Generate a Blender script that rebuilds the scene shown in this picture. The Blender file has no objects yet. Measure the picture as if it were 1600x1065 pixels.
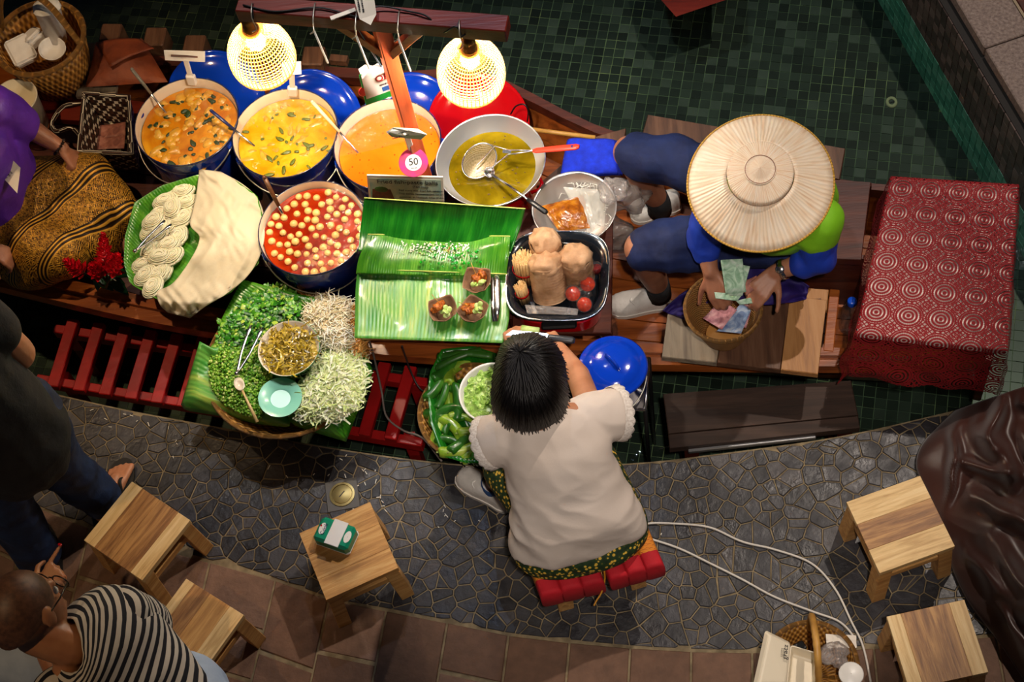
import bpy, bmesh, math, random
from mathutils import Vector, Matrix, noise
PI = math.pi
S = bpy.context.scene
COL = S.collection
# ---------------------------------------------------------------- camera, world, lights, exposure
HC = 5.40
FPX = 2673.0
AXR, AXU, AXB = Vector((.99357, 0, -.11326)), Vector((.052897, .884241, .464025)), Vector((.100151, -.46703, .878551))
cam_d = bpy.data.cameras.new('camera'); cam_d.sensor_width = 36; cam_d.lens = 36 * FPX / 1600; cam_d.clip_end = 60
cam = bpy.data.objects.new('camera', cam_d); COL.objects.link(cam)
cam.matrix_world = Matrix(((AXR.x, AXU.x, AXB.x, 0), (AXR.y, AXU.y, AXB.y, 0), (AXR.z, AXU.z, AXB.z, HC), (0, 0, 0, 1)))
S.camera = cam
S.view_settings.view_transform = 'Standard'; S.view_settings.look = 'None'
S.view_settings.gamma = 1; S.view_settings.use_curve_mapping = False
S.view_settings.exposure = 0.0
W = bpy.data.worlds.new('world'); S.world = W; W.use_nodes = True
W.node_tree.nodes['Background'].inputs[0].default_value = (.50, .55, .70, 1)
W.node_tree.nodes['Background'].inputs[1].default_value = .035
def at(px, py, z=0.0):
    r = AXR * ((px - 800) / FPX) - AXU * ((py - 532.5) / FPX) - AXB
    t = (HC - z) / -r.z
    return Vector((r.x * t, r.y * t, z))
def spot(name, loc, target, watt, color, angle, blend=.3, size=.06):
    l = bpy.data.lights.new(name, 'SPOT'); l.energy = watt; l.color = color; l.spot_size = math.radians(angle)
    l.spot_blend = blend; l.shadow_soft_size = size
    o = bpy.data.objects.new(name, l); COL.objects.link(o); o.location = loc
    o.rotation_euler = (Vector(target) - Vector(loc)).to_track_quat('-Z', 'Y').to_euler()
    return o
# ceiling spotlights of the hall (all far above the stalls)
spot('ceiling_spot', (2.1, 4.6, 6.2), at(1290, 540, .2), 760, (1, .86, .74), 42, .4, .05)
spot('ceiling_spot', (.3, -.3, 6.4), at(1035, 700, .2), 760, (1, .88, .78), 20.5, .55, .08)
spot('ceiling_spot', (-.6, 5.6, 6.4), at(640, 830, 0), 190, (.58, .72, 1), 15, .35, .05)
spot('ceiling_spot', (-2.9, .3, 6.2), at(215, 990, 0), 270, (1, .66, .36), 15, .6, .06)
spot('ceiling_spot', (-3.2, 3.3, 6.0), at(120, 280, .2), 460, (1, .68, .38), 26, .5, .06)
spot('ceiling_spot', (-1.5, 5.0, 6.6), at(490, 370, .3), 620, (1, .93, .84), 16, .75, .10)
spot('ceiling_spot', (-1.4, 5.2, 6.4), at(1250, 110, -.4), 330, (.92, .97, 1), 34, .7, .2)
BULB_W = 1.4
# ---------------------------------------------------------------- helpers
def hx(h, k=1.0):
    h = h.lstrip('#'); out = []
    for i in (0, 2, 4):
        c = int(h[i:i + 2], 16) / 255
        out.append(k * (c / 12.92 if c <= .04045 else ((c + .055) / 1.055) ** 2.4))
    return (*out, 1)
class G:                                            # small node-graph builder
    def __init__(s, name, base=None, rough=.5, metal=0, **kw):
        s.m = bpy.data.materials.new(name); s.m.use_nodes = True; s.t = s.m.node_tree
        s.b = s.t.nodes['Principled BSDF']; s.out = s.t.nodes['Material Output']
        if base is not None: s.set(s.b.inputs['Base Color'], hx(base) if isinstance(base, str) else base)
        s.set(s.b.inputs['Roughness'], rough); s.set(s.b.inputs['Metallic'], metal)
        for k, v in kw.items(): s.set(s.b.inputs[k.replace('_', ' ')], v)
    def set(s, sock, v):
        if isinstance(v, bpy.types.Node): s.t.links.new(v.outputs[0], sock)
        elif isinstance(v, bpy.types.NodeSocket): s.t.links.new(v, sock)
        else:
            if isinstance(v, str): v = hx(v)
            sock.default_value = v
    def n(s, typ, inp=None, **props):
        x = s.t.nodes.new('ShaderNode' + typ)
        for k, v in props.items(): setattr(x, k, v)
        for k, v in (inp or {}).items(): s.set(x.inputs[k], v)
        return x
    def math(s, op, a, b=0.0, c=0.0): return s.n('Math', {0: a, 1: b, 2: c}, operation=op)
    def obj(s): return s.n('TexCoord').outputs['Object']
    def uv(s): return s.n('TexCoord').outputs['UV']
    def map(s, vec, scale=(1, 1, 1), rot=(0, 0, 0), loc=(0, 0, 0)):
        return s.n('Mapping', {'Vector': vec, 'Scale': scale, 'Rotation': rot, 'Location': loc})
    def noise(s, scale, vec=None, detail=3, dist=0, rough=.55):
        return s.n('TexNoise', {'Vector': vec if vec is not None else s.obj(), 'Scale': scale, 'Detail': detail, 'Distortion': dist, 'Roughness': rough}).outputs[0]
    def ramp(s, fac, stops, interp='LINEAR'):
        x = s.n('ValToRGB', {0: fac}); r = x.color_ramp; r.interpolation = interp
        while len(r.elements) < len(stops): r.elements.new(.5)
        for e, (p, c) in zip(r.elements, stops): e.position = p; e.color = hx(c) if isinstance(c, str) else c
        return x.outputs[0]
    def mix(s, f, a, b, blend='MIX'):
        x = s.n('Mix', data_type='RGBA', blend_type=blend); s.set(x.inputs[0], f); s.set(x.inputs[6], a); s.set(x.inputs[7], b)
        return x.outputs[2]
    def base(s, v): s.set(s.b.inputs['Base Color'], v); return s
    def bump(s, h, st=.3, d=.01): s.set(s.b.inputs['Normal'], s.n('Bump', {'Height': h, 'Strength': st, 'Distance': d})); return s
    def rnd(s):
        a = s.n('ObjectInfo').outputs['Random']; b = s.n('NewGeometry').outputs['Random Per Island']
        return s.math('FRACT', s.math('ADD', a, b)).outputs[0]
def pm(name, col, rough=.5, metal=0, **kw): return G(name, col, rough, metal, **kw).m
def nm(name, stops, scale=8, rough=.5, bump=0, bscale=None, detail=4, bd=.01, **kw):   # colour varied by noise
    g = G(name, None, rough, **kw); g.base(g.ramp(g.noise(scale, detail=detail), stops))
    if bump: g.bump(g.noise(bscale or scale * 3, detail=4), bump, bd)
    return g.m
class MB:                                            # mesh builder, world or local coordinates
    def __init__(s): s.v = []; s.f = []; s.uv = []; s.mi = []; s.cur = 0
    def add(s, vs, fs, uv=None, T=None):
        n = len(s.v)
        s.v += [T @ Vector(v) for v in vs] if T is not None else [Vector(v) for v in vs]
        s.uv += uv if uv else [(0, 0)] * len(vs)
        s.f += [tuple(i + n for i in f) for f in fs]; s.mi += [s.cur] * len(fs)
        return s
    def box(s, c, size, R=None, bev=0.0):
        hx_, hy, hz = size[0] / 2, size[1] / 2, size[2] / 2
        T = Matrix.Translation(Vector(c)) @ (R.to_4x4() if R is not None else Matrix())
        sg = [(i, j, k) for i in (-1, 1) for j in (-1, 1) for k in (-1, 1)]
        if bev <= 0:
            vs = [(i * hx_, j * hy, k * hz) for i, j, k in sg]
            fs = [(0, 1, 3, 2), (4, 6, 7, 5), (0, 4, 5, 1), (2, 3, 7, 6), (0, 2, 6, 4), (1, 5, 7, 3)]
            return s.add(vs, fs, T=T)
        b = bev; vs = []; ix = {}
        for i, j, k in sg:
            for a in range(3):
                ix[(i, j, k, a)] = len(vs)
                e = [hx_ - (0 if a == 0 else b), hy - (0 if a == 1 else b), hz - (0 if a == 2 else b)]
                vs.append((i * e[0], j * e[1], k * e[2]))
        fs = []
        for a in range(3):
            o = [x for x in range(3) if x != a]
            for sn in (-1, 1):
                q = []
                for p, r in ((-1, -1), (1, -1), (1, 1), (-1, 1)):
                    t = [0, 0, 0]; t[a] = sn; t[o[0]] = p; t[o[1]] = r; q.append(ix[(*t, a)])
                fs.append(tuple(q))
            for p in (-1, 1):
                for r in (-1, 1):
                    t0 = [0, 0, 0]; t1 = [0, 0, 0]; t0[a] = -1; t1[a] = 1
                    for t in (t0, t1): t[o[0]] = p; t[o[1]] = r
                    fs.append((ix[(*t0, o[0])], ix[(*t1, o[0])], ix[(*t1, o[1])], ix[(*t0, o[1])]))
        for i, j, k in sg: fs.append(tuple(ix[(i, j, k, a)] for a in range(3)))
        return s.add(vs, fs, T=T)
    def grid(s, fn, nu, nv, cu=False, cv=False):
        mu, mv = (nu if cu else nu + 1), (nv if cv else nv + 1)
        vs = []; uv = []
        for i in range(mu):
            for j in range(mv):
                u, v = i / nu, j / nv; vs.append(fn(u, v)); uv.append((u, v))
        fs = []
        for i in range(nu):
            for j in range(nv):
                a, b = i % mu, (i + 1) % mu; c, d = j % mv, (j + 1) % mv
                fs.append((a * mv + c, b * mv + c, b * mv + d, a * mv + d))
        return s.add(vs, fs, uv)
    def lathe(s, prof, n=24, T=None, capb=False, capt=False, el=(1, 1)):
        vs = []; uv = []; m = len(prof)
        for i in range(n):
            a = 2 * PI * i / n
            for j, (r, z) in enumerate(prof):
                vs.append((r * math.cos(a) * el[0], r * math.sin(a) * el[1], z)); uv.append((i / n, j / max(1, m - 1)))
        fs = [(i * m + j, ((i + 1) % n) * m + j, ((i + 1) % n) * m + j + 1, i * m + j + 1) for i in range(n) for j in range(m - 1)]
        if capb: fs.append(tuple(i * m for i in reversed(range(n))))
        if capt: fs.append(tuple(i * m + m - 1 for i in range(n)))
        return s.add(vs, fs, uv, T)
    def tube(s, pts, r, n=8, closed=False, caps=True, flat=None):
        P = [Vector(p) for p in pts]; k = len(P); vs = []; uv = []
        R = r if isinstance(r, (list, tuple)) else [r] * k
        up = None
        for i in range(k):
            if closed: t = P[(i + 1) % k] - P[i - 1]
            else: t = P[min(i + 1, k - 1)] - P[max(i - 1, 0)]
            if t.length < 1e-9: t = Vector((0, 0, 1))
            t.normalize()
            if up is None:
                up = Vector((0, 0, 1)) if abs(t.z) < .9 else Vector((1, 0, 0))
            up = up - t * up.dot(t)
            if up.length < 1e-6: up = t.orthogonal()
            up.normalize(); sd = t.cross(up)
            for j in range(n):
                a = 2 * PI * j / n
                vs.append(P[i] + sd * (math.cos(a) * R[i]) + up * (math.sin(a) * R[i] * (flat or 1))); uv.append((j / n, i / k))
        fs = []
        for i in range(k if closed else k - 1):
            for j in range(n):
                a, b = i * n, ((i + 1) % k) * n
                fs.append((a + j, a + (j + 1) % n, b + (j + 1) % n, b + j))
        if caps and not closed:
            fs.append(tuple(reversed(range(n)))); fs.append(tuple((k - 1) * n + j for j in range(n)))
        return s.add(vs, fs, uv)
    def sphere(s, c, r, nu=12, nv=8, R=None, amp=0, fr=1, seed=0):
        rr = r if isinstance(r, (list, tuple, Vector)) else (r, r, r)
        T = Matrix.Translation(Vector(c)) @ (R.to_4x4() if R is not None else Matrix())
        vs = [(0, 0, -rr[2])]; uv = [(0, 0)]
        for j in range(1, nv):
            ph = -PI / 2 + PI * j / nv
            for i in range(nu):
                a = 2 * PI * i / nu; d = Vector((math.cos(ph) * math.cos(a), math.cos(ph) * math.sin(a), math.sin(ph)))
                k = 1 + (amp * noise.noise(d * fr + Vector((seed * 3.7, seed, 0))) if amp else 0)
                vs.append((d.x * rr[0] * k, d.y * rr[1] * k, d.z * rr[2] * k)); uv.append((i / nu, j / nv))
        vs.append((0, 0, rr[2])); uv.append((0, 1)); L = len(vs) - 1
        fs = [(0, 1 + (i + 1) % nu, 1 + i) for i in range(nu)]
        for j in range(nv - 2):
            a = 1 + j * nu; b = a + nu
            fs += [(a + i, a + (i + 1) % nu, b + (i + 1) % nu, b + i) for i in range(nu)]
        a = 1 + (nv - 2) * nu
        fs += [(a + i, a + (i + 1) % nu, L) for i in range(nu)]
        return s.add(vs, fs, uv, T)
    def prism(s, poly, z0, z1, inset=0.0, drop=0.0):
        n = len(poly); c = sum((Vector((p[0], p[1], 0)) for p in poly), Vector()) / n
        lo = [(p[0], p[1], z0) for p in poly]
        if inset:
            mid = [(p[0], p[1], z1 - drop) for p in poly]; top = []
            for p in poly:
                d = Vector((p[0], p[1], 0)) - c; L = max(d.length, 1e-6); q = c + d * max(.3, (L - inset) / L); top.append((q.x, q.y, z1))
            rings = [lo, mid, top]
        else: rings = [lo, [(p[0], p[1], z1) for p in poly]]
        vs = [v for r in rings for v in r]; fs = []
        for k in range(len(rings) - 1):
            fs += [(k * n + i, k * n + (i + 1) % n, (k + 1) * n + (i + 1) % n, (k + 1) * n + i) for i in range(n)]
        fs.append(tuple((len(rings) - 1) * n + i for i in range(n))); fs.append(tuple(reversed(range(n))))
        return s.add(vs, fs, [(v[0], v[1]) for v in vs])
    def quadslab(s, q, th, bev=.003):                 # four top corners (world), thickness downwards
        q = [Vector(p) for p in q]; c = sum(q, Vector()) / 4; n = len(q)
        dn = Vector((0, 0, -th)); ins = [p + (c - p).normalized() * bev for p in q]; dd = Vector((0, 0, -bev))
        vs = ins + [p + dd for p in q] + [p + dn for p in q]
        fs = [tuple(range(n))]
        for k in (0, 1): fs += [(k * n + i, (k + 1) * n + i, (k + 1) * n + (i + 1) % n, k * n + (i + 1) % n) for i in range(n)]
        fs.append(tuple(reversed(range(2 * n, 3 * n))))
        return s.add(vs, fs, [(v.x, v.y) for v in vs])
def rootmat(o):
    while o.parent is not None: o = o.parent
    return o.matrix_basis
def obj(name, mb, mats, par=None, smooth=True, local=False, solid=0, sub=0, off=-1):
    me = bpy.data.meshes.new(name)
    vs = mb.v
    base = Vector((0, 0, 0))
    if par is not None and not local:
        Mi = rootmat(par).inverted(); vs = [Mi @ v for v in vs]
    elif par is None and not local:
        n = max(1, len(vs)); base = Vector((sum(v.x for v in vs) / n, sum(v.y for v in vs) / n, min(v.z for v in vs)))
        vs = [v - base for v in vs]
    me.from_pydata(vs, [], mb.f)
    ul = me.uv_layers.new(name='UVMap'); li = [0] * len(me.loops); me.loops.foreach_get('vertex_index', li)
    ul.data.foreach_set('uv', [c for i in li for c in mb.uv[i]])
    for m in (mats if isinstance(mats, (list, tuple)) else [mats]): me.materials.append(m)
    if any(mb.mi): me.polygons.foreach_set('material_index', mb.mi)
    bm = bmesh.new(); bm.from_mesh(me); bmesh.ops.recalc_face_normals(bm, faces=bm.faces); bm.to_mesh(me); bm.free()
    me.polygons.foreach_set('use_smooth', [bool(smooth)] * len(me.polygons))
    o = bpy.data.objects.new(name, me); COL.objects.link(o); o.location = base
    if par is not None: o.parent = par
    if solid: md = o.modifiers.new('solid', 'SOLIDIFY'); md.thickness = solid; md.offset = off
    if sub: md = o.modifiers.new('sub', 'SUBSURF'); md.levels = md.render_levels = sub
    if smooth == 'auto':
        try: me.set_sharp_from_angle(angle=math.radians(35))
        except Exception: pass
    return o
def tag(o, label, cat, group=None, kind=None):
    o['label'] = label; o['category'] = cat
    if group: o['group'] = group
    if kind: o['kind'] = kind
    return o
def thing(name, label, cat, loc=(0, 0, 0), rz=0, group=None):
    o = bpy.data.objects.new(name, None); COL.objects.link(o); o.location = loc; o.rotation_euler = (0, 0, rz); o.empty_display_size = .05
    o.matrix_basis = Matrix.Translation(Vector(loc)) @ Matrix.Rotation(rz, 4, 'Z')
    return tag(o, label, cat, group)
def struct(o): o['kind'] = 'structure'; return o
def stuff(o): o['kind'] = 'stuff'; return o
def dup(root, Mx, label=None, group=None):
    r = root.copy(); COL.objects.link(r); r.matrix_basis = Mx
    if label: r['label'] = label
    if group: r['group'] = group
    def rec(a, b):
        for ch in a.children:
            c = ch.copy(); COL.objects.link(c); c.parent = b; rec(ch, c)
    rec(root, r)
    return r
def TR(loc, rz=0, sc=1): return Matrix.Translation(Vector(loc)) @ Matrix.Rotation(rz, 4, 'Z') @ Matrix.Scale(sc, 4)
def lerp(a, b, t): return a + (b - a) * t
def cr(pts, n):                                      # Catmull-Rom through points
    P = [Vector(p) for p in pts]; out = []
    Q = [P[0] * 2 - P[1]] + P + [P[-1] * 2 - P[-2]]; seg = len(P) - 1
    for k in range(n + 1):
        t = k / n * seg; i = min(int(t), seg - 1); t -= i; a, b, c, d = Q[i:i + 4]
        out.append(.5 * ((2 * b) + (c - a) * t + (2 * a - 5 * b + 4 * c - d) * t * t + (3 * b - a - 3 * c + d) * t ** 3))
    return out
def frame(z, x=None):                                # 3x3 rotation whose Z axis is z
    z = Vector(z).normalized(); x = Vector(x) if x is not None else Vector((1, 0, 0))
    if abs(z.dot(x.normalized())) > .98: x = Vector((0, 1, 0))
    x = (x - z * x.dot(z)).normalized(); y = z.cross(x)
    return Matrix((x, y, z)).transposed()
def rz3(a): return Matrix.Rotation(a, 3, 'Z')
def capsule(mb, p0, r0, p1, r1, n=14):
    p0, p1 = Vector(p0), Vector(p1); d = p1 - p0; L = d.length
    R = frame(d if L > 1e-6 else (0, 0, 1)).to_4x4(); prof = []
    for k in range(5): a = -PI / 2 + k / 4 * PI / 2; prof.append((max(r0 * math.cos(a), 1e-4), r0 * math.sin(a)))
    for k in range(5): a = k / 4 * PI / 2; prof.append((max(r1 * math.cos(a), 1e-4), L + r1 * math.sin(a)))
    mb.lathe(prof, n, Matrix.Translation(p0) @ R, True, True)
def blend(name, parts, mat, par, vox=.008, smooth=6, post=None, local=False):
    """one continuous skin over tapered limbs: union by voxel remesh, then smoothing"""
    mb = MB()
    for p in parts:
        if p[0] == 'e': mb.sphere(p[1], p[2], 20, 14, p[3] if len(p) > 3 else None)
        elif p[0] == 'm': mb.add(p[1].v, p[1].f)
        else: capsule(mb, *p)
    o = obj(name, mb, mat, par, True, local)
    a = o.modifiers.new('r', 'REMESH'); a.mode = 'VOXEL'; a.voxel_size = vox; a.use_smooth_shade = True
    if smooth: b = o.modifiers.new('s', 'SMOOTH'); b.iterations = smooth; b.factor = .5
    bpy.context.view_layer.update()
    me = bpy.data.meshes.new_from_object(o.evaluated_get(bpy.context.evaluated_depsgraph_get()))
    o.modifiers.clear(); old = o.data; o.data = me; me.name = name; bpy.data.meshes.remove(old)
    if not me.materials: me.materials.append(mat)
    if post:
        Mw = rootmat(o); Mi = Mw.inverted()
        nn = [v.normal.copy() for v in me.vertices]
        cc = []
        for v, q in zip(me.vertices, nn): cc += list(Mi @ post(Mw @ v.co, q))
        me.vertices.foreach_set('co', cc); me.update()
    me.polygons.foreach_set('use_smooth', [True] * len(me.polygons))
    return o
def text(body, size, mat, par, Mx, ext=.0004, align='CENTER', name='lettering'):
    c = bpy.data.curves.new(name, 'FONT'); c.body = body; c.size = size; c.extrude = ext; c.align_x = align; c.align_y = 'CENTER'
    o = bpy.data.objects.new(name, c); COL.objects.link(o)
    bpy.context.view_layer.update()
    me = bpy.data.meshes.new_from_object(o.evaluated_get(bpy.context.evaluated_depsgraph_get())); bpy.data.objects.remove(o)
    me.materials.clear(); me.materials.append(mat)
    o = bpy.data.objects.new(name, me); COL.objects.link(o); o.parent = par
    o.matrix_basis = rootmat(par).inverted() @ Mx
    return o
RND = random.Random(11)
U = RND.uniform
# ---------------------------------------------------------------- shared materials
def wood(name, stops, sc=1.0, rough=.45, axis=0, bump=.15, tint=0):
    g = G(name, None, rough); v = [14 * sc, 14 * sc, 14 * sc]; v[axis] = 1.2 * sc
    o = g.n('VectorMath', {0: g.obj(), 1: g.n('CombineXYZ', {0: g.n('ObjectInfo').outputs['Random'], 1: g.n('ObjectInfo').outputs['Random']})}, operation='ADD')
    vec = g.map(o, v); n1 = g.noise(1.6, vec, 6, .8); n2 = g.noise(9, vec, 3, .3)
    f = g.math('ADD', g.math('MULTIPLY', n1, .8), g.math('MULTIPLY', n2, .2))
    c = g.ramp(f, stops)
    if tint: c = g.mix(tint, c, g.ramp(g.rnd(), [(0, (.55, .55, .55, 1)), (1, (1.25, 1.2, 1.15, 1))]), 'MULTIPLY')
    g.base(c); g.bump(n2, bump, .004); return g.m
W_STOOL = None
W_RED = wood('red_wood', [(.3, '#4a120a'), (.5, '#6b1c10'), (.7, '#7f2a18')], 1, .35)
W_BOAT = wood('boat_wood', [(.3, '#6a3210'), (.5, '#9a5020'), (.7, '#b5682a')], 1, .32, tint=.4)
W_DARK = wood('dark_wood', [(.3, '#2a0e06'), (.5, '#48190b'), (.7, '#622c16')], 1, .5, tint=.3)
W_PLAT = wood('platform_wood', [(.3, '#251811'), (.5, '#38261c'), (.7, '#493429')], 1.3, .7)
W_GREY = wood('grey_wood', [(.3, '#6a5c50'), (.5, '#92836f'), (.7, '#aa9a84')], 1.3, .6, axis=1)
W_MID = wood('mid_wood', [(.3, '#8a5c34'), (.5, '#b07c48'), (.7, '#bd8c5a')], 1.3, .5, axis=1)
W_BROWN = wood('brown_wood', [(.3, '#3c2416'), (.5, '#5a3a26'), (.7, '#70503a')], 1.3, .5, axis=1)
W_BAMBOO = nm('bamboo', [(.3, '#9a6a2c'), (.6, '#c9974a')], 10, .45)
RED_PAINT = nm('red_paint', [(.35, '#8e0e0e'), (.65, '#b01414')], 7, .4, .1, 30)
STEEL = pm('steel', '#c9c9cc', .22, 1)
ALU = G('aluminium', '#cfd0d2', .34, .9); ALU = ALU.m
WIRE = pm('wire', '#b8b2a6', .35, .8)
BLACK = pm('black_plastic', '#121214', .4)
WHITE = pm('white_plastic', '#e9e6df', .35)
CREAM = pm('cream_enamel', '#efe3cf', .25)
BLUE = pm('blue_enamel', '#0a3cc0', .12, Coat_Weight=.6)
DKBLUE = pm('blue_enamel_body', '#0a35a6', .14, Coat_Weight=.6)
RIMBLUE = pm('navy_rim', '#141a3c', .2)
REDEN = pm('red_enamel', '#c00a12', .15, Coat_Weight=.6)
INK = pm('ink', '#1c1c22', .6)
PAPER = nm('paper', [(.3, '#d9cfc0'), (.7, '#ece4d8')], 6, .7)
SKIN = nm('skin', [(.35, '#b07450'), (.65, '#c68a66')], 9, .5, .06, 120, Subsurface_Weight=.06)
SKIN_D = nm('skin_deep', [(.35, '#96604a'), (.65, '#b27a5c')], 9, .48, .06, 120, Subsurface_Weight=.05)
def clear(name, tint=(1, 1, 1, 1), gloss=.25, rough=.06, haze=.0, hz='#ffffff'):
    g = G(name); t = g.n('BsdfTransparent', {0: tint}); s = g.n('BsdfGlossy', {0: (1, 1, 1, 1), 1: rough})
    fr = g.n('LayerWeight', {0: .35}); nb = g.n('Bump', {'Height': g.noise(24, detail=3), 'Strength': .5, 'Distance': .02}); g.set(fr.inputs[1], nb); g.set(s.inputs['Normal'], nb)
    f = g.math('MULTIPLY', fr.outputs[0], gloss)
    m = g.n('MixShader', {0: f, 1: t, 2: s})
    if haze: m = g.n('MixShader', {0: haze, 1: m, 2: g.n('BsdfDiffuse', {0: hx(hz)})})
    g.set(g.out.inputs[0], m); return g.m
FILM = clear('clear_film', (1, 1, 1, 1), .38, .08, .012)
BAG = clear('clear_bag', (.97, .96, .95, 1), .7, .1, .20, '#d8d0cc')
BAGGREY = clear('grey_bag', (.93, .92, .92, 1), .6, .14, .34, '#a79c96')
CLEARP = clear('clear_plastic', (.97, .98, 1, 1), .45, .05, .02)
def basketmat(name, stops, su=60, sv=24, rough=.55):
    g = G(name, None, rough); u = g.uv(); sp = g.n('SeparateXYZ', {0: u})
    a = g.math('SINE', g.math('MULTIPLY', sp.outputs[0], su * 2 * PI)); b = g.math('SINE', g.math('MULTIPLY', sp.outputs[1], sv * 2 * PI))
    h = g.math('MULTIPLY', a, b); f = g.math('MULTIPLY_ADD', h, .5, .5)
    c = g.ramp(f, stops); g.base(g.mix(.5, c, g.ramp(g.noise(7), [(.3, (.6, .6, .6, 1)), (.7, (1.3, 1.25, 1.2, 1))]), 'MULTIPLY')); g.bump(h, .8, .004); return g.m
WICKER = basketmat('wicker', [(.15, '#6e4416'), (.6, '#b07a30'), (1, '#cc9a4c')], 44, 14)
WICKER_F = basketmat('fine_wicker', [(.15, '#8a5620'), (.6, '#c68f48'), (1, '#e0b270')], 52, 20)
def leafmat(name, stops, rough=.28, vein=60):
    g = G(name, None, rough, Coat_Weight=.3, Coat_Roughness=.15); sp = g.n('SeparateXYZ', {0: g.uv()})
    w = g.math('SINE', g.math('MULTIPLY', g.math('ADD', sp.outputs[0], g.math('MULTIPLY', g.noise(3), .02)), vein * 2 * PI))
    st = g.map(g.uv(), (11, 1.2, 1)); c = g.ramp(g.noise(1.6, st, 5), stops)
    c = g.mix(.25, c, g.ramp(w, [(0, (.7, .75, .65, 1)), (.6, (1.08, 1.08, 1.04, 1))]), 'MULTIPLY')
    g.base(c); g.bump(w, .22, .002); return g.m
LEAF = leafmat('banana_leaf', [(.25, '#1c5c0e'), (.45, '#377e18'), (.62, '#579826'), (.8, '#98b03c')])
LEAF_D = leafmat('banana_leaf_deep', [(.25, '#08400a'), (.5, '#146414'), (.75, '#2f861e')], .25)
LEAF_P = leafmat('banana_leaf_underside', [(.25, '#237228'), (.42, '#439238'), (.56, '#6ca644'), (.7, '#b2bc4c')], .32, 40)
# ================================================================ SETTING
def interp(xs, x):
    if x <= xs[0].x: i = 0
    else:
        i = len(xs) - 2
        for k in range(len(xs) - 1):
            if xs[k].x <= x <= xs[k + 1].x: i = k; break
    a, b = xs[i], xs[i + 1]
    return a.y + (b.y - a.y) * (x - a.x) / (b.x - a.x)
UP = cr([at(*p, 0) for p in [(-160, 562), (-40, 585), (75, 612), (200, 640), (340, 666), (520, 699), (700, 723), (850, 729), (1000, 722), (1100, 711), (1300, 683), (1460, 648), (1600, 612), (1720, 575)]], 80)
LO = cr([at(*p, 0) for p in [(-160, 690), (-60, 740), (50, 787), (150, 825), (315, 872), (400, 893), (514, 933), (605, 951), (697, 969), (800, 990), (1000, 1010), (1180, 1016), (1350, 1010), (1530, 993), (1720, 965)]], 80)
ZP, ZW = -.5, -.28
# --- walkway: bed of grout, dark crazy paving, terracotta pavers
GROUT = nm('grout', [(.35, '#62553f'), (.7, '#928264')], 20, .9)
g = G('slate', None, .38); r = g.rnd()
c = g.ramp(r, [(0, '#1e1d21'), (.5, '#2a292d'), (.8, '#353439'), (1, '#433f40')])
c = g.mix(.5, c, g.ramp(g.noise(30, detail=5), [(.3, (.6, .6, .6, 1)), (.7, (1.4, 1.4, 1.4, 1))]), 'MULTIPLY'); g.base(c)
g.set(g.b.inputs['Roughness'], g.ramp(g.noise(14), [(.3, (.3, .3, .3, 1)), (.7, (.6, .6, .6, 1))])); g.bump(g.noise(45, detail=5), .5, .006); SLATE = g.m
g = G('terracotta', None, .75); r = g.rnd()
c = g.ramp(r, [(0, '#543b2c'), (.5, '#694c3a'), (1, '#7b5f4f')])
c = g.mix(.6, c, g.ramp(g.noise(22, detail=6), [(.3, (.62, .6, .58, 1)), (.7, (1.3, 1.28, 1.25, 1))]), 'MULTIPLY'); g.base(c); g.bump(g.noise(60, detail=6), .5, .006); TERRA = g.m
slab = MB()
top = [(p.x, p.y) for p in UP]; bot = [(UP[-1].x, .75), (UP[0].x, .75)]
slab.prism(top + bot, ZP - .05, -.0028)
floor = struct(obj('floor', slab, GROUT, smooth=False))
seeds = []; step = .050; R2 = random.Random(5)
x = UP[0].x - .1
while x < UP[-1].x + .1:
    y = interp(LO, x) - .1
    while y < interp(UP, x) + .12:
        s = step * R2.uniform(.8, 1.25)
        if R2.random() < .93: seeds.append((x + R2.uniform(-.62, .62) * step, y + R2.uniform(-.62, .62) * step))
        y += s
    x += step
cellg = {}
for i, p in enumerate(seeds): cellg.setdefault((int(p[0] // .13), int(p[1] // .13)), []).append(i)
def vor(i):
    px_, py_ = seeds[i]; poly = [(px_ - .1, py_ - .1), (px_ + .1, py_ - .1), (px_ + .1, py_ + .1), (px_ - .1, py_ + .1)]
    ci, cj = int(px_ // .13), int(py_ // .13)
    for a in (-1, 0, 1):
        for b in (-1, 0, 1):
            for j in cellg.get((ci + a, cj + b), ()):
                if j == i: continue
                qx, qy = seeds[j]; mx, my = (px_ + qx) / 2, (py_ + qy) / 2; nx, ny = qx - px_, qy - py_; L = math.hypot(nx, ny)
                if L > .28 or L < 1e-5: continue
                off = .0019; nx /= L; ny /= L; out = []
                for k in range(len(poly)):
                    A, B = poly[k - 1], poly[k]
                    da = (A[0] - mx) * nx + (A[1] - my) * ny + off; db = (B[0] - mx) * nx + (B[1] - my) * ny + off
                    if (da <= 0) != (db <= 0): t = da / (da - db); out.append((A[0] + (B[0] - A[0]) * t, A[1] + (B[1] - A[1]) * t))
                    if db <= 0: out.append(B)
                poly = out
                if len(poly) < 3: return None
    return poly
stones = []
for i, p in enumerate(seeds):
    lo, up = interp(LO, p[0]) + .004, interp(UP, p[0]) - .006
    if not (lo - .03 < p[1] < up + .03): continue
    poly = vor(i)
    if not poly: continue
    q = []
    for a, b in poly:
        b = min(max(b, interp(LO, a) + .004), interp(UP, a) - .006)
        if not q or math.hypot(a - q[-1][0], b - q[-1][1]) > .004: q.append((a, b))
    if len(q) < 3: continue
    ar = abs(sum(q[k - 1][0] * q[k][1] - q[k][0] * q[k - 1][1] for k in range(len(q)))) / 2
    vis = -2.25 < p[0] < .98 and p[1] > 1.9
    if ar > 2.5e-4: stones.append((ar if vis else ar * .01, q))
stones.sort(key=lambda s: -s[0])
rest = MB()
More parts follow.
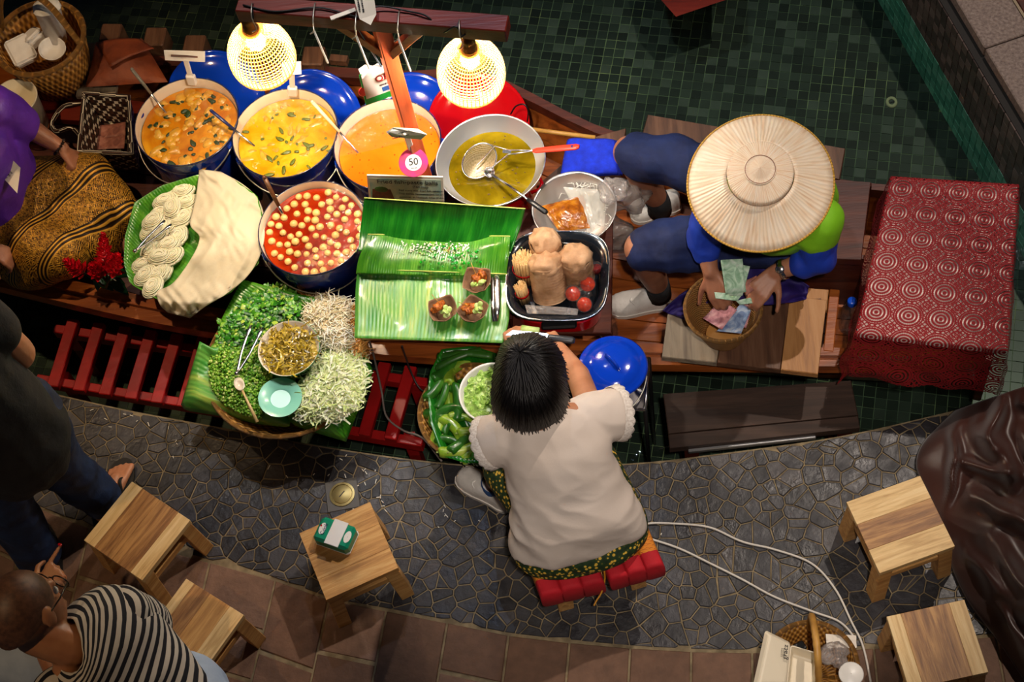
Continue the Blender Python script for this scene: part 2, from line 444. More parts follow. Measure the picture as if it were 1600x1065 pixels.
for k, (ar, q) in enumerate(stones):
    z = R2.uniform(-.0008, .0016)
    if k < 300: m = MB(); m.prism(q, -.012, z, .003, .002); obj('stone', m, SLATE, floor, smooth=False)
    else: rest.prism(q, -.012, z, .003, .002)
if rest.v: stuff(obj('stones', rest, SLATE, floor, smooth=False))
ptx = [-140, -45, 48, 140, 235, 328, 431, 514, 604, 699, 795, 890, 985, 1080, 1175, 1270, 1365, 1460, 1555, 1650]
def onlo(pxx):
    a = at(pxx, 900, 0)
    for k in range(14):                              # pixel column -> point of the boundary curve
        y = interp(LO, a.x); a = Vector((a.x, y, 0)); rr = a - Vector((0, 0, HC)); zc = -rr.dot(AXB); u = 800 + FPX * rr.dot(AXR) / zc
        a.x += (pxx - u) * .0018
    return a
tops = [onlo(t) for t in ptx]
dirs = []
for t in ptx:
    sl = lerp(-.24, -.17, min(1, max(0, (t - 430) / 270))) if t < 700 else lerp(-.17, .16, (t - 700) / 800)
    d_ = at(t + sl * 100, 1000, 0) - at(t, 900, 0); dirs.append(d_.normalized())
for k in range(len(tops) - 1):
    a = 0.0; first = True
    while a < .62:
        b = a + R2.uniform(.15, .27)
        gap = .005
        P = [tops[k] + dirs[k] * (a + gap), tops[k + 1] + dirs[k + 1] * (a + gap), tops[k + 1] + dirs[k + 1] * (b - gap / 2), tops[k] + dirs[k] * (b - gap / 2)]
        c_ = sum(P, Vector()) / 4; P = [p + (c_ - p).normalized() * .005 for p in P]
        if P[2].y > 1.0:
            m = MB(); m.prism([(p.x, p.y) for p in P], -.012, R2.uniform(0, .003), .004, .003); obj('paver', m, TERRA, floor, smooth=False)
        a = b
# --- pool floor: small dark green mosaic tiles
g = G('pool_tile', None, .35); r = g.rnd()
c = g.ramp(r, [(0, '#1a1e1c'), (.45, '#272d2a'), (.8, '#333a35'), (1, '#4a4f4b')]); c = g.mix(.5, c, g.ramp(g.noise(9, detail=5), [(.3, (.6, .62, .6, 1)), (.7, (1.3, 1.35, 1.25, 1))]), 'MULTIPLY'); g.base(c); PTILE = g.m
PGROUT = nm('pool_grout', [(.3, '#3e4b40'), (.55, '#67755a'), (.75, '#a0a470')], 5, .8)
GA = -.1908; gu = Vector((math.cos(GA), math.sin(GA), 0)); gv = Vector((-math.sin(GA), math.cos(GA), 0)); PIT = .0442
wb0, wb1 = at(1431, 104, ZP), at(1530, 278, ZP); wd = (wb1 - wb0).normalized(); wn = Vector((-wd.y, wd.x, 0))
if wn.x < 0: wn = -wn
wA = wb0 - wd * 1.2; wB = wb1 + wd * 1.6
def poolside(p): return (p - wb0).dot(wn)
bed = MB(); bed.prism([(-3.5, 1.9), (2.4, 1.9), (2.4, 5.6), (-3.5, 5.6)], ZP - .06, ZP - .002)
pool = struct(obj('pool_floor', bed, PGROUT, smooth=False))
base_t = MB(); base_t.box((0, 0, -.004), (PIT - .0028, PIT - .0028, .008), None, .0008)
tile0 = None; rest = MB(); cnt = 0; Rg = rz3(GA)
wins = [(812, 25, 1062, 172), (1045, 575, 1290, 606)]
mats_used = None
for i in range(-90, 70):
    for j in range(30, 130):
        p = gu * (i * PIT) + gv * (j * PIT); p.z = ZP
        if poolside(p) > .015 or p.y > 5.35 or p.y < interp(UP, p.x) - .25 or p.x < -3.3: continue
        rr = p - Vector((0, 0, HC)); zc = -rr.dot(AXB); u = 800 + FPX * rr.dot(AXR) / zc; w = 532.5 - FPX * rr.dot(AXU) / zc
        jit = Vector((R2.uniform(-.0008, .0008), R2.uniform(-.0008, .0008), R2.uniform(-.0006, .001)))
        if cnt < 300 and any(a < u < c and b < w < d for a, b, c, d in wins):
            if tile0 is None: tile0 = obj('tile', base_t, PTILE, pool, smooth=False, local=True); o = tile0
            else: o = tile0.copy(); COL.objects.link(o)
            o.matrix_basis = pool.matrix_basis.inverted() @ Matrix.Translation(p + jit) @ Matrix.Rotation(GA, 4, 'Z'); cnt += 1
        else:
            rest.box(p + jit + Vector((0, 0, -.004)), (PIT - .0028, PIT - .0028, .008), Rg)
stuff(obj('tiles', rest, PTILE, pool, smooth=False))
# --- right pool wall with tiles, stone coping, wooden deck
WGROUT = nm('wall_grout', [(.3, '#5a4c44'), (.7, '#7c6c62')], 12, .8)
g = G('wall_tile', None, .3); g.base(g.ramp(g.rnd(), [(0, '#2e2320'), (.5, '#3d302c'), (1, '#574843')])); WTILE = g.m
g = G('wall_tile_algae', None, .35); g.base(g.mix(.5, g.ramp(g.rnd(), [(0, '#5fae98'), (.5, '#7ac8b0'), (1, '#98dcc6')]), g.ramp(g.noise(6), [(.3, (.5, .55, .5, 1)), (.7, (1.4, 1.4, 1.3, 1))]), 'MULTIPLY')); ATILE = g.m
ZT = .03
m = MB(); mid = (wA + wB) / 2; L = (wB - wA).length; Rw = Matrix((wd, wn, Vector((0, 0, 1)))).transposed()
m.box(mid + wn * .06 + Vector((0, 0, (ZT + .5) / 2 - .01)), (L, .116, ZT - ZP - .02), Rw)
wall = struct(obj('wall_right', m, WGROUT, smooth=False))
wt0 = {}; rest = MB(); resta = MB(); cnt = 0; nz = 12
for i in range(int(L / .0442)):
    for j in range(nz):
        zc = ZP + .022 + j * .0442
        c = wA + wd * (.022 + i * .0442) + wn * (.001 + R2.uniform(-.0008, .0008)); c = Vector((c.x, c.y, zc)); al = zc < ZW - .01
        along = (c - wb0).dot(wd); 
        if -.35 < along < 1.0 and cnt < 300:
            if al not in wt0:
                mm = MB(); mm.box((0, 0, 0), (.0415, .006, .0415), None, .0008); o = obj('tile', mm, ATILE if al else WTILE, wall, smooth=False, local=True); wt0[al] = o
            else: o = wt0[al].copy(); COL.objects.link(o)
            o.matrix_basis = wall.matrix_basis.inverted() @ Matrix.Translation(c) @ Rw.to_4x4(); cnt += 1
        else: (resta if al else rest).box(c, (.0415, .006, .0415), Rw)
if rest.v: stuff(obj('tiles', rest, WTILE, wall, smooth=False))
if resta.v: stuff(obj('tiles', resta, ATILE, wall, smooth=False))
GRANITE = nm('granite', [(.3, '#5b4a44'), (.5, '#74625a'), (.7, '#8b7a70')], 90, .6, .2, 120)
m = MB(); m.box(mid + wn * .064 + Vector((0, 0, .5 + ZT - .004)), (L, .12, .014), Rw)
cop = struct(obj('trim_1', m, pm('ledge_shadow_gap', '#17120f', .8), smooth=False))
a = 0
while a < L:
    m = MB(); m.box(wA + wd * (a + .2) + wn * .132 + Vector((0, 0, .5 + .062)), (.396, .19, .05), Rw, .004); obj('coping_stone', m, GRANITE, cop, smooth=False); a += .4
m = MB(); m.box(mid + wn * .62 + Vector((0, 0, .5 + .03)), (L, .74, .04), Rw); deck = struct(obj('trim_2', m, pm('deck_bed', '#100a06', .9), smooth=False))
m = MB(); m.box(mid + wn * .234 + Vector((0, 0, .5 + .06)), (L, .010, .05), Rw); obj('edge_strip', m, pm('pale_edge', '#8d7a62', .6), deck, smooth=False)
for k in range(6):
    m = MB(); m.box(mid + wn * (.298 + k * .113) + Vector((0, 0, .5 + .065)), (L, .108, .03), Rw, .003); obj('plank', m, W_DARK, deck, smooth=False)
m = MB(); m.box((0, 2.5, 7.55), (12, 12, .1)); struct(obj('ceiling', m, pm('ceiling_paint', '#4a4642', .8), smooth=False))
# water surface over the pool
g = G('water'); t = g.n('BsdfTransparent', {0: (.78, .90, .82, 1)}); s = g.n('BsdfGlossy', {0: (1, 1, 1, 1), 1: .03})
fr = g.n('Fresnel', {0: 1.33}); bp = g.n('Bump', {'Height': g.noise(5, detail=3), 'Strength': .25, 'Distance': .05}); g.set(fr.inputs[1], bp); g.set(s.inputs['Normal'], bp)
g.set(g.out.inputs[0], g.n('MixShader', {0: fr, 1: t, 2: s})); WATER = g.m
m = MB(); pts = []
wl = [wA + wn * -.002, wB + wn * -.002]
m.v = []; poly = [(-3.4, 5.5), (wl[0].x, wl[0].y), (wl[1].x, wl[1].y)] + [(p.x, p.y - .0) for p in reversed(UP) if p.x < wl[1].x - .02] + [(-3.4, UP[0].y)]
m.add([(a, b, ZW) for a, b in poly], [tuple(range(len(poly)))])
water = struct(obj('water', m, WATER, smooth=False))
if water.data.polygons[0].normal.z < 0: water.data.flip_normals()
# ================================================================ BOAT
NEARP = [(-120, 408), (0, 434), (200, 480), (340, 505), (560, 534), (800, 550), (1016, 556), (1305, 560), (1440, 560), (1552, 552)]
FARP = [(-120, 55), (137, 80), (355, 92), (530, 104), (640, 110), (760, 112), (960, 206), (1200, 256), (1360, 286), (1592, 298)]
NB = cr([at(*p, .10) for p in NEARP], 48); FB = cr([at(*p, .10) for p in FARP], 48)
boat = thing('boat', 'long wooden boat in the pool carrying the pots and two vendors', 'boat', (NB[24].x, (NB[24].y + FB[24].y) / 2, -.34))
def bpt(u, t, z):                                     # u along the boat 0..1, t from near to far side
    k = u * 48; i = min(int(k), 47); f = k - i
    a = NB[i].lerp(NB[i + 1], f); b = FB[i].lerp(FB[i + 1], f); p = a.lerp(b, t); return Vector((p.x, p.y, z))
def strip(t0, t1, z1, th, n=40, u0=0, u1=1):
    m = MB()
    def fn(u, v):
        uu = lerp(u0, u1, u); k = int(v * 4 + .5) % 4
        t, z = ((t0, z1), (t1, z1), (t1, z1 - th), (t0, z1 - th))[k]; return bpt(uu, t, z)
    m.grid(fn, n, 4, False, True)
    m.f.append((0, 1, 2, 3)); m.f.append(tuple(n * 4 + k for k in (3, 2, 1, 0))); m.mi += [0, 0]
    return m
obj('gunwale', strip(.012, .05, .105, .05), W_BOAT, boat, smooth='auto'); obj('gunwale', strip(.955, .995, .105, .05), W_DARK, boat, smooth='auto')
obj('rub_rail', strip(-.028, .012, .085, .05), W_BOAT, boat, smooth='auto')
for (ta, tb) in ((0.0, .23), (1.0, .75)):
    for k in range(3):
        z1, z0 = .06 - k * .135, .06 - (k + 1) * .135 + .004; sgn = (tb - ta); m = MB()
        def fn(u, v, z1=z1, z0=z0, k=k):
            vv = [0, 1, 1, 0][int(v * 4 + .5) % 4]; w = [0, 0, 1, 1][int(v * 4 + .5) % 4]
            t = ta + sgn * ((k + vv) / 3 * .8) + (math.copysign(.012, sgn) * w); return bpt(u, t, lerp(z1, z0, vv))
        m.grid(fn, 40, 4, False, True); obj('strake', m, W_BOAT, boat, smooth='auto')
for k in range(9):
    obj('plank', strip(.10 + k * .087, .10 + (k + 1) * .087 - .006, -.12, .025), W_BOAT, boat, smooth='auto')
for k in range(6):
    obj('deck_plank', strip(.05 + k * .096, .05 + (k + 1) * .096 - .006, .045, .02, 30, 0, .575), W_DARK, boat, smooth='auto')
m = MB(); p = bpt(.575, .34, -.04); m.box(p, (.02, .62, .15), rz3(GA)); obj('bulkhead', m, W_DARK, boat, smooth=False)
for uu in (.975,):
    m = MB(); a, b = bpt(uu, .14, -.09), bpt(uu, .86, -.09); d_ = b - a
    m.box((a + b) / 2, (.04, d_.length, .06), frame((0, 0, 1), d_.cross(Vector((0, 0, 1)))), .004); obj('rib', m, W_BOAT, boat, smooth=False)
for (a, b) in (((1304, 455), (1294, 552)), ((1566, 440), (1556, 545))):
    P, Q = at(*a, .09), at(*b, .09); d_ = Q - P; m = MB(); m.box((P + Q) / 2, (.035, d_.length, .035), frame((0, 0, 1), d_.cross(Vector((0, 0, 1)))), .003); obj('side_brace', m, W_BOAT, boat, smooth=False)
for p in ((178, 62), (247, 68), (308, 80), (493, 98)):
    m = MB(); m.box(at(*p, .11), (.085, .09, .10), rz3(GA + .1), .006); obj('rib_head', m, W_BROWN, boat, smooth=False)
m = MB(); m.box(at(530, 94, .12), (.07, .03, .03), rz3(GA)); obj('cleat', m, W_BROWN, boat, smooth=False)
# bow/stern closing boards
for uu in (0.004, .996):
    m = MB(); a, b = bpt(uu, .03, -.11), bpt(uu, .97, -.11); d_ = b - a; m.box((a + b) / 2, (.03, d_.length, .40), frame((0, 0, 1), d_.cross(Vector((0, 0, 1)))), .004); obj('transom', m, W_DARK, boat, smooth=False)
# red-brown prow of another boat at the top
pr = thing('boat_prow', 'red-brown wooden boat prow poking in at the top edge', 'boat', at(1085, -20, ZW))
def prow(px_pts, z1, z0, name, mat, ins=0):
    q = [at(*p, z1) for p in px_pts]; m = MB(); c_ = sum(q, Vector()) / len(q)
    vs = q + [Vector((p.x, p.y, z0)).lerp(Vector((c_.x, c_.y, z0)), .25) for p in q]; n = len(q)
    m.add(vs, [tuple(range(n)), tuple(reversed(range(n, 2 * n)))] + [(i, (i + 1) % n, n + (i + 1) % n, n + i) for i in range(n)]); obj(name, m, mat, pr, smooth=False)
prow([(1026, -8), (1056, 26), (1142, -3), (1142, -120), (1000, -120)], -.215, -.24, 'deck', W_RED)
prow([(1029, -12), (1057, 22), (1139, -6), (1139, -118), (1004, -118)], -.242, -.32, 'hull', W_RED)
# --- red slatted rack between boat and walkway
def pxbox(m, a, b, z, w, th, bev=.003):              # bar from pixel a to pixel b on plane z, width w, thickness th (top at z)
    P, Q = at(*a, z), at(*b, z); d_ = Q - P
    m.box((P + Q) / 2 - Vector((0, 0, th / 2)), (d_.length, w, th), frame((0, 0, 1), d_), bev); return m
rack = thing('slatted_rack', 'bright red painted slatted wooden rack lying between boat and walkway', 'rack', at(250, 560, -.22))
obj('rail', pxbox(MB(), (84, 512), (670, 597), -.115, .035, .05), RED_PAINT, rack, smooth=False)
obj('rail', pxbox(MB(), (56, 590), (660, 690), -.115, .035, .05), RED_PAINT, rack, smooth=False)
for k in range(14):
    a = (114 + 40.6 * k, 498 + 5.6 * k); b = (81 + 40.6 * k, 603 + 6.3 * k)
    obj('slat', pxbox(MB(), a, b, -.085, .045, .03), RED_PAINT, rack, smooth=False)
for a in ((110, 520), (100, 590), (380, 560), (370, 640), (650, 600), (640, 684)):
    p = at(*a, -.17); m = MB(); m.box((p.x, p.y, -.33), (.04, .04, .34)); obj('post', m, RED_PAINT, rack, smooth=False)
# --- dark boards between boat and walkway on the right
st = thing('board_platform', 'dark stained board platform beside the crazy paving, below the plank table', 'platform', at(1190, 650, -.2))
qa = [at(*p, -.01) for p in ((1046, 700), (1344, 668), (1341, 650), (1044, 679))]; qb = [at(*p, -.01) for p in ((1044, 677), (1341, 648), (1330, 594), (1036, 615))]
for q in (qa, qb): obj('plank', MB().quadslab(q, .035), W_PLAT, st, smooth=False)
m = MB(); pxbox(m, (1075, 703), (1275, 681), -.03, .012, .02); obj('edge_strip', m, ALU, st, smooth=False)
for a in ((1070, 640), (1310, 620), (1080, 690), (1320, 660)):
    p = at(*a, -.05); m = MB(); m.box((p.x, p.y, -.275), (.05, .05, .45)); obj('post', m, W_DARK, st, smooth=False)
# brass floor cover
fc = thing('floor_cover', 'round brass floor cover set in a square plate in dark paving', 'cover', at(535, 773, 0))
BRASS = nm('brass', [(.3, '#7c6c40'), (.7, '#a39260')], 20, .35, metallic=0) if False else pm('brass', '#9a8958', .38, .7)
m = MB(); m.box((0, 0, .001), (.115, .115, .006), rz3(.15), .002); obj('plate', m, pm('zinc_plate', '#56524e', .5, .4), fc, smooth=False, local=True)
m = MB(); m.lathe([(.0445, .003), (.0445, .008), (.037, .009), (.0355, .006), (.034, .006)], 40); obj('ring', m, BRASS, fc, local=True, smooth='auto')
m = MB(); m.lathe([(.034, .003), (.034, .009), (.033, .0095)], 40, capt=True); m.box((0, 0, .0095), (.026, .003, .001), rz3(.9)); obj('lid', m, BRASS, fc, local=True, smooth='auto')
m = MB(); m.box((0, 0, .0102), (.028, .0035, .0006), rz3(.9)); obj('slot', m, INK, fc, local=True, smooth=False)
dr = thing('drain_ring', 'pale ring of a drain fitting on the dark pool tiles', 'drain', at(1393, 160, ZP))
m = MB(); m.lathe([(.012, .001), (.012, .006), (.022, .007), (.024, .001)], 24, el=(1, 1.15)); obj('ring', m, pm('pale_scale', '#9a9578', .8), dr, local=True); m = MB(); m.box((0, 0, .004), (.03, .006, .004), rz3(.3)); obj('bar', m, INK, dr, local=True, smooth=False)
# scattered white scraps on the walkway
m = MB(); R3 = random.Random(3)
for (cx, cy, n) in ((600, 780, 9), (480, 745, 6), (700, 800, 8), (170, 655, 7), (300, 700, 5), (1020, 820, 3), (560, 745, 7)):
    for k in range(n):
        p = at(cx + R3.gauss(0, 32), cy + R3.gauss(0, 14), .003); a = R3.uniform(0, 6.3); l = R3.uniform(.006, .018)
        m.box(p, (l, .0025, .0015), rz3(a))
stuff(tag(obj('litter', m, pm('scrap', '#d8d2c4', .7), smooth=False), 'small white food scraps scattered on the dark crazy paving', 'litter'))
# ================================================================ POTS, LIDS, PANS
def soupmat(name, stops, scale=9, rough=.12, spots=None):
    g = G(name, None, rough, Coat_Weight=.5, Coat_Roughness=.06); c = g.ramp(g.noise(scale, detail=6, dist=.6), stops)
    if spots: c = g.mix(g.ramp(g.n('TexVoronoi', {'Vector': g.obj(), 'Scale': 42}).outputs[0], [(.1, (1, 1, 1, 1)), (.16, (0, 0, 0, 1))]), c, spots)
    g.base(c); g.bump(g.noise(30, detail=4), .25, .004); return g.m
HERB = pm('dark_herb', '#22360f', .4); HERB2 = pm('olive_herb', '#5a6418', .4)
def rimpt(c, r, a, z): return Vector((c[0] + r * math.cos(a), c[1] + r * math.sin(a), z))
def pot(label, cpx, zr=.38, r=.195, soup=None, lvl=.05, name='enamel_pot', z0=.047, ha=-1.2, group=None):
    c = at(*cpx, zr); P = thing(name, label, 'pot', (c.x, c.y, z0), 0, group); h = zr - z0
    m = MB(); m.lathe([(.02, 0), (r * .86, 0), (r * .9, .012), (r * .985, h - .03), (r * .995, h - .006)], 56); obj('body', m, DKBLUE, P, local=True)
    m = MB(); m.lathe([(r * .985, h - .014), (r * 1.012, h - .004), (r * 1.005, h), (r * .985, h - .001)], 56); obj('rim', m, RIMBLUE, P, local=True)
    m = MB(); m.lathe([(r * .99, h), (r * .975, h - .01), (r * .955, h - .06), (r * .84, .03), (.01, .02)], 56); obj('lining', m, CREAM, P, local=True)
    # wire bail handle hanging in front
    pts = []
    for k in range(25):
        t = k / 24; a = ha - 1.45 + 2.9 * t; d = math.sin(PI * t)
        pts.append((r * (1.03 + .04 * d) * math.cos(a), r * (1.03 + .04 * d) * math.sin(a), h - .03 - .085 * d))
    m = MB(); m.tube(pts, .003, 6); obj('bail_handle', m, WIRE, P, local=True)
    for t in (-1.45, 1.45):
        m = MB(); m.box((r * 1.0 * math.cos(ha + t), r * 1.0 * math.sin(ha + t), h - .035), (.014, .03, .03), rz3(ha + t), .004); obj('ear', m, DKBLUE, P, local=True)
    if soup:
        m = MB(); zl = h - lvl; rs = r * .945
        def fn(u, v): a = 2 * PI * u; q = rs * v; return (q * math.cos(a), q * math.sin(a), zl + .003 * noise.noise(Vector((q * math.cos(a) * 18, q * math.sin(a) * 18, r * 50))))
        m.grid(fn, 48, 12, True); obj('soup', m, soup, P, local=True)
    return P, c, h
def film(P, r, h, a0, a1, sag=.02, name='plastic_film'):   # clear film over the half disc facing between two angles
    m = MB()
    def fn(u, v):
        s = -1 + 2 * u; w = math.sqrt(max(0, 1 - s * s)) * 1.0; t = lerp(0, w, v); x_, y_ = s * r * 1.01, t * r * 1.01
        z = h + .004 - sag * (1 - (s * s + t * t)) + .004 * noise.noise(Vector((x_ * 25, y_ * 9, 3))); ca, sa = math.cos(a0), math.sin(a0)
        return (x_ * ca - y_ * sa, x_ * sa + y_ * ca, z)
    m.grid(fn, 28, 12)
    def skirt(u, v):
        a = a0 + PI * u; k = 1.02 + .02 * v * math.sin(u * 55); return (r * k * math.cos(a), r * k * math.sin(a), h + .002 - .05 * v * (.6 + .4 * math.sin(u * 23)))
    m.grid(skirt, 60, 3)
    return obj(name, m, FILM, P, local=True)
def floats(name, P, h, lvl, r, n, size, mat, seed, flat=.5, el=1.6):   # chunks of food lying in the soup
    R_ = random.Random(seed); m = MB()
    for k in range(n):
        q = r * .9 * math.sqrt(R_.random()); a = R_.uniform(0, 2 * PI); s = size * R_.uniform(.6, 1.3)
        m.sphere((q * math.cos(a), q * math.sin(a), h - lvl + s * flat * .1), (s * R_.uniform(1, el), s, s * flat), 8, 5, rz3(R_.uniform(0, 6.3)) @ Matrix.Rotation(R_.uniform(-.3, .3), 3, 'X'), .5, 1.6, k)
    return stuff(obj(name, m, mat, P, local=True))
YCH = nm('bamboo_shoot', [(.3, '#b47814'), (.6, '#cf9c30'), (.8, '#dcbc60')], 14, .3, Coat_Weight=.5)
P, c, h = pot('blue enamel pot of orange yellow curry with chunky vegetables and dark leaves', (291, 189), soup=soupmat('curry_orange', [(.3, '#a85a08'), (.5, '#c0780e'), (.7, '#d09a24')]), ha=-2.0)
floats('vegetable_chunks', P, h, .055, .19, 75, .018, YCH, 2); floats('herb_leaves', P, h, .048, .19, 42, .008, HERB, 3, .25, 2.2); film(P, .195, h, -1.9, 0)
POT1 = c
P, c, h = pot('blue enamel pot of golden yellow curry with shredded vegetables', (445, 207), soup=soupmat('curry_yellow', [(.3, '#b07808'), (.5, '#cb9712'), (.7, '#dfb334')], 12))
floats('vegetable_shreds', P, h, .053, .19, 90, .009, YCH, 4, .4, 3.4); floats('herb_leaves', P, h, .047, .19, 30, .007, HERB2, 5, .25, 2.6); film(P, .195, h, -.9, 0)
P, c, h = pot('blue enamel pot of smooth orange curry', (605, 224), soup=soupmat('curry_smooth', [(.3, '#e06408'), (.55, '#ec7410'), (.8, '#f28a22')], 4, .14, '#b03a08'), ha=-1.4)
film(P, .195, h, -2.9 + PI, 0)
P, c, h = pot('blue enamel pot of red curry covered with pale round fish balls', (488, 355), zr=.36, soup=soupmat('curry_red', [(.3, '#681204'), (.5, '#8c2006'), (.75, '#ac3a0c')], 10, .1), lvl=.035)
film(P, .195, h, -1.9, 0, .012); POT4 = P; C4 = c; H4 = h
FBALL = nm('fish_ball', [(.3, '#e0b060'), (.7, '#efce8a')], 30, .3, Coat_Weight=.4)
R_ = random.Random(8); spots = []; proto = None
for k in range(3000):
    q = .168 * math.sqrt(R_.random()); a = R_.uniform(0, 2 * PI); p = (q * math.cos(a), q * math.sin(a))
    if all((p[0] - s[0]) ** 2 + (p[1] - s[1]) ** 2 > .0295 ** 2 for s in spots): spots.append(p)
    if len(spots) > 88: break
for p in spots:
    if proto is None:
        m = MB(); m.sphere((0, 0, 0), (.0135, .0135, .011), 12, 8); proto = obj('fish_ball', m, FBALL, local=True); tag(proto, 'pale yellow fish ball floating in the red curry', 'fish ball', 'fish balls floating in red curry'); o = proto
    else: o = proto.copy(); COL.objects.link(o)
    s = R_.uniform(.9, 1.12); o.matrix_basis = Matrix.Translation((C4.x + p[0], C4.y + p[1], .36 - .033 + R_.uniform(-.002, .003))) @ Matrix.Scale(s, 4)
# ladles standing in the pots
def ladle(label, a, za, b, zb, mat, grip=.6, r=.0065, steel=STEEL, name='ladle', bowl=.035):
    A, B = at(*a, za), at(*b, zb); L = thing(name, label, 'ladle', (B.x, B.y, zb - .1)); d_ = (B - A)
    m = MB(); m.tube([A, A.lerp(B, grip * .5), A.lerp(B, grip)], [r, r * 1.05, r * .8], 10, flat=.6); m.sphere(A, r * 1.02, 8, 6); obj('grip', m, mat, L)
    E_ = B + d_.normalized() * .07; E_.z = max(E_.z, zb - .09)
    m = MB(); m.tube([A.lerp(B, grip * .95), B, E_], r * .62, 8, flat=.5); obj('shaft', m, steel, L)
    m = MB(); m.lathe([(.004, -.02), (bowl * .7, -.012), (bowl, .006), (bowl * .96, .006), (bowl * .66, -.009), (.004, -.016)], 20, Matrix.Translation(E_ + Vector((0, 0, -.005)))); obj('bowl', m, steel, L)
    return L
ladle('grey ladle leaning in the orange yellow curry pot', (206, 108), .50, (256, 172), .345, pm('grey_plastic', '#6d6a62', .4), .6)
ladle('navy ladle lying across the pot rims into golden curry', (330, 173), .44, (388, 220), .345, pm('navy_plastic', '#1c2556', .35), .62)
ladle('cream ladle resting in the golden and smooth orange pots', (488, 159), .47, (552, 230), .345, pm('cream_plastic', '#e8cfa4', .4), .66)
ladle('wooden handled ladle standing in the fish ball curry', (413, 277), .46, (441, 333), .335, wood('ladle_wood', [(.3, '#3c2213'), (.7, '#6b4426')], 2), .8, .008)
# lids leaning behind the pots
def lidshape(P, r, mat, local=True, T=None, loop=True, strap=True):
    m = MB(); m.lathe([(r, 0), (r * 1.0, .008), (r * .97, .010), (r * .93, .008), (r * .86, .022), (r * .6, .034), (r * .3, .040), (.002, .041)], 56, T); obj('dome', m, mat, P, local=local)
    m = MB(); m.lathe([(r * .3, .034), (r * .62, .026), (r * .95, .003), (r * .99, -.001), (r, .001)], 56, T); obj('underside', m, mat, P, local=local)
    m = MB(); T = T or Matrix()
    m.tube([T @ Vector(p) for p in [(-.034, 0, .036), (-.030, 0, .05), (-.015, 0, .062), (0, 0, .065), (.015, 0, .062), (.030, 0, .05), (.034, 0, .036)]], .0075, 8, flat=.6); obj('handle', m, mat, P, local=local)
def lean_lid(label, cpx, z, r, tilt, mat, name, spin=0, yaw=0):
    c = at(*cpx, z); P = thing(name, label, 'lid', (c.x, c.y, z - r * .8))
    n = Vector((math.sin(yaw) * math.sin(tilt), -math.cos(yaw) * math.sin(tilt), math.cos(tilt)))
    T = Matrix.Translation(c) @ frame(n, (math.cos(spin), math.sin(spin), 0)).to_4x4()
    lidshape(P, r, mat, False, T); return P
lean_lid('large blue enamel lid propped behind the chunky orange curry pot', (338, 158), .06, .20, .78, BLUE, 'pot_lid', .4)
lean_lid('large blue enamel lid propped behind the golden curry pot', (489, 186), .05, .195, .80, BLUE, 'pot_lid', .2)
lean_lid('blue enamel lid propped behind the smooth orange curry pot', (643, 190), .05, .19, .78, BLUE, 'pot_lid', -.3, .2)
lean_lid('large red enamel lid propped behind the wok under the lamp', (748, 194), .06, .195, .80, REDEN, 'pot_lid', 1.3, .1)
m = MB(); m.tube(cr([at(798, 178, .16), at(806, 166, .2), at(818, 163, .22), at(825, 172, .2), at(824, 190, .12)], 20), .003, 6)
tag(obj('wire_loop', m, BLACK), 'thin black wire loop beside the red lid', 'wire')
# wok of oil on a red pot
c = at(766, 249, .42); WK = thing('wok', 'wide aluminium wok of frying oil', 'wok', (c.x, c.y, .27))
m = MB(); m.lathe([(.02, .05), (.09, .052), (.14, .075), (.19, .145), (.1945, .15), (.196, .146), (.185, .125), (.142, .068), (.09, .044), (.02, .042)], 60); obj('pan', m, ALU, WK, local=True)
g = G('oil', None, .04, Coat_Weight=.6); g.base(g.ramp(g.noise(6, detail=5, dist=.5), [(.3, '#4a3d04'), (.5, '#6c5a08'), (.7, '#927c14')])); OIL = g.m
m = MB(); m.lathe([(.157, .096), (.1, .0965), (.002, .0965)], 48, capt=True); obj('oil', m, OIL, WK, local=True)
R_ = random.Random(4); m = MB()
for k in range(40): q = .14 * math.sqrt(R_.random()); a = R_.uniform(0, 6.3); m.sphere((q * math.cos(a), q * math.sin(a), .097), (.004 * R_.uniform(.5, 1.6), .003, .001), 6, 4)
stuff(obj('fried_crumbs', m, pm('crumb', '#4f3608', .5), WK, local=True))
RP = thing('red_pot', 'red enamel pot under the wok', 'pot', (c.x + .0, c.y - .0, .047))
m = MB(); m.lathe([(.01, 0), (.115, 0), (.12, .02), (.128, .2), (.133, .262), (.127, .264), (.12, .2), (.11, .02)], 48); obj('body', m, REDEN, RP, local=True)
for s in (-1, 1):
    m = MB(); m.tube([(s * .126, -.03, .19), (s * .158, -.025, .20), (s * .166, 0, .20), (s * .158, .025, .20), (s * .126, .03, .19)], .007, 8); obj('handle', m, REDEN, RP, local=True)
# skimmer with red grip, lying in the wok
SK = thing('skimmer', 'round wire mesh skimmer with red grip in the wok', 'skimmer', at(750, 252, .38))
sc_, sx, sy = at(749, 251, .42), None, None
ax1 = (at(771, 226, .455) - at(727, 277, .395)); n_ = ax1.cross(at(772, 232, .44) - sc_).normalized()
if n_.z < 0: n_ = -n_
Rk = frame(n_, ax1); rk = .068
g = G('mesh_wire', '#b9a98c', .4, .6); ck = g.uv(); sp = g.n('SeparateXYZ', {0: g.map(ck, (70, 70, 1))})
f = g.math('GREATER_THAN', g.math('MAXIMUM', g.math('PINGPONG', sp.outputs[0], .5), g.math('PINGPONG', sp.outputs[1], .5)), .36)
g.set(g.b.inputs['Alpha'], g.math('MULTIPLY_ADD', f, .75, .2)); SIEVE = g.m
m = MB()
def fn(u, v): a = 2 * PI * u; return sc_ + Rk @ Vector((rk * v * math.cos(a), rk * .78 * v * math.sin(a), -.022 * (1 - v * v)))
m.grid(fn, 36, 8, True); m.uv = [((p - sc_).x * 4, (p - sc_).y * 4) for p in m.v]; obj('sieve', m, SIEVE, SK)
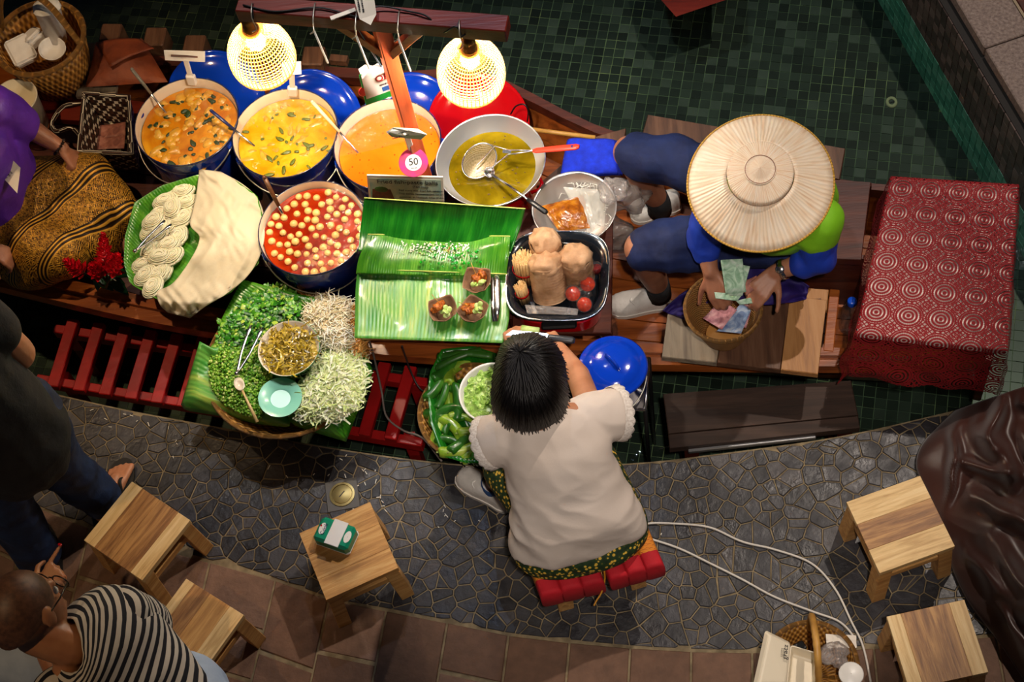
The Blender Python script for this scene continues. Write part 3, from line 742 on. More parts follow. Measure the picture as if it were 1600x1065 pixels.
m = MB(); m.tube([fn(k / 36, 1.0) for k in range(36)], .0028, 6, True); obj('hoop', m, STEEL, SK)
ha, hb = at(838, 235, .50), at(905, 229, .55)
for pa in (at(773, 228, .45), at(768, 262, .42)):
    m = MB(); m.tube([at(730, 275, .40).lerp(pa, .35), pa, pa.lerp(at(800, 236, .475), .8), ha], .0026, 6); obj('handle_wire', m, STEEL, SK)
m = MB(); pxm = (ha + hb) / 2; m.box((at(792, 237, .47)) , (.03, .012, .003), frame((0, 0, 1), hb - ha)); obj('stamped_plate', m, STEEL, SK, smooth=False)
m = MB(); m.tube([ha - (hb - ha) * .08, ha, ha.lerp(hb, .5), hb.lerp(ha, .08), hb], [.007, .011, .0125, .0125, .008], 12, flat=.45); obj('grip', m, pm('red_grip', '#e03a26', .35), SK)
m = MB(); m.lathe([(.0005, 0), (.005, .0005), (.0035, -.001)], 16, Matrix.Translation(hb.lerp(ha, .16) + Vector((0, 0, .0062))), capt=True); obj('grip_hole', m, pm('hole_blue', '#1a2a80', .6), SK)
SP = thing('ladle', 'steel ladle with black grip lying over the wok rim', 'ladle', at(770, 278, .36))
m = MB(); A, B, D = at(768, 272, .40), at(824, 311, .47), at(855, 333, .46)
m.tube([A, A.lerp(B, .5) + Vector((0, 0, .006)), B], .0045, 8, flat=.5); obj('shaft', m, STEEL, SP)
m = MB(); m.tube([B, B.lerp(D, .3), B.lerp(D, .9), D], [.007, .010, .0105, .006], 12, flat=.6); obj('grip', m, BLACK, SP)
m = MB(); m.lathe([(.004, -.010), (.014, -.006), (.019, .004), (.018, .004), (.012, -.004), (.004, -.008)], 20, Matrix.Translation(at(765, 269, .397)) @ Matrix.Rotation(.4, 4, 'X')); obj('bowl', m, STEEL, SP)
# ---------------------------------------------------------------- metal bowl with bagged paste
c = at(897, 323, .36); BW = thing('steel_bowl', 'wide steel bowl holding bagged paste, noodles and clear wrap', 'bowl', (c.x, c.y, .25))
m = MB(); m.lathe([(.01, 0), (.07, .004), (.115, .04), (.14, .10), (.148, .11), (.149, .107), (.143, .095), (.118, .034), (.072, -.003), (.01, -.006)], 48); obj('bowl', m, pm('bowl_steel', '#cfc9c6', .28, .85), BW, local=True)
TB = thing('side_table', 'low plank table under the steel bowl and black pan', 'table', at(880, 400, .047))
obj('tabletop', MB().quadslab([at(*p, .242) for p in ((800, 520), (955, 520), (958, 330), (806, 325))], .022), W_DARK, TB, smooth=False)
for p in ((808, 510), (948, 510), (950, 340), (814, 335)):
    q = at(*p, .13); m = MB(); m.box((q.x, q.y, .135), (.035, .035, .17)); obj('leg', m, W_DARK, TB, smooth=False)
def pillow(q, z, hgt, mat, name, label, cat, wr=.25, par=None, n=18):        # puffy bag between four corners
    A, B, C_, D = [at(*p, z) for p in q]; m = MB()
    for s in (1, -1):
        def fn(u, v, s=s):
            p = A.lerp(B, u).lerp(D.lerp(C_, u), v); e = (min(u, 1 - u) * 2) ** .5 * (min(v, 1 - v) * 2) ** .5
            k = 1 + wr * noise.noise(Vector((u * 4, v * 4, s + z * 9)))
            return p + Vector((0, 0, hgt * e * k * (s if s > 0 else -.5) + .004 * noise.noise(Vector((u * 9, v * 9, 5)))))
        m.grid(fn, n, n)
    o = obj(name, m, mat, par)
    if par is None: tag(o, label, cat)
    return o
g = G('curry_paste', None, .22, Coat_Weight=.9, Coat_Roughness=.05); g.base(g.ramp(g.noise(34, detail=5), [(.3, '#6e3408'), (.5, '#98540e'), (.7, '#b8781c')])); g.bump(g.noise(30, detail=4), .7, .012); PASTE = g.m
pillow([(845, 322), (912, 304), (922, 356), (874, 362)], .335, .032, PASTE, 'paste_bag', 'glossy bag of orange brown curry paste in the steel bowl', 'bag')
pillow([(880, 292), (948, 296), (944, 352), (918, 366)], .325, .03, clear('noodle_bag', (.97, .97, .95, 1), .6, .12, .34, '#dcdad2'), 'noodle_bag', 'bag of translucent white noodles in the steel bowl', 'bag', .5)
m = MB(); R_ = random.Random(6)
for k in range(130):
    p = at(915 + R_.gauss(0, 15), 320 + R_.gauss(0, 18), .315 + R_.uniform(0, .015)); a = R_.uniform(0, 6.3); m.tube([p, p + Vector((math.cos(a) * .015, math.sin(a) * .015, .006)), p + Vector((math.cos(a + .8) * .03, math.sin(a + .8) * .03, 0))], .0014, 4)
stuff(tag(obj('glass_noodles', m, pm('glass_noodle', '#d9d6cc', .3)), 'tangle of translucent white noodles in the steel bowl', 'noodles'))
def crumple(name, label, c, z, r, mat, seed, par=None, squash=.6):
    m = MB(); p = at(*c, z); m.sphere(p, (r, r * .8, r * squash), 30, 18)
    vs = []
    for v in m.v:
        d_ = (v - p); n_ = d_.normalized(); k = .8 + .45 * noise.noise(n_ * 1.3 + Vector((seed, 0, 0))) + .34 * (.35 - abs(noise.noise(n_ * 2.6 + Vector((0, seed, 0))))) + .12 * (.3 - abs(noise.noise(n_ * 5.5 + Vector((0, seed, 3)))))
        vs.append(p + d_ * k)
    m.v = vs; o = obj(name, m, mat, par, smooth=True)
    if label: tag(o, label, 'bag')
    return o
crumple('plastic_bag', 'shiny crumpled clear bag tied at the steel bowl edge', (955, 298), .37, .062, BAG, 1)
crumple('plastic_bag', 'grey crumpled bag behind the shiny clear bag beside the far sneaker', (983, 306), .2, .085, BAGGREY, 5)
crumple('plastic_bag', 'grey crumpled bag hanging between steel bowl and knee', (955, 362), .17, .09, BAGGREY, 9, None, .9)
# blue towel on its board
tw = thing('folded_towel', 'bright blue folded towel beside the wok', 'towel', at(922, 244, .2))
TOWEL = nm('towel', [(.3, '#0620a8'), (.7, '#0a34d8')], 40, .9, .6, 260, bd=.004)
for k in range(3):
    o_ = k * 2.2; q = [at(886 + o_, 213 + 1.5 * k, .3 - k * .014), at(961 + o_ * 1.5, 214 + k, .3 - k * .014), at(966 + o_ * 1.5, 268 + k, .25 - k * .014), at(874 + o_, 277, .25 - k * .014)]; m = MB()
    def fn(u, v): p = q[0].lerp(q[1], u).lerp(q[3].lerp(q[2], u), v); return p + Vector((0, 0, .006 * noise.noise(Vector((u * 3, v * 3, k))) - .01 * (2 * abs(u - .5)) ** 8 - .01 * (2 * abs(v - .5)) ** 8))
    m.grid(fn, 20, 16); obj('fold', m, TOWEL, tw, solid=.009)
def plank(name, label, q, z, th, mat, cat='plank', group=None): return tag(obj(name, MB().quadslab([at(*p, z) for p in q], th), mat, smooth=False), label, cat, group)
plank('board', 'dark board under the blue towel', [(838, 290), (968, 280), (978, 200), (930, 213)], .20, .03, W_BROWN)
m = MB(); m.tube([at(806, 199, .24), at(930, 215, .235)], .0085, 10); tag(obj('bamboo_stick', m, W_BAMBOO), 'pale bamboo stick poking out between wok and blue towel', 'stick')
plank('board', 'long brown board behind the straw hat, crossing the boat', [(1002, 215), (1312, 280), (1321, 232), (1012, 179)], .20, .03, W_BROWN)
# ================================================================ LEAF TRAYS AND FOOD
def inpoly(p, poly):
    x, y = p; c = False; n = len(poly)
    for i in range(n):
        a, b = poly[i], poly[i - 1]
        if (a[1] > y) != (b[1] > y) and x < (b[0] - a[0]) * (y - a[1]) / (b[1] - a[1]) + a[0]: c = not c
    return c
def edged(p, poly):
    best = 1e9; n = len(poly)
    for i in range(n):
        a, b = poly[i - 1], poly[i]; dx, dy = b[0] - a[0], b[1] - a[1]; t = max(0, min(1, ((p[0] - a[0]) * dx + (p[1] - a[1]) * dy) / (dx * dx + dy * dy + 1e-9)))
        best = min(best, math.hypot(p[0] - a[0] - t * dx, p[1] - a[1] - t * dy))
    return best
def scatter(poly, n, z, hgt, full, seed):            # points on a heap: (position, random)
    R_ = random.Random(seed); xs = [p[0] for p in poly]; ys = [p[1] for p in poly]; out = []
    while len(out) < n:
        p = (R_.uniform(min(xs), max(xs)), R_.uniform(min(ys), max(ys)))
        if inpoly(p, poly):
            hh = hgt * min(1, edged(p, poly) / full) ** .6 * (1 + .35 * noise.noise(Vector((p[0] * .05, p[1] * .05, seed))))
            out.append((at(*p, z + hh * R_.uniform(.55, 1.0)), hh))
    return out, R_
def moundof(poly, z, hgt, full, mat, name, par=None, n=30):    # solid heap below the loose pieces
    xs = [p[0] for p in poly]; ys = [p[1] for p in poly]; cx, cy = sum(xs) / len(xs), sum(ys) / len(ys); m = MB(); k = len(poly)
    def fn(u, v):
        t = u * k; i = int(t) % k; f = t - int(t); a, b = poly[i], poly[(i + 1) % k]; q = (cx + (lerp(a[0], b[0], f) - cx) * v, cy + (lerp(a[1], b[1], f) - cy) * v)
        hh = hgt * min(1, edged(q, poly) / full) ** .6 if v < .999 else -.004
        return at(*q, z + hh * .75)
    m.grid(fn, 48, 10, True); return m
def liner(name, outline, cpx, zc, mat, par, flat=.74, n=72, rot=0, lift=.02, solid=.0015):
    P = [at(p[0], p[1], p[2]) for p in outline]; P = P + [P[0]]; c = at(*cpx, zc); m = MB(); L = [0]
    for a, b in zip(P, P[1:]): L.append(L[-1] + (b - a).length)
    def edge(u):
        t = u * L[-1]
        for i in range(len(P) - 1):
            if L[i + 1] >= t: return P[i].lerp(P[i + 1], (t - L[i]) / max(1e-9, L[i + 1] - L[i]))
        return P[-1]
    def fn(u, v):
        e = edge(u)
        if v < flat: p = c.lerp(Vector((e.x, e.y, zc)), v); p.z = zc; return p
        w = (v - flat) / (1 - flat); p = c.lerp(Vector((e.x, e.y, zc)), v); p.z = lerp(zc, e.z, w) + lift * math.sin(PI * w); return p
    m.grid(fn, n, 14, True)
    ca, sa = math.cos(rot), math.sin(rot); m.uv = [(((p.x - c.x) * ca + (p.y - c.y) * sa) * 1.6, ((p.y - c.y) * ca - (p.x - c.x) * sa) * 1.6) for p in m.v]
    return obj(name, m, mat, par, solid=solid)
def wovenbasket(P, c, z0, z1, r0, r1, mat=WICKER, rimr=.008, n=48):
    m = MB(); m.lathe([(.01, z0), (r0, z0), (lerp(r0, r1, .5), lerp(z0, z1, .45)), (r1, z1), (r1 * .97, z1), (lerp(r0, r1, .5) * .96, lerp(z0, z1, .45)), (r0 * .95, z0 + .006), (.01, z0 + .006)], n, Matrix.Translation((c.x, c.y, 0))); obj('body', m, mat, P)
    m = MB(); pts = [rimpt(c, r1, 2 * PI * k / n, z1 + .002) for k in range(n)]; m.tube(pts, rimr, 8, True); obj('rim', m, mat, P)
# --- noodle tray
c = at(303, 380, .22); NT = thing('noodle_basket', 'round basket lined with banana leaf holding white noodle nests', 'basket', (c.x, c.y, .05))
wovenbasket(NT, c, .05, .235, .17, .225)
liner('leaf_liner', [(210, 316, .32), (251, 290, .325), (310, 272, .325), (360, 276, .325), (402, 305, .32), (414, 350, .32), (404, 412, .31), (360, 458, .30), (302, 483, .30), (246, 468, .30), (203, 443, .30), (193, 412, .31), (195, 369, .315)], (303, 378), .255, LEAF, NT, .80, rot=.9, lift=-.012)
NOOD = nm('rice_noodle', [(.3, '#d8cba4'), (.6, '#ece2c4'), (.8, '#f3ecd8')], 16, .4, Subsurface_Weight=.15)
proto = None; nestrow = {}; nests = [(225, 415, .5), (236, 392, 1.2), (241, 346, .7), (236, 362, 1.0), (253, 334, .6), (259, 316, .4), (274, 308, .8), (286, 300, .3), (269, 326, 1.5), (276, 347, .2), (279, 372, 1.1), (264, 384, .6), (256, 425, 1.3), (243, 432, .3), (228, 432, .9), (292, 318, .4), (250, 365, 1.4), (252, 402, .2), (262, 352, 2.0), (270, 402, .8), (240, 450, 1.1), (288, 342, .9)]
for k, (x, y, a) in enumerate(nests):
    if proto is None:
        m = MB(); m.sphere((0, 0, .012), (.031, .021, .014), 14, 8, None, .2, 2); pts = []
        for i in range(150):
            t = i / 149; b = t * 2 * PI * 6.2; q = .0075 + .0245 * t + .003 * noise.noise(Vector((t * 9, 1, 0))); pts.append((q * 1.25 * math.cos(b), q * .85 * math.sin(b), .026 - .018 * t * t + .003 * noise.noise(Vector((t * 30, 0, 2)))))
        m.tube(pts, .0027, 5)
        for j in range(10):
            b0 = j * .63; m.tube([(.033 * 1.25 * math.cos(b0 + s * .25), .033 * .85 * math.sin(b0 + s * .25), .006 + .003 * math.sin(s)) for s in range(8)], .0022, 4)
        proto = obj('noodle_nest', m, NOOD, local=True); tag(proto, 'coiled nest of white rice noodles on the leaf lined basket', 'noodles', 'rice noodle nests in the leaf basket'); o = proto
    else: o = proto.copy(); COL.objects.link(o)
    o.matrix_basis = TR(at(x, y, .266 + .012 * (k % 3)), a, 1.15); pp_ = (x - 262) * .94 + (y - 375) * .34
    nestrow.setdefault('along the leaf rim' if pp_ < -9 else 'beside the muslin cloth' if pp_ > 9 else 'in the middle row', []).append((y, x, o))
ORD = ['first', 'second', 'third', 'fourth', 'fifth', 'sixth', 'seventh', 'eighth', 'ninth', 'tenth', 'eleventh', 'twelfth']
for rn, lst in nestrow.items():
    for k, (y, x, o) in enumerate(sorted(lst, key=lambda e: e[:2])): o['label'] = 'white rice noodle nest %s, %s from the back of the leaf basket' % (rn, ORD[k])
g = G('muslin', '#efe3c8', .85); tr = g.n('BsdfTranslucent', {0: hx('#f2e6cc')}); tp = g.n('BsdfTransparent'); g.bump(g.noise(120, detail=2), .3, .003)
mx = g.n('MixShader', {0: .35, 1: g.b, 2: tr}); g.set(g.out.inputs[0], g.n('MixShader', {0: .14, 1: mx, 2: tp})); MUSLIN = g.m
Lp = [(311, 264), (309, 285), (305, 312), (297, 350), (312, 372), (296, 408), (270, 442), (246, 456), (250, 476), (262, 488)]; Rp = [(345, 268), (380, 288), (404, 312), (414, 345), (412, 378), (402, 408), (382, 436), (352, 460), (322, 478), (297, 497)]
Lc = cr([(*p, 0) for p in Lp], 60); Rc = cr([(*p, 0) for p in Rp], 60); m = MB()
def fn(u, v):
    i = min(59, int(v * 60)); f = v * 60 - i; a = Lc[i].lerp(Lc[i + 1], f); b = Rc[i].lerp(Rc[i + 1], f); p = a.lerp(b, u)
    z = .322 + .018 * math.sin(PI * u) + .020 * noise.noise(Vector((p.x * .025, p.y * .025, 4))) + .030 * (.3 - abs(noise.noise(Vector((p.x * .035 + p.y * .022, p.y * .008, 9))))) * (.4 + v) + .018 * (.3 - abs(noise.noise(Vector((p.x * .06 - p.y * .05, p.y * .03 + p.x * .02, 19))))) - .07 * max(0, v - .86) / .14
    return at(p.x, p.y, z)
m.grid(fn, 44, 60); tag(obj('muslin_cloth', m, MUSLIN, solid=.0012), 'thin cream muslin cloth half covering the noodle nests', 'cloth')
def tongs(label, apex, za, ends, ze, w=.0055, name='tongs'):
    T_ = thing(name, label, 'tongs', at(*apex, za - .01)); A = at(*apex, za)
    for e in ends:
        E_ = at(*e, ze); m = MB(); md = A.lerp(E_, .45) + (E_ - at(*ends[0], ze).lerp(at(*ends[-1], ze), .5)) * .25; m.tube(cr([A, md, E_], 10), [w * .8] * 9 + [w * 1.3, w * .8], 8, flat=.35); obj('arm', m, STEEL, T_)
    m = MB(); m.sphere(A, w * 1.5, 10, 6); obj('hinge', m, STEEL, T_); return T_
tongs('steel tongs lying on the white noodle nests', (211, 392), .335, ((258, 344), (268, 350)), .34)
# --- vegetable tray
c = at(450, 572, .2); VT = thing('vegetable_basket', 'wide flat basket lined with banana leaves under the chopped vegetables', 'basket', (c.x, c.y, .1))
wovenbasket(VT, c, .125, .225, .21, .285, W_BAMBOO and WICKER)
for (ol, rot, nmx) in (([(378, 436, .27), (452, 456, .27), (520, 470, .25), (562, 500, .25), (572, 560, .25), (470, 640, .24), (395, 632, .24), (352, 590, .24), (345, 500, .26)], 1.0, LEAF),
                  ([(312, 533, .29), (335, 545, .27), (400, 500, .24), (470, 560, .24), (452, 668, .22), (400, 662, .20), (352, 651, .19), (290, 641, .17), (282, 634, .17)], 1.15, LEAF_P),
                  ([(583, 580, .22), (541, 690, .18), (500, 678, .20), (458, 664, .22), (440, 640, .235), (420, 560, .24), (500, 510, .24), (573, 556, .25)], .9, LEAF)):
    xs = [p[0] for p in ol]; ys = [p[1] for p in ol]; liner('leaf_liner', ol, (sum(xs) / len(xs), sum(ys) / len(ys)), .236 + .002 * (nmx is LEAF_P), nmx, VT, .7, 60, rot, .008)
ZV = .243
GREENM = nm('leafy_green', [(.25, '#154a0c'), (.5, '#2f7a18'), (.75, '#6fa52c')], 14, .4)
g = G('green_leaf_piece', None, .35); g.base(g.ramp(g.rnd(), [(0, '#0f4409'), (.5, '#2d7d14'), (.8, '#5aa024'), (1, '#a6bf45')])); LEAFP = g.m
def heap(name, label, cat, poly, hgt, full, under, mat, n, piece, seed):
    R_ = random.Random(seed); o = thing(name, label, cat, at(sum(p[0] for p in poly) / len(poly), sum(p[1] for p in poly) / len(poly), ZV)); o['kind'] = 'stuff'
    stuff(obj('core', moundof(poly, ZV, hgt, full, under, name), under, o)); pts, R_ = scatter(poly, n, ZV, hgt, full, seed); m = MB()
    for p, hh in pts: piece(m, p, R_)
    stuff(obj('pieces', m, mat, o)); return o
def leafpiece(m, p, R_):
    a = R_.uniform(0, 6.3); t = R_.uniform(-.5, .6); L = R_.uniform(.012, .028); w = L * R_.uniform(.25, .5); d_ = Vector((math.cos(a), math.sin(a), t)).normalized(); s = d_.cross(Vector((0, 0, 1))).normalized(); n_ = s.cross(d_)
    m.add([p, p + d_ * L * .45 + s * w - n_ * .002, p + d_ * L * .5 + n_ * .003, p + d_ * L * .45 - s * w - n_ * .002, p + d_ * L], [(0, 2, 1), (0, 3, 2), (1, 2, 4), (2, 3, 4)])
heap('leafy_greens', 'heap of torn dark green herb leaves on the vegetable basket', 'greens', [(338, 545), (342, 510), (368, 470), (400, 452), (440, 445), (468, 462), (476, 490), (446, 512), (420, 520), (400, 545), (370, 548)], .05, 26, GREENM, LEAFP, 1500, leafpiece, 1)
g = G('long_bean', None, .35); g.base(g.ramp(g.rnd(), [(0, '#3d7a12'), (.4, '#6aa626'), (.8, '#9cc648'), (1, '#d3dc8a')])); BEAN = g.m
def beanpiece(m, p, R_):
    d_ = Vector((R_.gauss(0, 1), R_.gauss(0, 1), R_.gauss(0, .7))).normalized() * .0045; m.tube([p - d_, p + d_], R_.uniform(.0034, .0046), 6)
heap('chopped_beans', 'heap of finely chopped green long beans on the vegetable basket', 'beans', [(326, 575), (330, 540), (350, 520), (380, 525), (412, 540), (420, 580), (432, 600), (412, 640), (405, 655), (385, 650), (350, 632), (330, 605)], .034, 24, nm('bean_core', [(.3, '#3f6a14'), (.7, '#7aa836')], 40, .5), BEAN, 1700, beanpiece, 2)
def sproutpiece(m, p, R_):
    a = R_.uniform(0, 6.3); L = R_.uniform(.02, .045); b = a + R_.uniform(-.9, .9); q = p + Vector((math.cos(a), math.sin(a), R_.uniform(-.1, .4))) * L * .5; m.tube([p, q, q + Vector((math.cos(b), math.sin(b), R_.uniform(-.5, .1))) * L * .5], [.0021, .0019, .0011], 5, caps=False)
g = G('bean_sprout', None, .35, Subsurface_Weight=.1); g.base(g.ramp(g.rnd(), [(0, '#cdb98a'), (.5, '#efe6cc'), (1, '#faf6ea')])); SPROUT = g.m
heap('bean_sprouts', 'heap of white bean sprouts on the vegetable basket', 'sprouts', [(470, 500), (478, 472), (500, 460), (535, 462), (553, 475), (556, 520), (552, 548), (520, 548), (495, 540), (478, 522)], .05, 26, nm('sprout_core', [(.3, '#b39a68'), (.7, '#e2d6b4')], 40, .6), SPROUT, 800, sproutpiece, 3)
g = G('papaya_shred', None, .35); g.base(g.ramp(g.rnd(), [(0, '#c87f24'), (1, '#e8b766')])); 
heap('fried_shreds', 'strip of orange fried shreds at the edge of the vegetable basket', 'shreds', [(545, 478), (556, 480), (560, 520), (574, 538), (568, 556), (552, 552), (546, 520)], .035, 10, g.m, g.m, 170, sproutpiece, 4)
g = G('cabbage', None, .4, Subsurface_Weight=.1); g.base(g.ramp(g.rnd(), [(0, '#b9cc74'), (.4, '#dfe6a8'), (1, '#f6f5dd')])); CAB = g.m
def cabpiece(m, p, R_):
    a = R_.uniform(0, 6.3); L = R_.uniform(.018, .042); w = R_.uniform(.0015, .004); c1 = R_.uniform(-1, 1); pts = []
    for k in range(4): b = a + c1 * k * .4; pts.append(p + Vector((math.cos(b), math.sin(b), R_.uniform(-.05, .22))) * L * k / 3)
    s = Vector((-math.sin(a), math.cos(a), R_.uniform(-.6, .6))).normalized() * w
    m.add([q + s * k for q in pts for k in (1, -1)], [(2 * i, 2 * i + 1, 2 * i + 3, 2 * i + 2) for i in range(3)])
heap('shredded_cabbage', 'heap of pale shredded cabbage on the vegetable basket', 'cabbage', [(455, 640), (462, 602), (490, 572), (505, 550), (552, 545), (572, 562), (572, 600), (560, 640), (530, 655), (500, 660), (470, 655)], .055, 28, nm('cabbage_core', [(.3, '#a9b868'), (.7, '#dfe4b4')], 40, .6), CAB, 1300, cabpiece, 5)
c = at(451, 544, .325); PB = thing('enamel_bowl', 'green enamel bowl of pickled mustard greens among the vegetables', 'bowl', (c.x, c.y, .25))
m = MB(); m.lathe([(.01, 0), (.06, .002), (.088, .03), (.105, .072), (.109, .075), (.107, .077)], 44); obj('outside', m, pm('green_enamel', '#4f9a58', .2), PB, local=True)
m = MB(); m.lathe([(.107, .077), (.103, .074), (.086, .034), (.058, .008), (.01, .006)], 44); obj('lining', m, CREAM, PB, local=True)
g = G('pickle', None, .3, Coat_Weight=.4); g.base(g.ramp(g.rnd(), [(0, '#54460c'), (.5, '#a88a1c'), (1, '#d8bd48')])); PICK = g.m
m = MB(); R_ = random.Random(21)
m.lathe([(.094, .05), (.06, .066), (.002, .072)], 30, Matrix.Translation((c.x, c.y, .25)), capt=True)
for k in range(460):
    q = .09 * math.sqrt(R_.random()); a = R_.uniform(0, 6.3); p = Vector((c.x + q * math.cos(a), c.y + q * math.sin(a), .25 + .068 - .12 * (q * q) * 10 * .1 + R_.uniform(0, .01))); cabpiece(m, p, R_)
stuff(obj('pickled_greens', m, PICK, PB))
c = at(436, 619, .30); MP = thing('mint_plate', 'small mint green plate lying on the chopped beans', 'plate', (c.x, c.y, .275))
Tm = Matrix.Rotation(.12, 4, 'Y'); MINT = pm('mint_glaze', '#8fd8c0', .25, 0, Coat_Weight=.3)
m = MB(); m.lathe([(.001, .006), (.034, .006), (.040, .011), (.070, .018), (.0745, .019), (.074, .016), (.040, .005), (.032, 0), (.001, 0)], 44, Tm); obj('plate', m, MINT, MP, local=True, smooth='auto')
SPN = thing('spoon', 'pale enamel spoon lying on the chopped beans', 'spoon', at(380, 610, .27)); SPM = pm('spoon_enamel', '#ddcdb4', .25); SPH = pm('spoon_handle', '#cfae74', .3)
A = at(374, 600, .298); d_ = (at(402, 659, .285) - A).normalized(); Rs = frame((0, 0, 1), d_)
m = MB(); m.lathe([(.001, -.008), (.6, -.006), (1, .0015), (.97, .003), (.56, -.004), (.001, -.006)], 24, Matrix.Translation(A) @ Rs.to_4x4() @ Matrix.Diagonal((.027, .018, 1, 1))); obj('bowl', m, SPM, SPN)
m = MB(); m.tube([A + d_ * .024, A + d_ * .05 + Vector((0, 0, .004)), A + d_ * .09 + Vector((0, 0, .003)), at(402, 659, .285)], [.0045, .004, .005, .006], 8, flat=.5); obj('handle', m, SPH, SPN)
tongs('steel tongs lying across the chopped beans and greens', (370, 583), .31, ((392, 508), (410, 512)), .318, .0058)
# ---------------------------------------------------------------- leaf covered serving table
TBL = thing('serving_table', 'serving table covered with bright green banana leaves', 'table', at(675, 440, .047))
obj('tabletop', MB().quadslab([at(*p, .345) for p in ((562, 526), (783, 530), (804, 350), (576, 345))], .022), W_MID, TBL, smooth=False)
for p in ((580, 462), (772, 466), (792, 345), (590, 340)):
    q = at(*p, .3); m = MB(); m.box((q.x, q.y, .185), (.04, .04, .276)); obj('leg', m, W_DARK, TBL, smooth=False)
def leafsheet(name, Lq, Rq, zf, mat, label, nu=40, nv=24, us=1.0, solid=.0015):
    L_ = cr([(*p, 0) for p in Lq], 40); R2_ = cr([(*p, 0) for p in Rq], 40); m = MB()
    def fn(u, v):
        i = min(39, int(v * 40)); f = v * 40 - i; p = L_[i].lerp(L_[i + 1], f).lerp(R2_[i].lerp(R2_[i + 1], f), u); return at(p.x, p.y, zf(u, v))
    m.grid(fn, nu, nv); m.uv = [(a * us, b * .5) for a, b in m.uv]
    o = tag(obj(name, m, mat, solid=solid), label, 'leaf'); e = MB(); e.tube([fn(k / 30, 0) for k in range(31)], .0022, 5); obj('leaf_edge', e, EDGE, o); return o
EDGE = pm('leaf_edge', '#b9c860', .5)
nz = lambda a, b, s: noise.noise(Vector((a, b, s)))
leafsheet('banana_leaf', [(569, 309), (566, 335), (562, 366), (560, 392)], [(821, 326), (814, 352), (804, 380), (794, 402)], lambda u, v: .372 + .13 * (1 - v) ** 1.6 + .05 * (2 * abs(u - .5)) ** 3 * v + .006 * nz(u * 5, v * 3, 1), LEAF_D, 'deep green banana leaf raised at the back of the serving table')
leafsheet('banana_leaf', [(575, 366), (568, 385), (560, 405), (556, 428)], [(797, 369), (796, 385), (794, 405), (791, 432)], lambda u, v: .378 + .065 * (2 * abs(u - .47)) ** 2.4 * (1 - v) + .014 * math.sin(PI * v) + .004 * nz(u * 5, v * 3, 2), LEAF, 'middle banana leaf folded up in front of the deep green leaf')
leafsheet('banana_leaf', [(559, 420), (556, 450), (555, 490), (554, 528)], [(793, 428), (796, 460), (795, 500), (786, 536)], lambda u, v: .352 + .03 * max(0, 1 - v * 9) + .012 * math.exp(-((u - .52) / .05) ** 2) * (1 - v) + .005 * nz(u * 6, v * 4, 3), LEAF_P, 'pale banana leaf sheet under the three paper cups')
m = MB(); R_ = random.Random(31)
for k in range(240):
    x = R_.gauss(690, 42); y = 389 + R_.gauss(0, 5) + abs(x - 690) * -.03; p = at(x, y, .395); m.sphere(p, (R_.uniform(.0025, .006), R_.uniform(.0018, .0035), .002), 6, 4, rz3(R_.uniform(0, 6.3)))
stuff(tag(obj('chopped_scraps', m, nm('scrap_mix', [(.35, '#d9d6c4'), (.5, '#eef0e8'), (.6, '#8cb04a'), (.72, '#a5482a')], 60, .3), smooth=True), 'white and red chopped scraps in the crease of the middle leaf', 'scraps'))
m = MB()
for k in range(60):
    p = at(R_.gauss(706, 25), R_.gauss(402, 8), .405); s = R_.uniform(.002, .006); m.sphere(p, (s, s, .001), 8, 4)
stuff(tag(obj('wet_drops', m, pm('sauce_drop', '#0f8a1c', .05), smooth=True), 'dark green wet drops spilled on the middle leaf', 'drops'))
# paper cups with fried fish cake
CUPM = nm('leaf_paper', [(.3, '#6a4a34'), (.55, '#8d6a4c'), (.75, '#a98560')], 22, .7, .2, 60)
g = G('fried_cake', None, .45); g.base(g.ramp(g.noise(60, detail=5), [(.3, '#6a2c08'), (.5, '#b45c14'), (.7, '#d98428')])); g.bump(g.noise(90, detail=4), .8, .006); CAKE = g.m
CUC = nm('cucumber_flesh', [(.3, '#9cc050'), (.6, '#cfe094'), (.8, '#e8efc4')], 30, .3)
def cup(label, px_, rz, seed):
    c = at(*px_, .366); K = thing('paper_cup', label, 'cup', c, rz); R_ = random.Random(seed); m = MB(); n = 40
    def prof(u, v, th=0):
        a = 2 * PI * u; sq = 1 / max(abs(math.cos(a)), abs(math.sin(a))) ** .45; r = (.028 + .024 * v) * sq * .93 - th; return (r * math.cos(a), r * math.sin(a), .038 * v + .012 * v * (math.cos(4 * a) * -.5 + .3 * math.sin(a + seed)))
    m.grid(lambda u, v: prof(u, v), n, 6, True); m.add([prof(i / n, 0) for i in range(n)], [tuple(range(n))]); obj('cup', m, CUPM, K, local=True, solid=.0016)
    for k in range(5):
        a = R_.uniform(.4, 2.9); q = R_.uniform(.004, .028); m = MB(); m.sphere((q * math.cos(a), q * math.sin(a), .028 + .004 * k), (.017, .012, .009), 16, 10, rz3(R_.uniform(0, 6)) @ Matrix.Rotation(R_.uniform(-.4, .4), 3, 'X'), .55, 2.2, seed + k); obj('fish_cake', m, CAKE, K, local=True)
    for k in range(9):
        a = R_.uniform(-2.2, -.2); q = R_.uniform(.008, .03); m = MB(); m.lathe([(.001, -.002), (.0085, -.002), (.0095, 0), (.0085, .002), (.001, .002)], 10, Matrix.Translation((q * math.cos(a), q * math.sin(a), .03 + .0025 * k)) @ Matrix.Rotation(R_.uniform(-.8, .8), 4, 'X') @ Matrix.Rotation(R_.uniform(-.8, .8), 4, 'Y')); obj('cucumber_slice', m, CUC, K, local=True)
    m = MB(); m.tube([(.006, .0, .03), (-.022, .038, .082)], .0013, 6); obj('toothpick', m, W_BAMBOO, K, local=True)
cup('paper cup of fried fish cake nearest the steel tongs, behind the other two', (747, 445), -.2, 1)
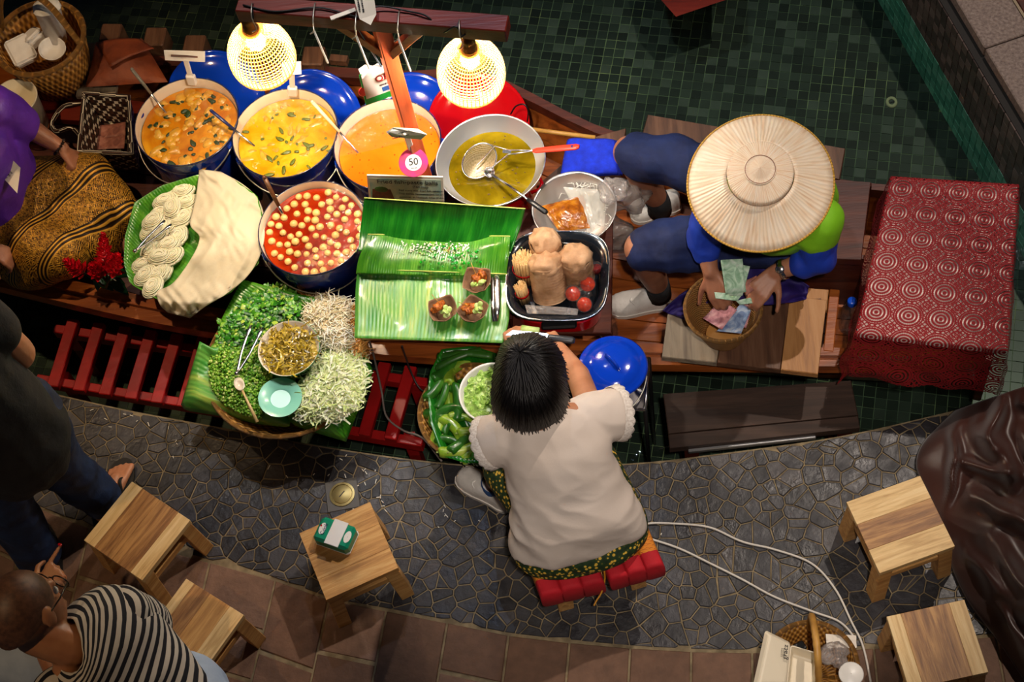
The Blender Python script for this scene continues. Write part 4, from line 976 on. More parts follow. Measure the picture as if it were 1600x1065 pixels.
cup('paper cup of fried fish cake farthest from the steel tongs', (694, 490), .25, 2)
cup('paper cup of fried fish cake in front of the cup nearest the tongs', (741, 491), .9, 3)
tg = thing('closed_tongs', 'closed shiny steel tongs lying beside the paper cups', 'tongs', at(775, 460, .36))
for s in (-1, 1):
    m = MB(); pts = [at(772 + s * 2, 416, .372 + s * .003), at(774 + s * 2.5, 440, .376 + s * .004), at(774 + s * 2.5, 480, .376 + s * .004), at(774 + s * 1.5, 502, .368)]; m.tube(pts, [.010, .012, .011, .008], 10, flat=.5); obj('arm', m, STEEL, tg)
m = MB(); m.box(at(772, 420, .381), (.024, .02, .006), None, .002); obj('clip', m, STEEL, tg, smooth=False)
# ---------------------------------------------------------------- black electric pan with cups, skewers and sauces
c = at(871, 430, .38); FP = thing('electric_pan', 'square black and red electric pan filled with cup stacks and skewers', 'pan', (c.x, c.y, .243))
def sqr(r, a, e=3.5): return r / (abs(math.cos(a)) ** e + abs(math.sin(a)) ** e) ** (1 / e)
def sqlathe(m, prof, n=64):
    m.grid(lambda u, v: (lambda rz: (sqr(rz[0], 2 * PI * u) * math.cos(2 * PI * u + GA * .4), sqr(rz[0], 2 * PI * u) * math.sin(2 * PI * u + GA * .4), rz[1]))(prof[min(len(prof) - 1, int(v * (len(prof) - 1) + .5))]), n, len(prof) - 1, True); return m
g = G('pan_black', '#1c222a', .16, .35, Coat_Weight=.5); PANM = g.m
obj('base', sqlathe(MB(), [(.01, 0), (.135, 0), (.15, .01), (.152, .07), (.14, .085)]), REDEN, FP, local=True, smooth='auto')
obj('pan', sqlathe(MB(), [(.13, .06), (.152, .088), (.170, .128), (.177, .134), (.1765, .139), (.170, .140), (.150, .130), (.146, .126), (.140, .112), (.130, .075), (.01, .07)]), PANM, FP, local=True, smooth='auto')
obj('rim_line', sqlathe(MB(), [(.1735, .1392), (.1745, .1402), (.1755, .1392)]), STEEL, FP, local=True)
for s in (-1, 1):
    m = MB(); m.box((0, s * .168, .095), (.12, .03, .018), None, .006); obj('handle', m, BLACK, FP, local=True, smooth=False)
STK = nm('paper_stack', [(.3, '#a67a52'), (.55, '#cca078'), (.75, '#e2c29c')], 18, .65, .15, 80)
def stack(label, top, zt, base, zb, r, seed):
    A, B = at(*base, zb), at(*top, zt); d_ = (B - A); K = thing('cup_stack', label, 'cups', (A.x, A.y, zb)); Rm = frame(d_)
    L = d_.length; n = 12
    m = MB(); prof = []
    for k in range(n + 1):
        z = L * k / n; prof += [(r * 1.0, z), (r * .93, z + L / n * .55)]
    m.grid(lambda u, v: A + Rm @ (lambda pr: Vector((pr[0] * (1 + .05 * noise.noise(Vector((math.cos(2 * PI * u) * 2, math.sin(2 * PI * u) * 2, pr[1] * 60 + seed)))) * math.cos(2 * PI * u), pr[0] * math.sin(2 * PI * u) * (1 + .04 * noise.noise(Vector((u * 5, pr[1] * 50, seed)))), pr[1])))(prof[min(len(prof) - 1, int(v * (len(prof) - 1) + .5))]), 32, len(prof) - 1, True); obj('nested_cups', m, STK, K)
    m = MB(); m.sphere(B, (r * .98, r * .98, r * .62), 26, 14, Rm, .26, 2.6, seed); obj('top_cup', m, STK, K)
stack('stack of brown paper cups at the back of the black pan', (851, 378), .465, (856, 402), .33, .054, 1)
stack('stack of brown paper cups leaning at the middle of the black pan', (853, 412), .46, (860, 462), .345, .060, 2)
stack('stack of brown paper cups on the right side of the black pan', (899, 402), .46, (904, 432), .33, .056, 3)
SKEW = nm('skewer_wood', [(.3, '#c79a5c'), (.7, '#e6c48c')], 30, .6)
def skewers(label, top, zt, base, zb, r, n, seed):
    A, B = at(*base, zb), at(*top, zt); K = thing('skewer_bundle', label, 'skewers', (A.x, A.y, zb)); R_ = random.Random(seed); m = MB(); d_ = B - A; Rm = frame(d_)
    for k in range(n):
        q = r * math.sqrt(R_.random()); a = R_.uniform(0, 6.3); off = Rm @ Vector((q * math.cos(a), q * math.sin(a), 0)); m.tube([A + off * .85, B + off + d_.normalized() * R_.uniform(-.002, .002)], .0018, 5)
    stuff(obj('skewers', m, SKEW, K)); m = MB(); m.lathe([(r * 1.08, 0), (r * 1.1, .01)], 24, Matrix.Translation(A.lerp(B, .45)) @ Rm.to_4x4()); obj('band', m, REDEN, K, solid=.001)
skewers('large bundle of pale wooden skewers standing in the black pan', (817, 402), .45, (822, 436), .335, .038, 300, 1)
skewers('small bundle of pale wooden skewers standing in the black pan', (812, 446), .42, (820, 470), .335, .022, 110, 2)
SAUCE = soupmat('chili_sauce', [(.3, '#a81c04'), (.6, '#d63c0c'), (.8, '#e8631c')], 40, .1)
def sauce(label, p, z, r=.027, mat=SAUCE, tilt=.3):
    c = at(*p, z); K = thing('sauce_cup', label, 'cup', (c.x, c.y, z - .02)); T_ = Matrix.Rotation(tilt, 4, 'X')
    m = MB(); m.lathe([(.001, -.002), (r * .8, -.002), (r, .026), (r * 1.05, .027)], 24, T_); obj('cup', m, CLEARP, K, local=True)
    m = MB(); m.lathe([(.001, 0), (r * .78, 0), (r * .93, .02), (.001, .0205)], 24, T_, capt=True); obj('sauce', m, mat, K, local=True)
    m = MB(); m.lathe([(r * 1.07, .026), (r * 1.07, .029), (.001, .030)], 24, T_, capt=True); obj('lid', m, CLEARP, K, local=True)
sauce('lidded cup of orange chili sauce beside the leaning cup stack', (895, 456), .395)
sauce('lidded cup of orange chili sauce behind the other sauce cups', (918, 441), .39)
sauce('lidded cup of orange chili sauce in the front right of the black pan', (913, 471), .395, .026, SAUCE, .5)
sauce('cup of dark red sauce at the right rim of the black pan', (931, 420), .385, .02, soupmat('dark_sauce', [(.3, '#6a0808'), (.7, '#9a1810')], 40, .1), -.3)
crumple('plastic_wrap', 'clear wrap around the sauce cups in the black pan', (908, 457), .38, .048, FILM, 14)
pillow([(820, 476), (904, 482), (902, 492), (824, 490)], .375, .016, BAG, 'flat_bag', 'flat clear plastic bag along the front of the black pan', 'bag', .6)
# ================================================================ LAMP STAND, LAMPS, SIGNS
ST = thing('lamp_stand', 'red wooden post and crossbeam carrying the two lamps over the pots', 'stand', (at(603, 70, 1.2).x, at(603, 70, 1.2).y, .047))
pc = Vector((ST.location.x, ST.location.y, 0)); POSTM = wood('post_wood', [(.3, '#a03c1c'), (.5, '#c4542a'), (.7, '#d4683a')], 1, .4, axis=2)
m = MB(); m.box((pc.x, pc.y, .68), (.048, .048, 1.26), rz3(.5), .003); obj('post', m, POSTM, ST, smooth=False)
m = MB(); m.box((pc.x, pc.y, .055), (.07, .07, .02), rz3(.5), .003); obj('foot', m, W_DARK, ST, smooth=False)
A, B = at(374, 13, 1.335), at(794, 45, 1.335); bd = (B - A); Rb = frame((0, 0, 1), bd)
m = MB(); m.box((A + B) / 2, (bd.length, .062, .055), Rb, .003); obj('crossbeam', m, W_RED, ST, smooth=False)
for s in (-1, 1):
    mid_ = A + bd.normalized() * (Vector((pc.x, pc.y, A.z)) - A).dot(bd.normalized())
    P, Q = Vector((pc.x, pc.y, 1.15)), mid_ + bd.normalized() * .13 * s - Vector((0, 0, .03)); m = MB(); d_ = Q - P; m.box((P + Q) / 2, (.035, .03, d_.length), frame(d_, bd.cross(Vector((0, 0, 1)))), .002); obj('brace', m, W_BOAT, ST, smooth=False)
# woven lampshades with lit bulbs
g = G('shade_weave', '#e4cb96', .6); tl = g.n('BsdfTranslucent', {0: hx('#e8cc90')}); g.set(g.out.inputs[0], g.n('MixShader', {0: .55, 1: g.b, 2: tl})); SHADE = g.m
g = G('bulb_glow'); e = g.n('Emission', {0: (1, .80, .56, 1), 1: 640 * BULB_W}); g.set(g.out.inputs[0], e); BULB = g.m
g = G('bulb_glow_cool'); e = g.n('Emission', {0: (1, .90, .76, 1), 1: 700 * BULB_W}); g.set(g.out.inputs[0], e); BULBC = g.m
OLDBRASS = pm('old_brass', '#7a5a2c', .35, .85)
def lamp(label, neck, zn, rimp, zr, R_, bulb, hookpx):
    N_, Rm_ = at(*neck, zn), at(*rimp, zr); ax = (N_ - Rm_); h = ax.length; ax.normalize(); T_ = Matrix.Translation(Rm_) @ frame(ax).to_4x4()
    L_ = thing('pendant_lamp', label, 'lamp', (Rm_.x, Rm_.y, zr))
    prof = [(R_ * .93, 0), (R_ * .99, h * .09), (R_, h * .22), (R_ * .98, h * .36), (R_ * .92, h * .5), (R_ * .82, h * .63), (R_ * .68, h * .76), (R_ * .52, h * .86), (R_ * .36, h * .94), (R_ * .24, h)]
    pr = [tuple(p) for p in cr([(a, b, 0) for a, b in prof], 20)]
    m = MB(); m.lathe([(a, b) for a, b, _ in pr], 52, T_); o = obj('woven_shade', m, SHADE, L_, smooth=False)
    wf = o.modifiers.new('weave', 'WIREFRAME'); wf.thickness = .0052; wf.use_relative_offset = False if hasattr(wf, 'use_relative_offset') else None; wf.use_even_offset = False; wf.use_boundary = True
    m = MB(); m.tube([T_ @ Vector((R_ * .94 * math.cos(2 * PI * k / 52), R_ * .94 * math.sin(2 * PI * k / 52), 0)) for k in range(52)], .0035, 6, True); obj('shade_rim', m, SHADE, L_)
    m = MB(); m.lathe([(.004, h + .075), (.016, h + .07), (.021, h + .055), (.019, h + .04), (.022, h + .036), (.022, h + .02), (.026, h + .012), (.027, h - .004), (.018, h - .012), (.004, h - .012)], 28, T_); obj('socket', m, OLDBRASS, L_)
    m = MB(); m.lathe([(.002, h - .105), (.016, h - .1), (.027, h - .085), (.031, h - .068), (.028, h - .05), (.019, h - .03), (.014, h - .012)], 24, T_); obj('bulb', m, bulb, L_)
    top = T_ @ Vector((0, 0, h + .075)); hk = at(*hookpx, 1.37)
    m = MB(); m.tube(cr([top, top.lerp(hk, .5) + Vector((.01, -.01, 0)), hk + Vector((0, -.03, -.02)), hk], 14), .003, 6); obj('cord', m, BLACK, L_)
    m = MB(); m.tube(cr([hk + Vector((0, .03, -.03)), hk + Vector((0, .01, .006)), hk + Vector((0, -.036, -.005)), hk + Vector((.004, -.042, -.05)), hk + Vector((-.012, -.045, -.06))], 14), .002, 6); obj('hook', m, WIRE, L_)
    return L_
lamp('woven lamp with warm bulb hanging over the golden curry pot', (392, 46), 1.20, (414, 99), 1.0, .107, BULB, (394, 12))
lamp('woven lamp with white bulb hanging over the red lid and wok', (733, 76), 1.20, (737, 124), 1.0, .107, BULBC, (718, 38))
for lab, (x, y) in (('wire hook with white rod on the red crossbeam beside the warm lamp', (490, 18)), ('wire hook with white rod on the red crossbeam in the middle, under the hanging tag', (556, 26)), ('wire hook with white rod on the red crossbeam on the right of the post', (622, 30))):
    hk = at(x, y, 1.367); H_ = thing('hanging_hook', lab, 'hook', hk - Vector((0, 0, .2)))
    m = MB(); m.tube(cr([hk + Vector((.004, .034, -.03)), hk + Vector((.003, .03, .002)), hk + Vector((0, -.036, .0)), hk + Vector((-.004, -.045, -.035)), hk + Vector((-.018, -.048, -.045))], 14), .0022, 6); obj('wire', m, WIRE, H_)
    m = MB(); a = hk + Vector((-.004, -.045, -.035)); m.tube([a, a + Vector((.012, -.01, -.15))], .0032, 6); obj('rod', m, WHITE, H_)
m = MB(); pts = [(380, 8, 1.367), (430, 18, 1.367), (500, 12, 1.37), (560, 26, 1.37), (590, 10, 1.38), (640, 18, 1.37), (668, 26, 1.37), (690, 50, 1.33), (712, 42, 1.367), (724, 60, 1.31)]
m.tube(cr([at(*p) for p in pts], 60), .0032, 6); tag(obj('cord', m, BLACK), 'black electric cord draped along the red crossbeam', 'cord')
m = MB(); m.tube(cr([at(553, 34, 1.35), at(575, 70, 1.2), at(596, 104, .99), at(610, 118, .95), at(618, 116, .95), at(620, 98, .98), at(612, 76, 1.06)], 40), .0028, 6)
m.tube(cr([at(612, 112, .96), at(604, 118, .97), at(610, 124, .95), at(622, 118, .95), at(612, 128, .9), at(622, 170, .78), at(630, 186, .72), at(646, 184, .73)], 40), .0035, 6)
tag(obj('twisted_wire', m, pm('blue_grey_wire', '#46535e', .5)), 'dark twisted wire wound around the red post', 'wire')
def facing(n, p): n = n.normalized(); return n if n.dot(Vector((0, 0, HC)) - p) > 0 else -n
def card(P, name, q, mat, th=.003):                   # flat card through four world points
    m = MB(); q = [Vector(p) for p in q]; n_ = facing((q[1] - q[0]).cross(q[3] - q[0]), q[0]) * th
    n = len(q); m.add(q + [p - n_ for p in q], [tuple(range(n)), tuple(reversed(range(n, 2 * n)))] + [(i, n + i, n + (i + 1) % n, (i + 1) % n) for i in range(n)]); return obj(name, m, mat, P, smooth=False)
def cardM(c, xdir, n_):                               # text matrix
    return Matrix.Translation(c) @ frame(n_, xdir).to_4x4()
def marks(P, c, xd, n_, w, rows, seed, mat=None, hh=.006, gap=.011):
    R_ = random.Random(seed); m = MB(); F_ = frame(n_, xd)
    for r in range(rows):
        x = -w / 2
        while x < w / 2 - .003:
            l = R_.uniform(.002, .005); m.box(c + F_ @ Vector((x + l / 2, -r * gap, .0004)), (l, hh * R_.uniform(.5, 1), .0005), F_); x += l + .0015
    return stuff(obj('lettering', m, mat or INK, P, smooth=False))
def camn(p, k=0.0): v = (Vector((0, 0, HC)) - p).normalized(); return v
# tag on the beam
c = at(571, 16, 1.41); T_ = thing('hanging_tag', 'cream hexagonal tag with small dark writing hanging at the red crossbeam', 'tag', c - Vector((0, 0, .06)))
q = [at(552, -6, 1.42), at(562, 30, 1.385), at(579, 39, 1.38), at(588, 22, 1.39), at(584, -6, 1.42)]; card(T_, 'card', q, PAPER); n_ = (q[1] - q[0]).cross(q[4] - q[0]).normalized()
marks(T_, at(566, 6, 1.41), at(574, 30, 1.386) - at(568, 0, 1.42), n_ if n_.z > 0 else -n_, .05, 2, 3)
m = MB(); m.box(at(536, 22, 1.375), (.08, .014, .004), rz3(.35)); obj('stick', m, PAPER, T_, smooth=False)
# white sign clips
def clipsign(label, plate, base, n_marks=0):
    P = thing('sign_clip', label, 'sign', at(*base[:2], base[2] - .04)); q = [at(*p) for p in plate]; card(P, 'plate', q, WHITE, .004)
    c_ = sum(q, Vector()) / len(q); b = at(*base); m = MB(); d_ = b - c_; m.box(c_.lerp(b, .5), (.02, .008, d_.length), frame(d_, q[1] - q[0]), .002); obj('stem', m, WHITE, P, smooth=False)
    m = MB(); m.box(b, (.035, .02, .05), frame(d_, q[1] - q[0]), .004); obj('clip', m, WHITE, P, smooth=False); return P, q
P, q = clipsign('white sign clip standing on the chunky orange curry pot', [(256, 79, .54), (320, 81, .54), (320, 97, .50), (258, 94, .50)], (299, 124, .39))
m = MB(); m.box((q[0] + q[1] + q[2] + q[3]) / 4 + Vector((0, -.002, .003)), (.1, .008, .002), frame((0, -.5, 1), q[1] - q[0])); obj('slot', m, W_DARK, P, smooth=False)
clipsign('white sign clip standing on the golden curry pot behind the warm lamp', [(440, 98, .56), (470, 96, .56), (471, 116, .52), (442, 118, .52)], (457, 142, .40))
P, q = clipsign('white hexagonal dish sign with dark writing clipped on the smooth orange pot', [(603, 206, .82), (614, 199, .83), (652, 201, .83), (667, 210, .82), (658, 218, .79), (612, 214, .79)], (645, 240, .60))
n_ = facing((q[1] - q[0]).cross(q[5] - q[0]), q[0])
marks(P, at(634, 204.5, .826) + n_ * .002, q[3] - q[0], n_, .05, 1, 4); marks(P, at(634, 210.5, .81) + n_ * .002, q[3] - q[0], n_, .09, 1, 5)
# round price tag 50
c = at(646, 254, .62); n_ = (camn(c) + Vector((.1, -.25, 0))).normalized(); xd = at(670, 256, .62) - at(622, 259, .62); P = thing('price_tag', 'round pink price tag reading 50 on a clip beside the post', 'sign', at(648, 262, .42))
g = G('pink_paper', None, .6); g.base(g.ramp(g.noise(12), [(.35, '#e0405c'), (.6, '#c02c84')])); F_ = frame(n_, xd)
m = MB(); m.lathe([(.0005, 0), (.049, 0), (.050, -.002), (.0005, -.002)], 40, Matrix.Translation(c) @ F_.to_4x4()); obj('disc', m, g.m, P, smooth=False)
m = MB(); m.lathe([(.0005, .0012), (.028, .0012), (.028, 0)], 36, Matrix.Translation(c) @ F_.to_4x4()); obj('white_disc', m, WHITE, P, smooth=False)
text('50', .034, INK, P, Matrix.Translation(c + n_ * .0018 + F_ @ Vector((0, .003, 0))) @ F_.to_4x4(), .0006)
marks(P, c + n_ * .0016 + F_ @ Vector((0, -.018, 0)), xd, n_, .018, 1, 6, None, .003)
m = MB(); a = at(641, 222, .66); m.tube([c - n_ * .004, a.lerp(c, .4), at(645, 238, .56)], .003, 6); obj('wire', m, STEEL, P)
# printed board
q = [at(573, 274, .53), at(692, 277, .53), at(694, 318, .40), at(577, 314, .40)]; P = thing('menu_board', 'printed board reading Fried fish-paste balls behind the deep green leaf', 'sign', at(634, 316, .375))
card(P, 'board', q, PAPER, .006); n_ = facing((q[3] - q[0]).cross(q[1] - q[0]), q[0])
def bl(u, v, lift=.0012): return q[0].lerp(q[1], u).lerp(q[3].lerp(q[2], u), v) + n_ * lift
g = G('print_wash', None, .6); g.base(g.ramp(g.noise(9, detail=5), [(.35, '#6db0b8'), (.5, '#b5cfc0'), (.65, '#d8dfc6')]))
card(P, 'print', [bl(.03, .09), bl(.97, .09), bl(.97, 1), bl(.03, 1)], g.m, .0006)
card(P, 'dish_picture', [bl(.06, .5, .0019), bl(.3, .5, .0019), bl(.36, 1, .0019), bl(.04, 1, .0019)], nm('print_brown', [(.4, '#4b2417'), (.6, '#6d3a20')], 30, .6), .0004)
m = MB(); m.sphere(bl(.18, .52, .001), (.026, .016, .002), 14, 8, frame(n_, q[1] - q[0])); obj('greens_picture', m, pm('print_green', '#2b5a1e', .6), P)
F_ = frame(n_, q[1] - q[0])
text('Fried fish-paste balls', .0265, INK, P, Matrix.Translation(bl(.53, .21, .0022)) @ F_.to_4x4(), .0003)
text('(Tod mun)', .013, INK, P, Matrix.Translation(bl(.7, .37, .0022)) @ F_.to_4x4(), .0003)
for k, s in enumerate(('Red curry mix, fried fish cakes is a', 'Thai dishes recommended for an', 'appetizer in Thailand. One of the', 'best dishes served with cucumber')):
    text(s, .0118, INK, P, Matrix.Translation(bl(.41, .52 + .13 * k, .0022)) @ F_.to_4x4(), .0002, 'LEFT')
m = MB(); m.box((bl(.5, 1, -.01)), (.2, .05, .012), F_); obj('stand', m, WHITE, P, smooth=False)
# payment card (code and mascot left out)
q = [at(561, 118, .98), at(606, 102, .98), at(619, 148, .84), at(572, 165, .84)]; P = thing('payment_card', 'green and white payment card hanging on the red post', 'sign', at(590, 150, .83))
n_ = facing((q[3] - q[0]).cross(q[1] - q[0]), q[0])
card(P, 'backing', q, pm('card_green', '#0f9a3a', .35), .003); card(P, 'panel', [bl(.06, .08), bl(.93, .08), bl(.93, .80), bl(.06, .80)], WHITE, .0006)
card(P, 'blue_label', [bl(.62, .6, .002), bl(.9, .6, .002), bl(.9, .74, .002), bl(.62, .74, .002)], pm('card_blue', '#2a5fae', .4), .0004)
m = MB(); m.sphere(bl(.02, .55, -.001), (.016, .022, .002), 14, 8, frame(n_, q[1] - q[0])); obj('red_corner', m, pm('card_red', '#d8202a', .4), P)
F_ = frame(n_, q[1] - q[0]); text('QR', .034, pm('card_red_ink', '#d01820', .5), P, Matrix.Translation(bl(.72, .3, .0022)) @ F_.to_4x4(), .0004)
marks(P, bl(.74, .52, .0016), q[1] - q[0], n_, .035, 1, 9, None, .009)
card(P, 'cloud_top', [at(560, 108, .99), at(570, 101, 1.0), at(582, 103, 1.0), at(590, 99, 1.0), at(600, 104, .99), at(600, 112, .97), at(566, 124, .97)], WHITE, .002)
# ================================================================ FAR LEFT THINGS
c = at(62, 60, .36); BK = thing('wicker_basket', 'large honey wicker basket with arched handle holding white foam cups', 'basket', (c.x, c.y, .12))
wovenbasket(BK, c, .12, .36, .125, .175, WICKER, .011)
m = MB(); H0, H1 = rimpt(c, .175, 2.75, .35), rimpt(c, .175, -.25, .35); md = (H0 + H1) / 2 + Vector((.01, .03, .24)); m.tube(cr([H0, H0.lerp(md, .55) + Vector((-.02, 0, .06)), md, H1.lerp(md, .55) + Vector((.02, 0, .06)), H1], 30), .013, 8, flat=.6); obj('handle', m, WICKER, BK)
FOAM = nm('foam_white', [(.3, '#d9d6d4'), (.7, '#ece9e6')], 20, .6)
def foamcup(label, p, z, ax, r, L, grp=None):
    c_ = at(*p, z); K = thing('foam_cup', label, 'cup', c_ - Vector((0, 0, r))); m = MB(); m.lathe([(.001, 0), (r * .72, 0), (r, L), (r * 1.05, L), (r * 1.04, L + .006), (r * .96, L), (r * .7, .006), (.001, .006)], 30, Matrix.Translation(c_) @ frame(ax).to_4x4()); obj('cup', m, FOAM, K); return K
K = foamcup('tall white foam cup stack leaning at the back of the wicker basket', (90, 62), .30, (0, .35, 1), .052, .14)
m = MB(); m.lathe([(.055, .14), (.05, .16), (.03, .172), (.001, .175)], 30, Matrix.Translation(at(90, 62, .30)) @ frame((0, .35, 1)).to_4x4()); obj('lid', m, WHITE, K)
foamcup('short white foam bowl lying at the front of the wicker basket', (84, 84), .30, (.2, -.1, 1), .05, .035)
def foambox(label, p, z, s, rz, tilt):
    K = thing('foam_box', label, 'box', at(*p, z), rz); Rt = Matrix.Rotation(tilt, 3, 'X'); m = MB(); m.box((0, 0, 0), s, Rt, .012); obj('tray', m, FOAM, K, local=True, smooth=False); m = MB(); m.box(Rt @ Vector((0, 0, s[2] * .55)), (s[0] * .96, s[1] * .96, s[2] * .3), Rt, .01); obj('lid', m, FOAM, K, local=True, smooth=False)
foambox('white foam box leaning against the basket wall on the far left', (34, 80), .30, (.10, .11, .05), .5, .5); foambox('white foam box tilted between the cups in the wicker basket', (54, 62), .31, (.08, .07, .05), .9, -.4)
LEATHER = nm('leather', [(.3, '#5a2410'), (.55, '#7e3818'), (.8, '#94481f')], 8, .6, .2, 60)
LB = pillow([(150, 66), (222, 60), (262, 128), (134, 136)], .20, .045, LEATHER, 'leather_bag', 'soft brown leather bag lying behind the woven tote', 'bag', .12)
m = MB()
def fn(u, v): p = at(152, 66, .225).lerp(at(218, 60, .225), u).lerp(at(172, 105, .25).lerp(at(240, 75, .24), u), v); return p + Vector((0, 0, .012 * math.sin(PI * u)))
m.grid(fn, 12, 8); obj('flap', m, LEATHER, LB, solid=.004)
plank('plank', 'cream plank lying beside the leather bag', [(118, 150), (180, 150), (190, 66), (134, 66)], .15, .02, W_GREY)
plank('thwart_board', 'red brown board crossing the boat in front of the wicker basket', [(30, 182), (232, 196), (236, 160), (36, 138)], .115, .03, W_RED)
c = at(22, 152, .30); BU = thing('bucket', 'cream white plastic bucket behind the purple sleeve', 'bucket', (c.x, c.y, .115)); m = MB(); m.lathe([(.001, 0), (.07, 0), (.085, .175), (.09, .178), (.09, .185), (.083, .183), (.068, .006), (.001, .006)], 36, Matrix.Translation((c.x, c.y, .115))); obj('body', m, pm('cream_bucket', '#ddd2b8', .4), BU); m = MB(); m.tube([rimpt(c, .088, a * .2 - 2.6, .27 - .05 * math.sin(PI * a / 10)) for a in range(11)], .003, 6); obj('handle', m, WIRE, BU)
g = G('tote_weave', None, .5); sp = g.n('SeparateXYZ', {0: g.map(g.uv(), (1, 1, 1))})
ck = g.n('TexChecker', {'Vector': g.map(g.uv(), (1, 1, 1)), 'Scale': 11.0, 'Color1': hx('#e8dfc8'), 'Color2': hx('#2c1616')}); ck2 = g.n('TexChecker', {'Vector': g.map(g.uv(), (1, 1, 1), loc=(.5, .27, 0)), 'Scale': 5.5, 'Color1': (1, 1, 1, 1), 'Color2': hx('#4a2a1c')})
g.base(g.mix(1.0, ck.outputs[0], ck2.outputs[0], 'MULTIPLY')); TOTE = g.m
TT = thing('woven_tote', 'dark and cream checked woven tote holding banknotes', 'bag', at(166, 200, .117)); tq = [at(131, 146, .27), at(201, 150, .27), at(207, 240, .27), at(123, 236, .27)]; cc = sum(tq, Vector()) / 4
bq = [cc.lerp(p, .78) for p in tq]; bq = [Vector((p.x, p.y, .12)) for p in bq]; m = MB()
for i in range(4):
    a, b, d_, e = tq[i], tq[(i + 1) % 4], bq[(i + 1) % 4], bq[i]
    m.add([a, b, d_, e], [(0, 1, 2, 3)], [(0, 1), (1, 1), (.95, 0), (.05, 0)])
m.add(bq, [(0, 1, 2, 3)], [(0, 0), (1, 0), (1, 1), (0, 1)]); obj('body', m, TOTE, TT, smooth=False, solid=.008, off=0)
m = MB(); pts = []
for i in range(4):
    for k in range(8): pts.append(tq[i].lerp(tq[(i + 1) % 4], k / 8))
m.tube(pts, .008, 8, True); obj('rim', m, TOTE, TT)
m = MB(); m.tube(cr([tq[0] + Vector((-.01, -.03, -.02)), at(100, 166, .24), at(82, 190, .2), at(88, 205, .19), at(112, 200, .22), tq[3] + Vector((0, .07, -.02))], 30), .008, 8); obj('handle', m, TOTE, TT)
def bill(name, label, q, mat, parent=None, bend=.006, grp=None):
    P = [Vector(p) for p in q]; m = MB(); n_ = (P[1] - P[0]).cross(P[3] - P[0]).normalized()
    def fn(u, v): return P[0].lerp(P[1], u).lerp(P[3].lerp(P[2], u), v) + n_ * bend * math.sin(PI * u) * math.cos(v * 2)
    m.grid(fn, 10, 5); o = obj(name, m, mat, parent, solid=.0006); return tag(o, label, 'banknote', grp) if parent is None else o
def note_mat(name, c1, c2, c3): 
    g = G(name, None, .6); r = g.n('TexVoronoi', {'Vector': g.obj(), 'Scale': 22}).outputs[0]; c = g.ramp(g.noise(26, detail=6, dist=1.2), [(.3, c1), (.5, c2), (.7, c3)]); s = g.n('SeparateXYZ', {0: g.uv()})
    dx = g.math('SUBTRACT', s.outputs[0], .7); dy = g.math('MULTIPLY', g.math('SUBTRACT', s.outputs[1], .5), .5); d_ = g.math('SQRT', g.math('ADD', g.math('MULTIPLY', dx, dx), g.math('MULTIPLY', dy, dy)))
    g.base(g.mix(g.ramp(d_, [(.11, (.55, .55, .55, 1)), (.125, (0, 0, 0, 1))]), c, c1)); return g.m
NG = note_mat('note_green', '#5e8f6a', '#a9cbb0', '#d5e6d6'); NR = note_mat('note_pink', '#8e4a5a', '#cf9098', '#e5bcbc'); NBL = note_mat('note_blue', '#46629a', '#8fa8cc', '#cdd8e2'); NBR = note_mat('note_brown', '#7e4a44', '#a86a5c', '#c08a78')
for k, q in enumerate(([(146, 196), (196, 190), (196, 212), (148, 218)], [(149, 212), (196, 210), (194, 232), (151, 234)])):
    bill('banknote', ('brown pink banknote folded at the back inside the woven tote', 'brown pink banknote at the front inside the woven tote')[k], [at(*p, .14 + .006 * k) for p in q], NBR)
# red ginger flowers
PET = nm('red_petal', [(.3, '#b80616'), (.6, '#e41228'), (.8, '#f24a4e')], 40, .35); FLG = pm('flower_leaf', '#12401a', .35)
FL = thing('ginger_flowers', 'bunch of red ginger flowers with dark leaves beside the noodle basket', 'flowers', at(160, 430, .12))
for (bx, by, bz, tx, ty, tz) in ((140, 432, .24, 104, 408, .34), (166, 424, .24, 161, 368, .40), (172, 432, .25, 184, 400, .36), (160, 432, .24, 145, 415, .33)):
    A, B = at(bx, by, bz), at(tx, ty, tz); d_ = (B - A).normalized(); L = (B - A).length; m = MB(); Rf = frame(d_)
    for k in range(46):
        t = k / 45; a = k * 2.4; r = .046 * (1 - t) ** .5 + .006; p = A + d_ * (L * (.15 + .9 * t)); o_ = Rf @ Vector((math.cos(a), math.sin(a), .55 + t)); o_.normalize(); s = o_.cross(d_).normalized() * .014 * (1.15 - .6 * t); tip = p + o_ * r; n_ = s.cross(o_).normalized() * .004
        m.add([p, p + o_ * r * .55 + s + n_, tip, p + o_ * r * .55 - s + n_, p + o_ * r * .5 - n_], [(0, 1, 4), (1, 2, 4), (2, 3, 4), (3, 0, 4)])
    f = obj('flower_head', m, PET, FL, smooth=False); m = MB(); m.tube([A - d_ * .07, A + d_ * L * .3], .005, 6); obj('stem', m, FLG, f)
for (a, b) in (((150, 432), (178, 455)), ((160, 430), (196, 444)), ((168, 432), (202, 462)), ((158, 428), (152, 455)), ((170, 425), (205, 432))):
    A, B = at(*a, .17), at(*b, .13); m = MB(); s = (B - A).cross(Vector((0, 0, 1))).normalized()
    def fn(u, v): w = .022 * math.sin(PI * min(1, u * .95 + .05)) * (v - .5) * 2; return A.lerp(B, u) + s * w + Vector((0, 0, .012 * math.sin(PI * u) + .3 * abs(w) * .5))
    m.grid(fn, 10, 4); obj('leaf', m, FLG, FL, solid=.001)
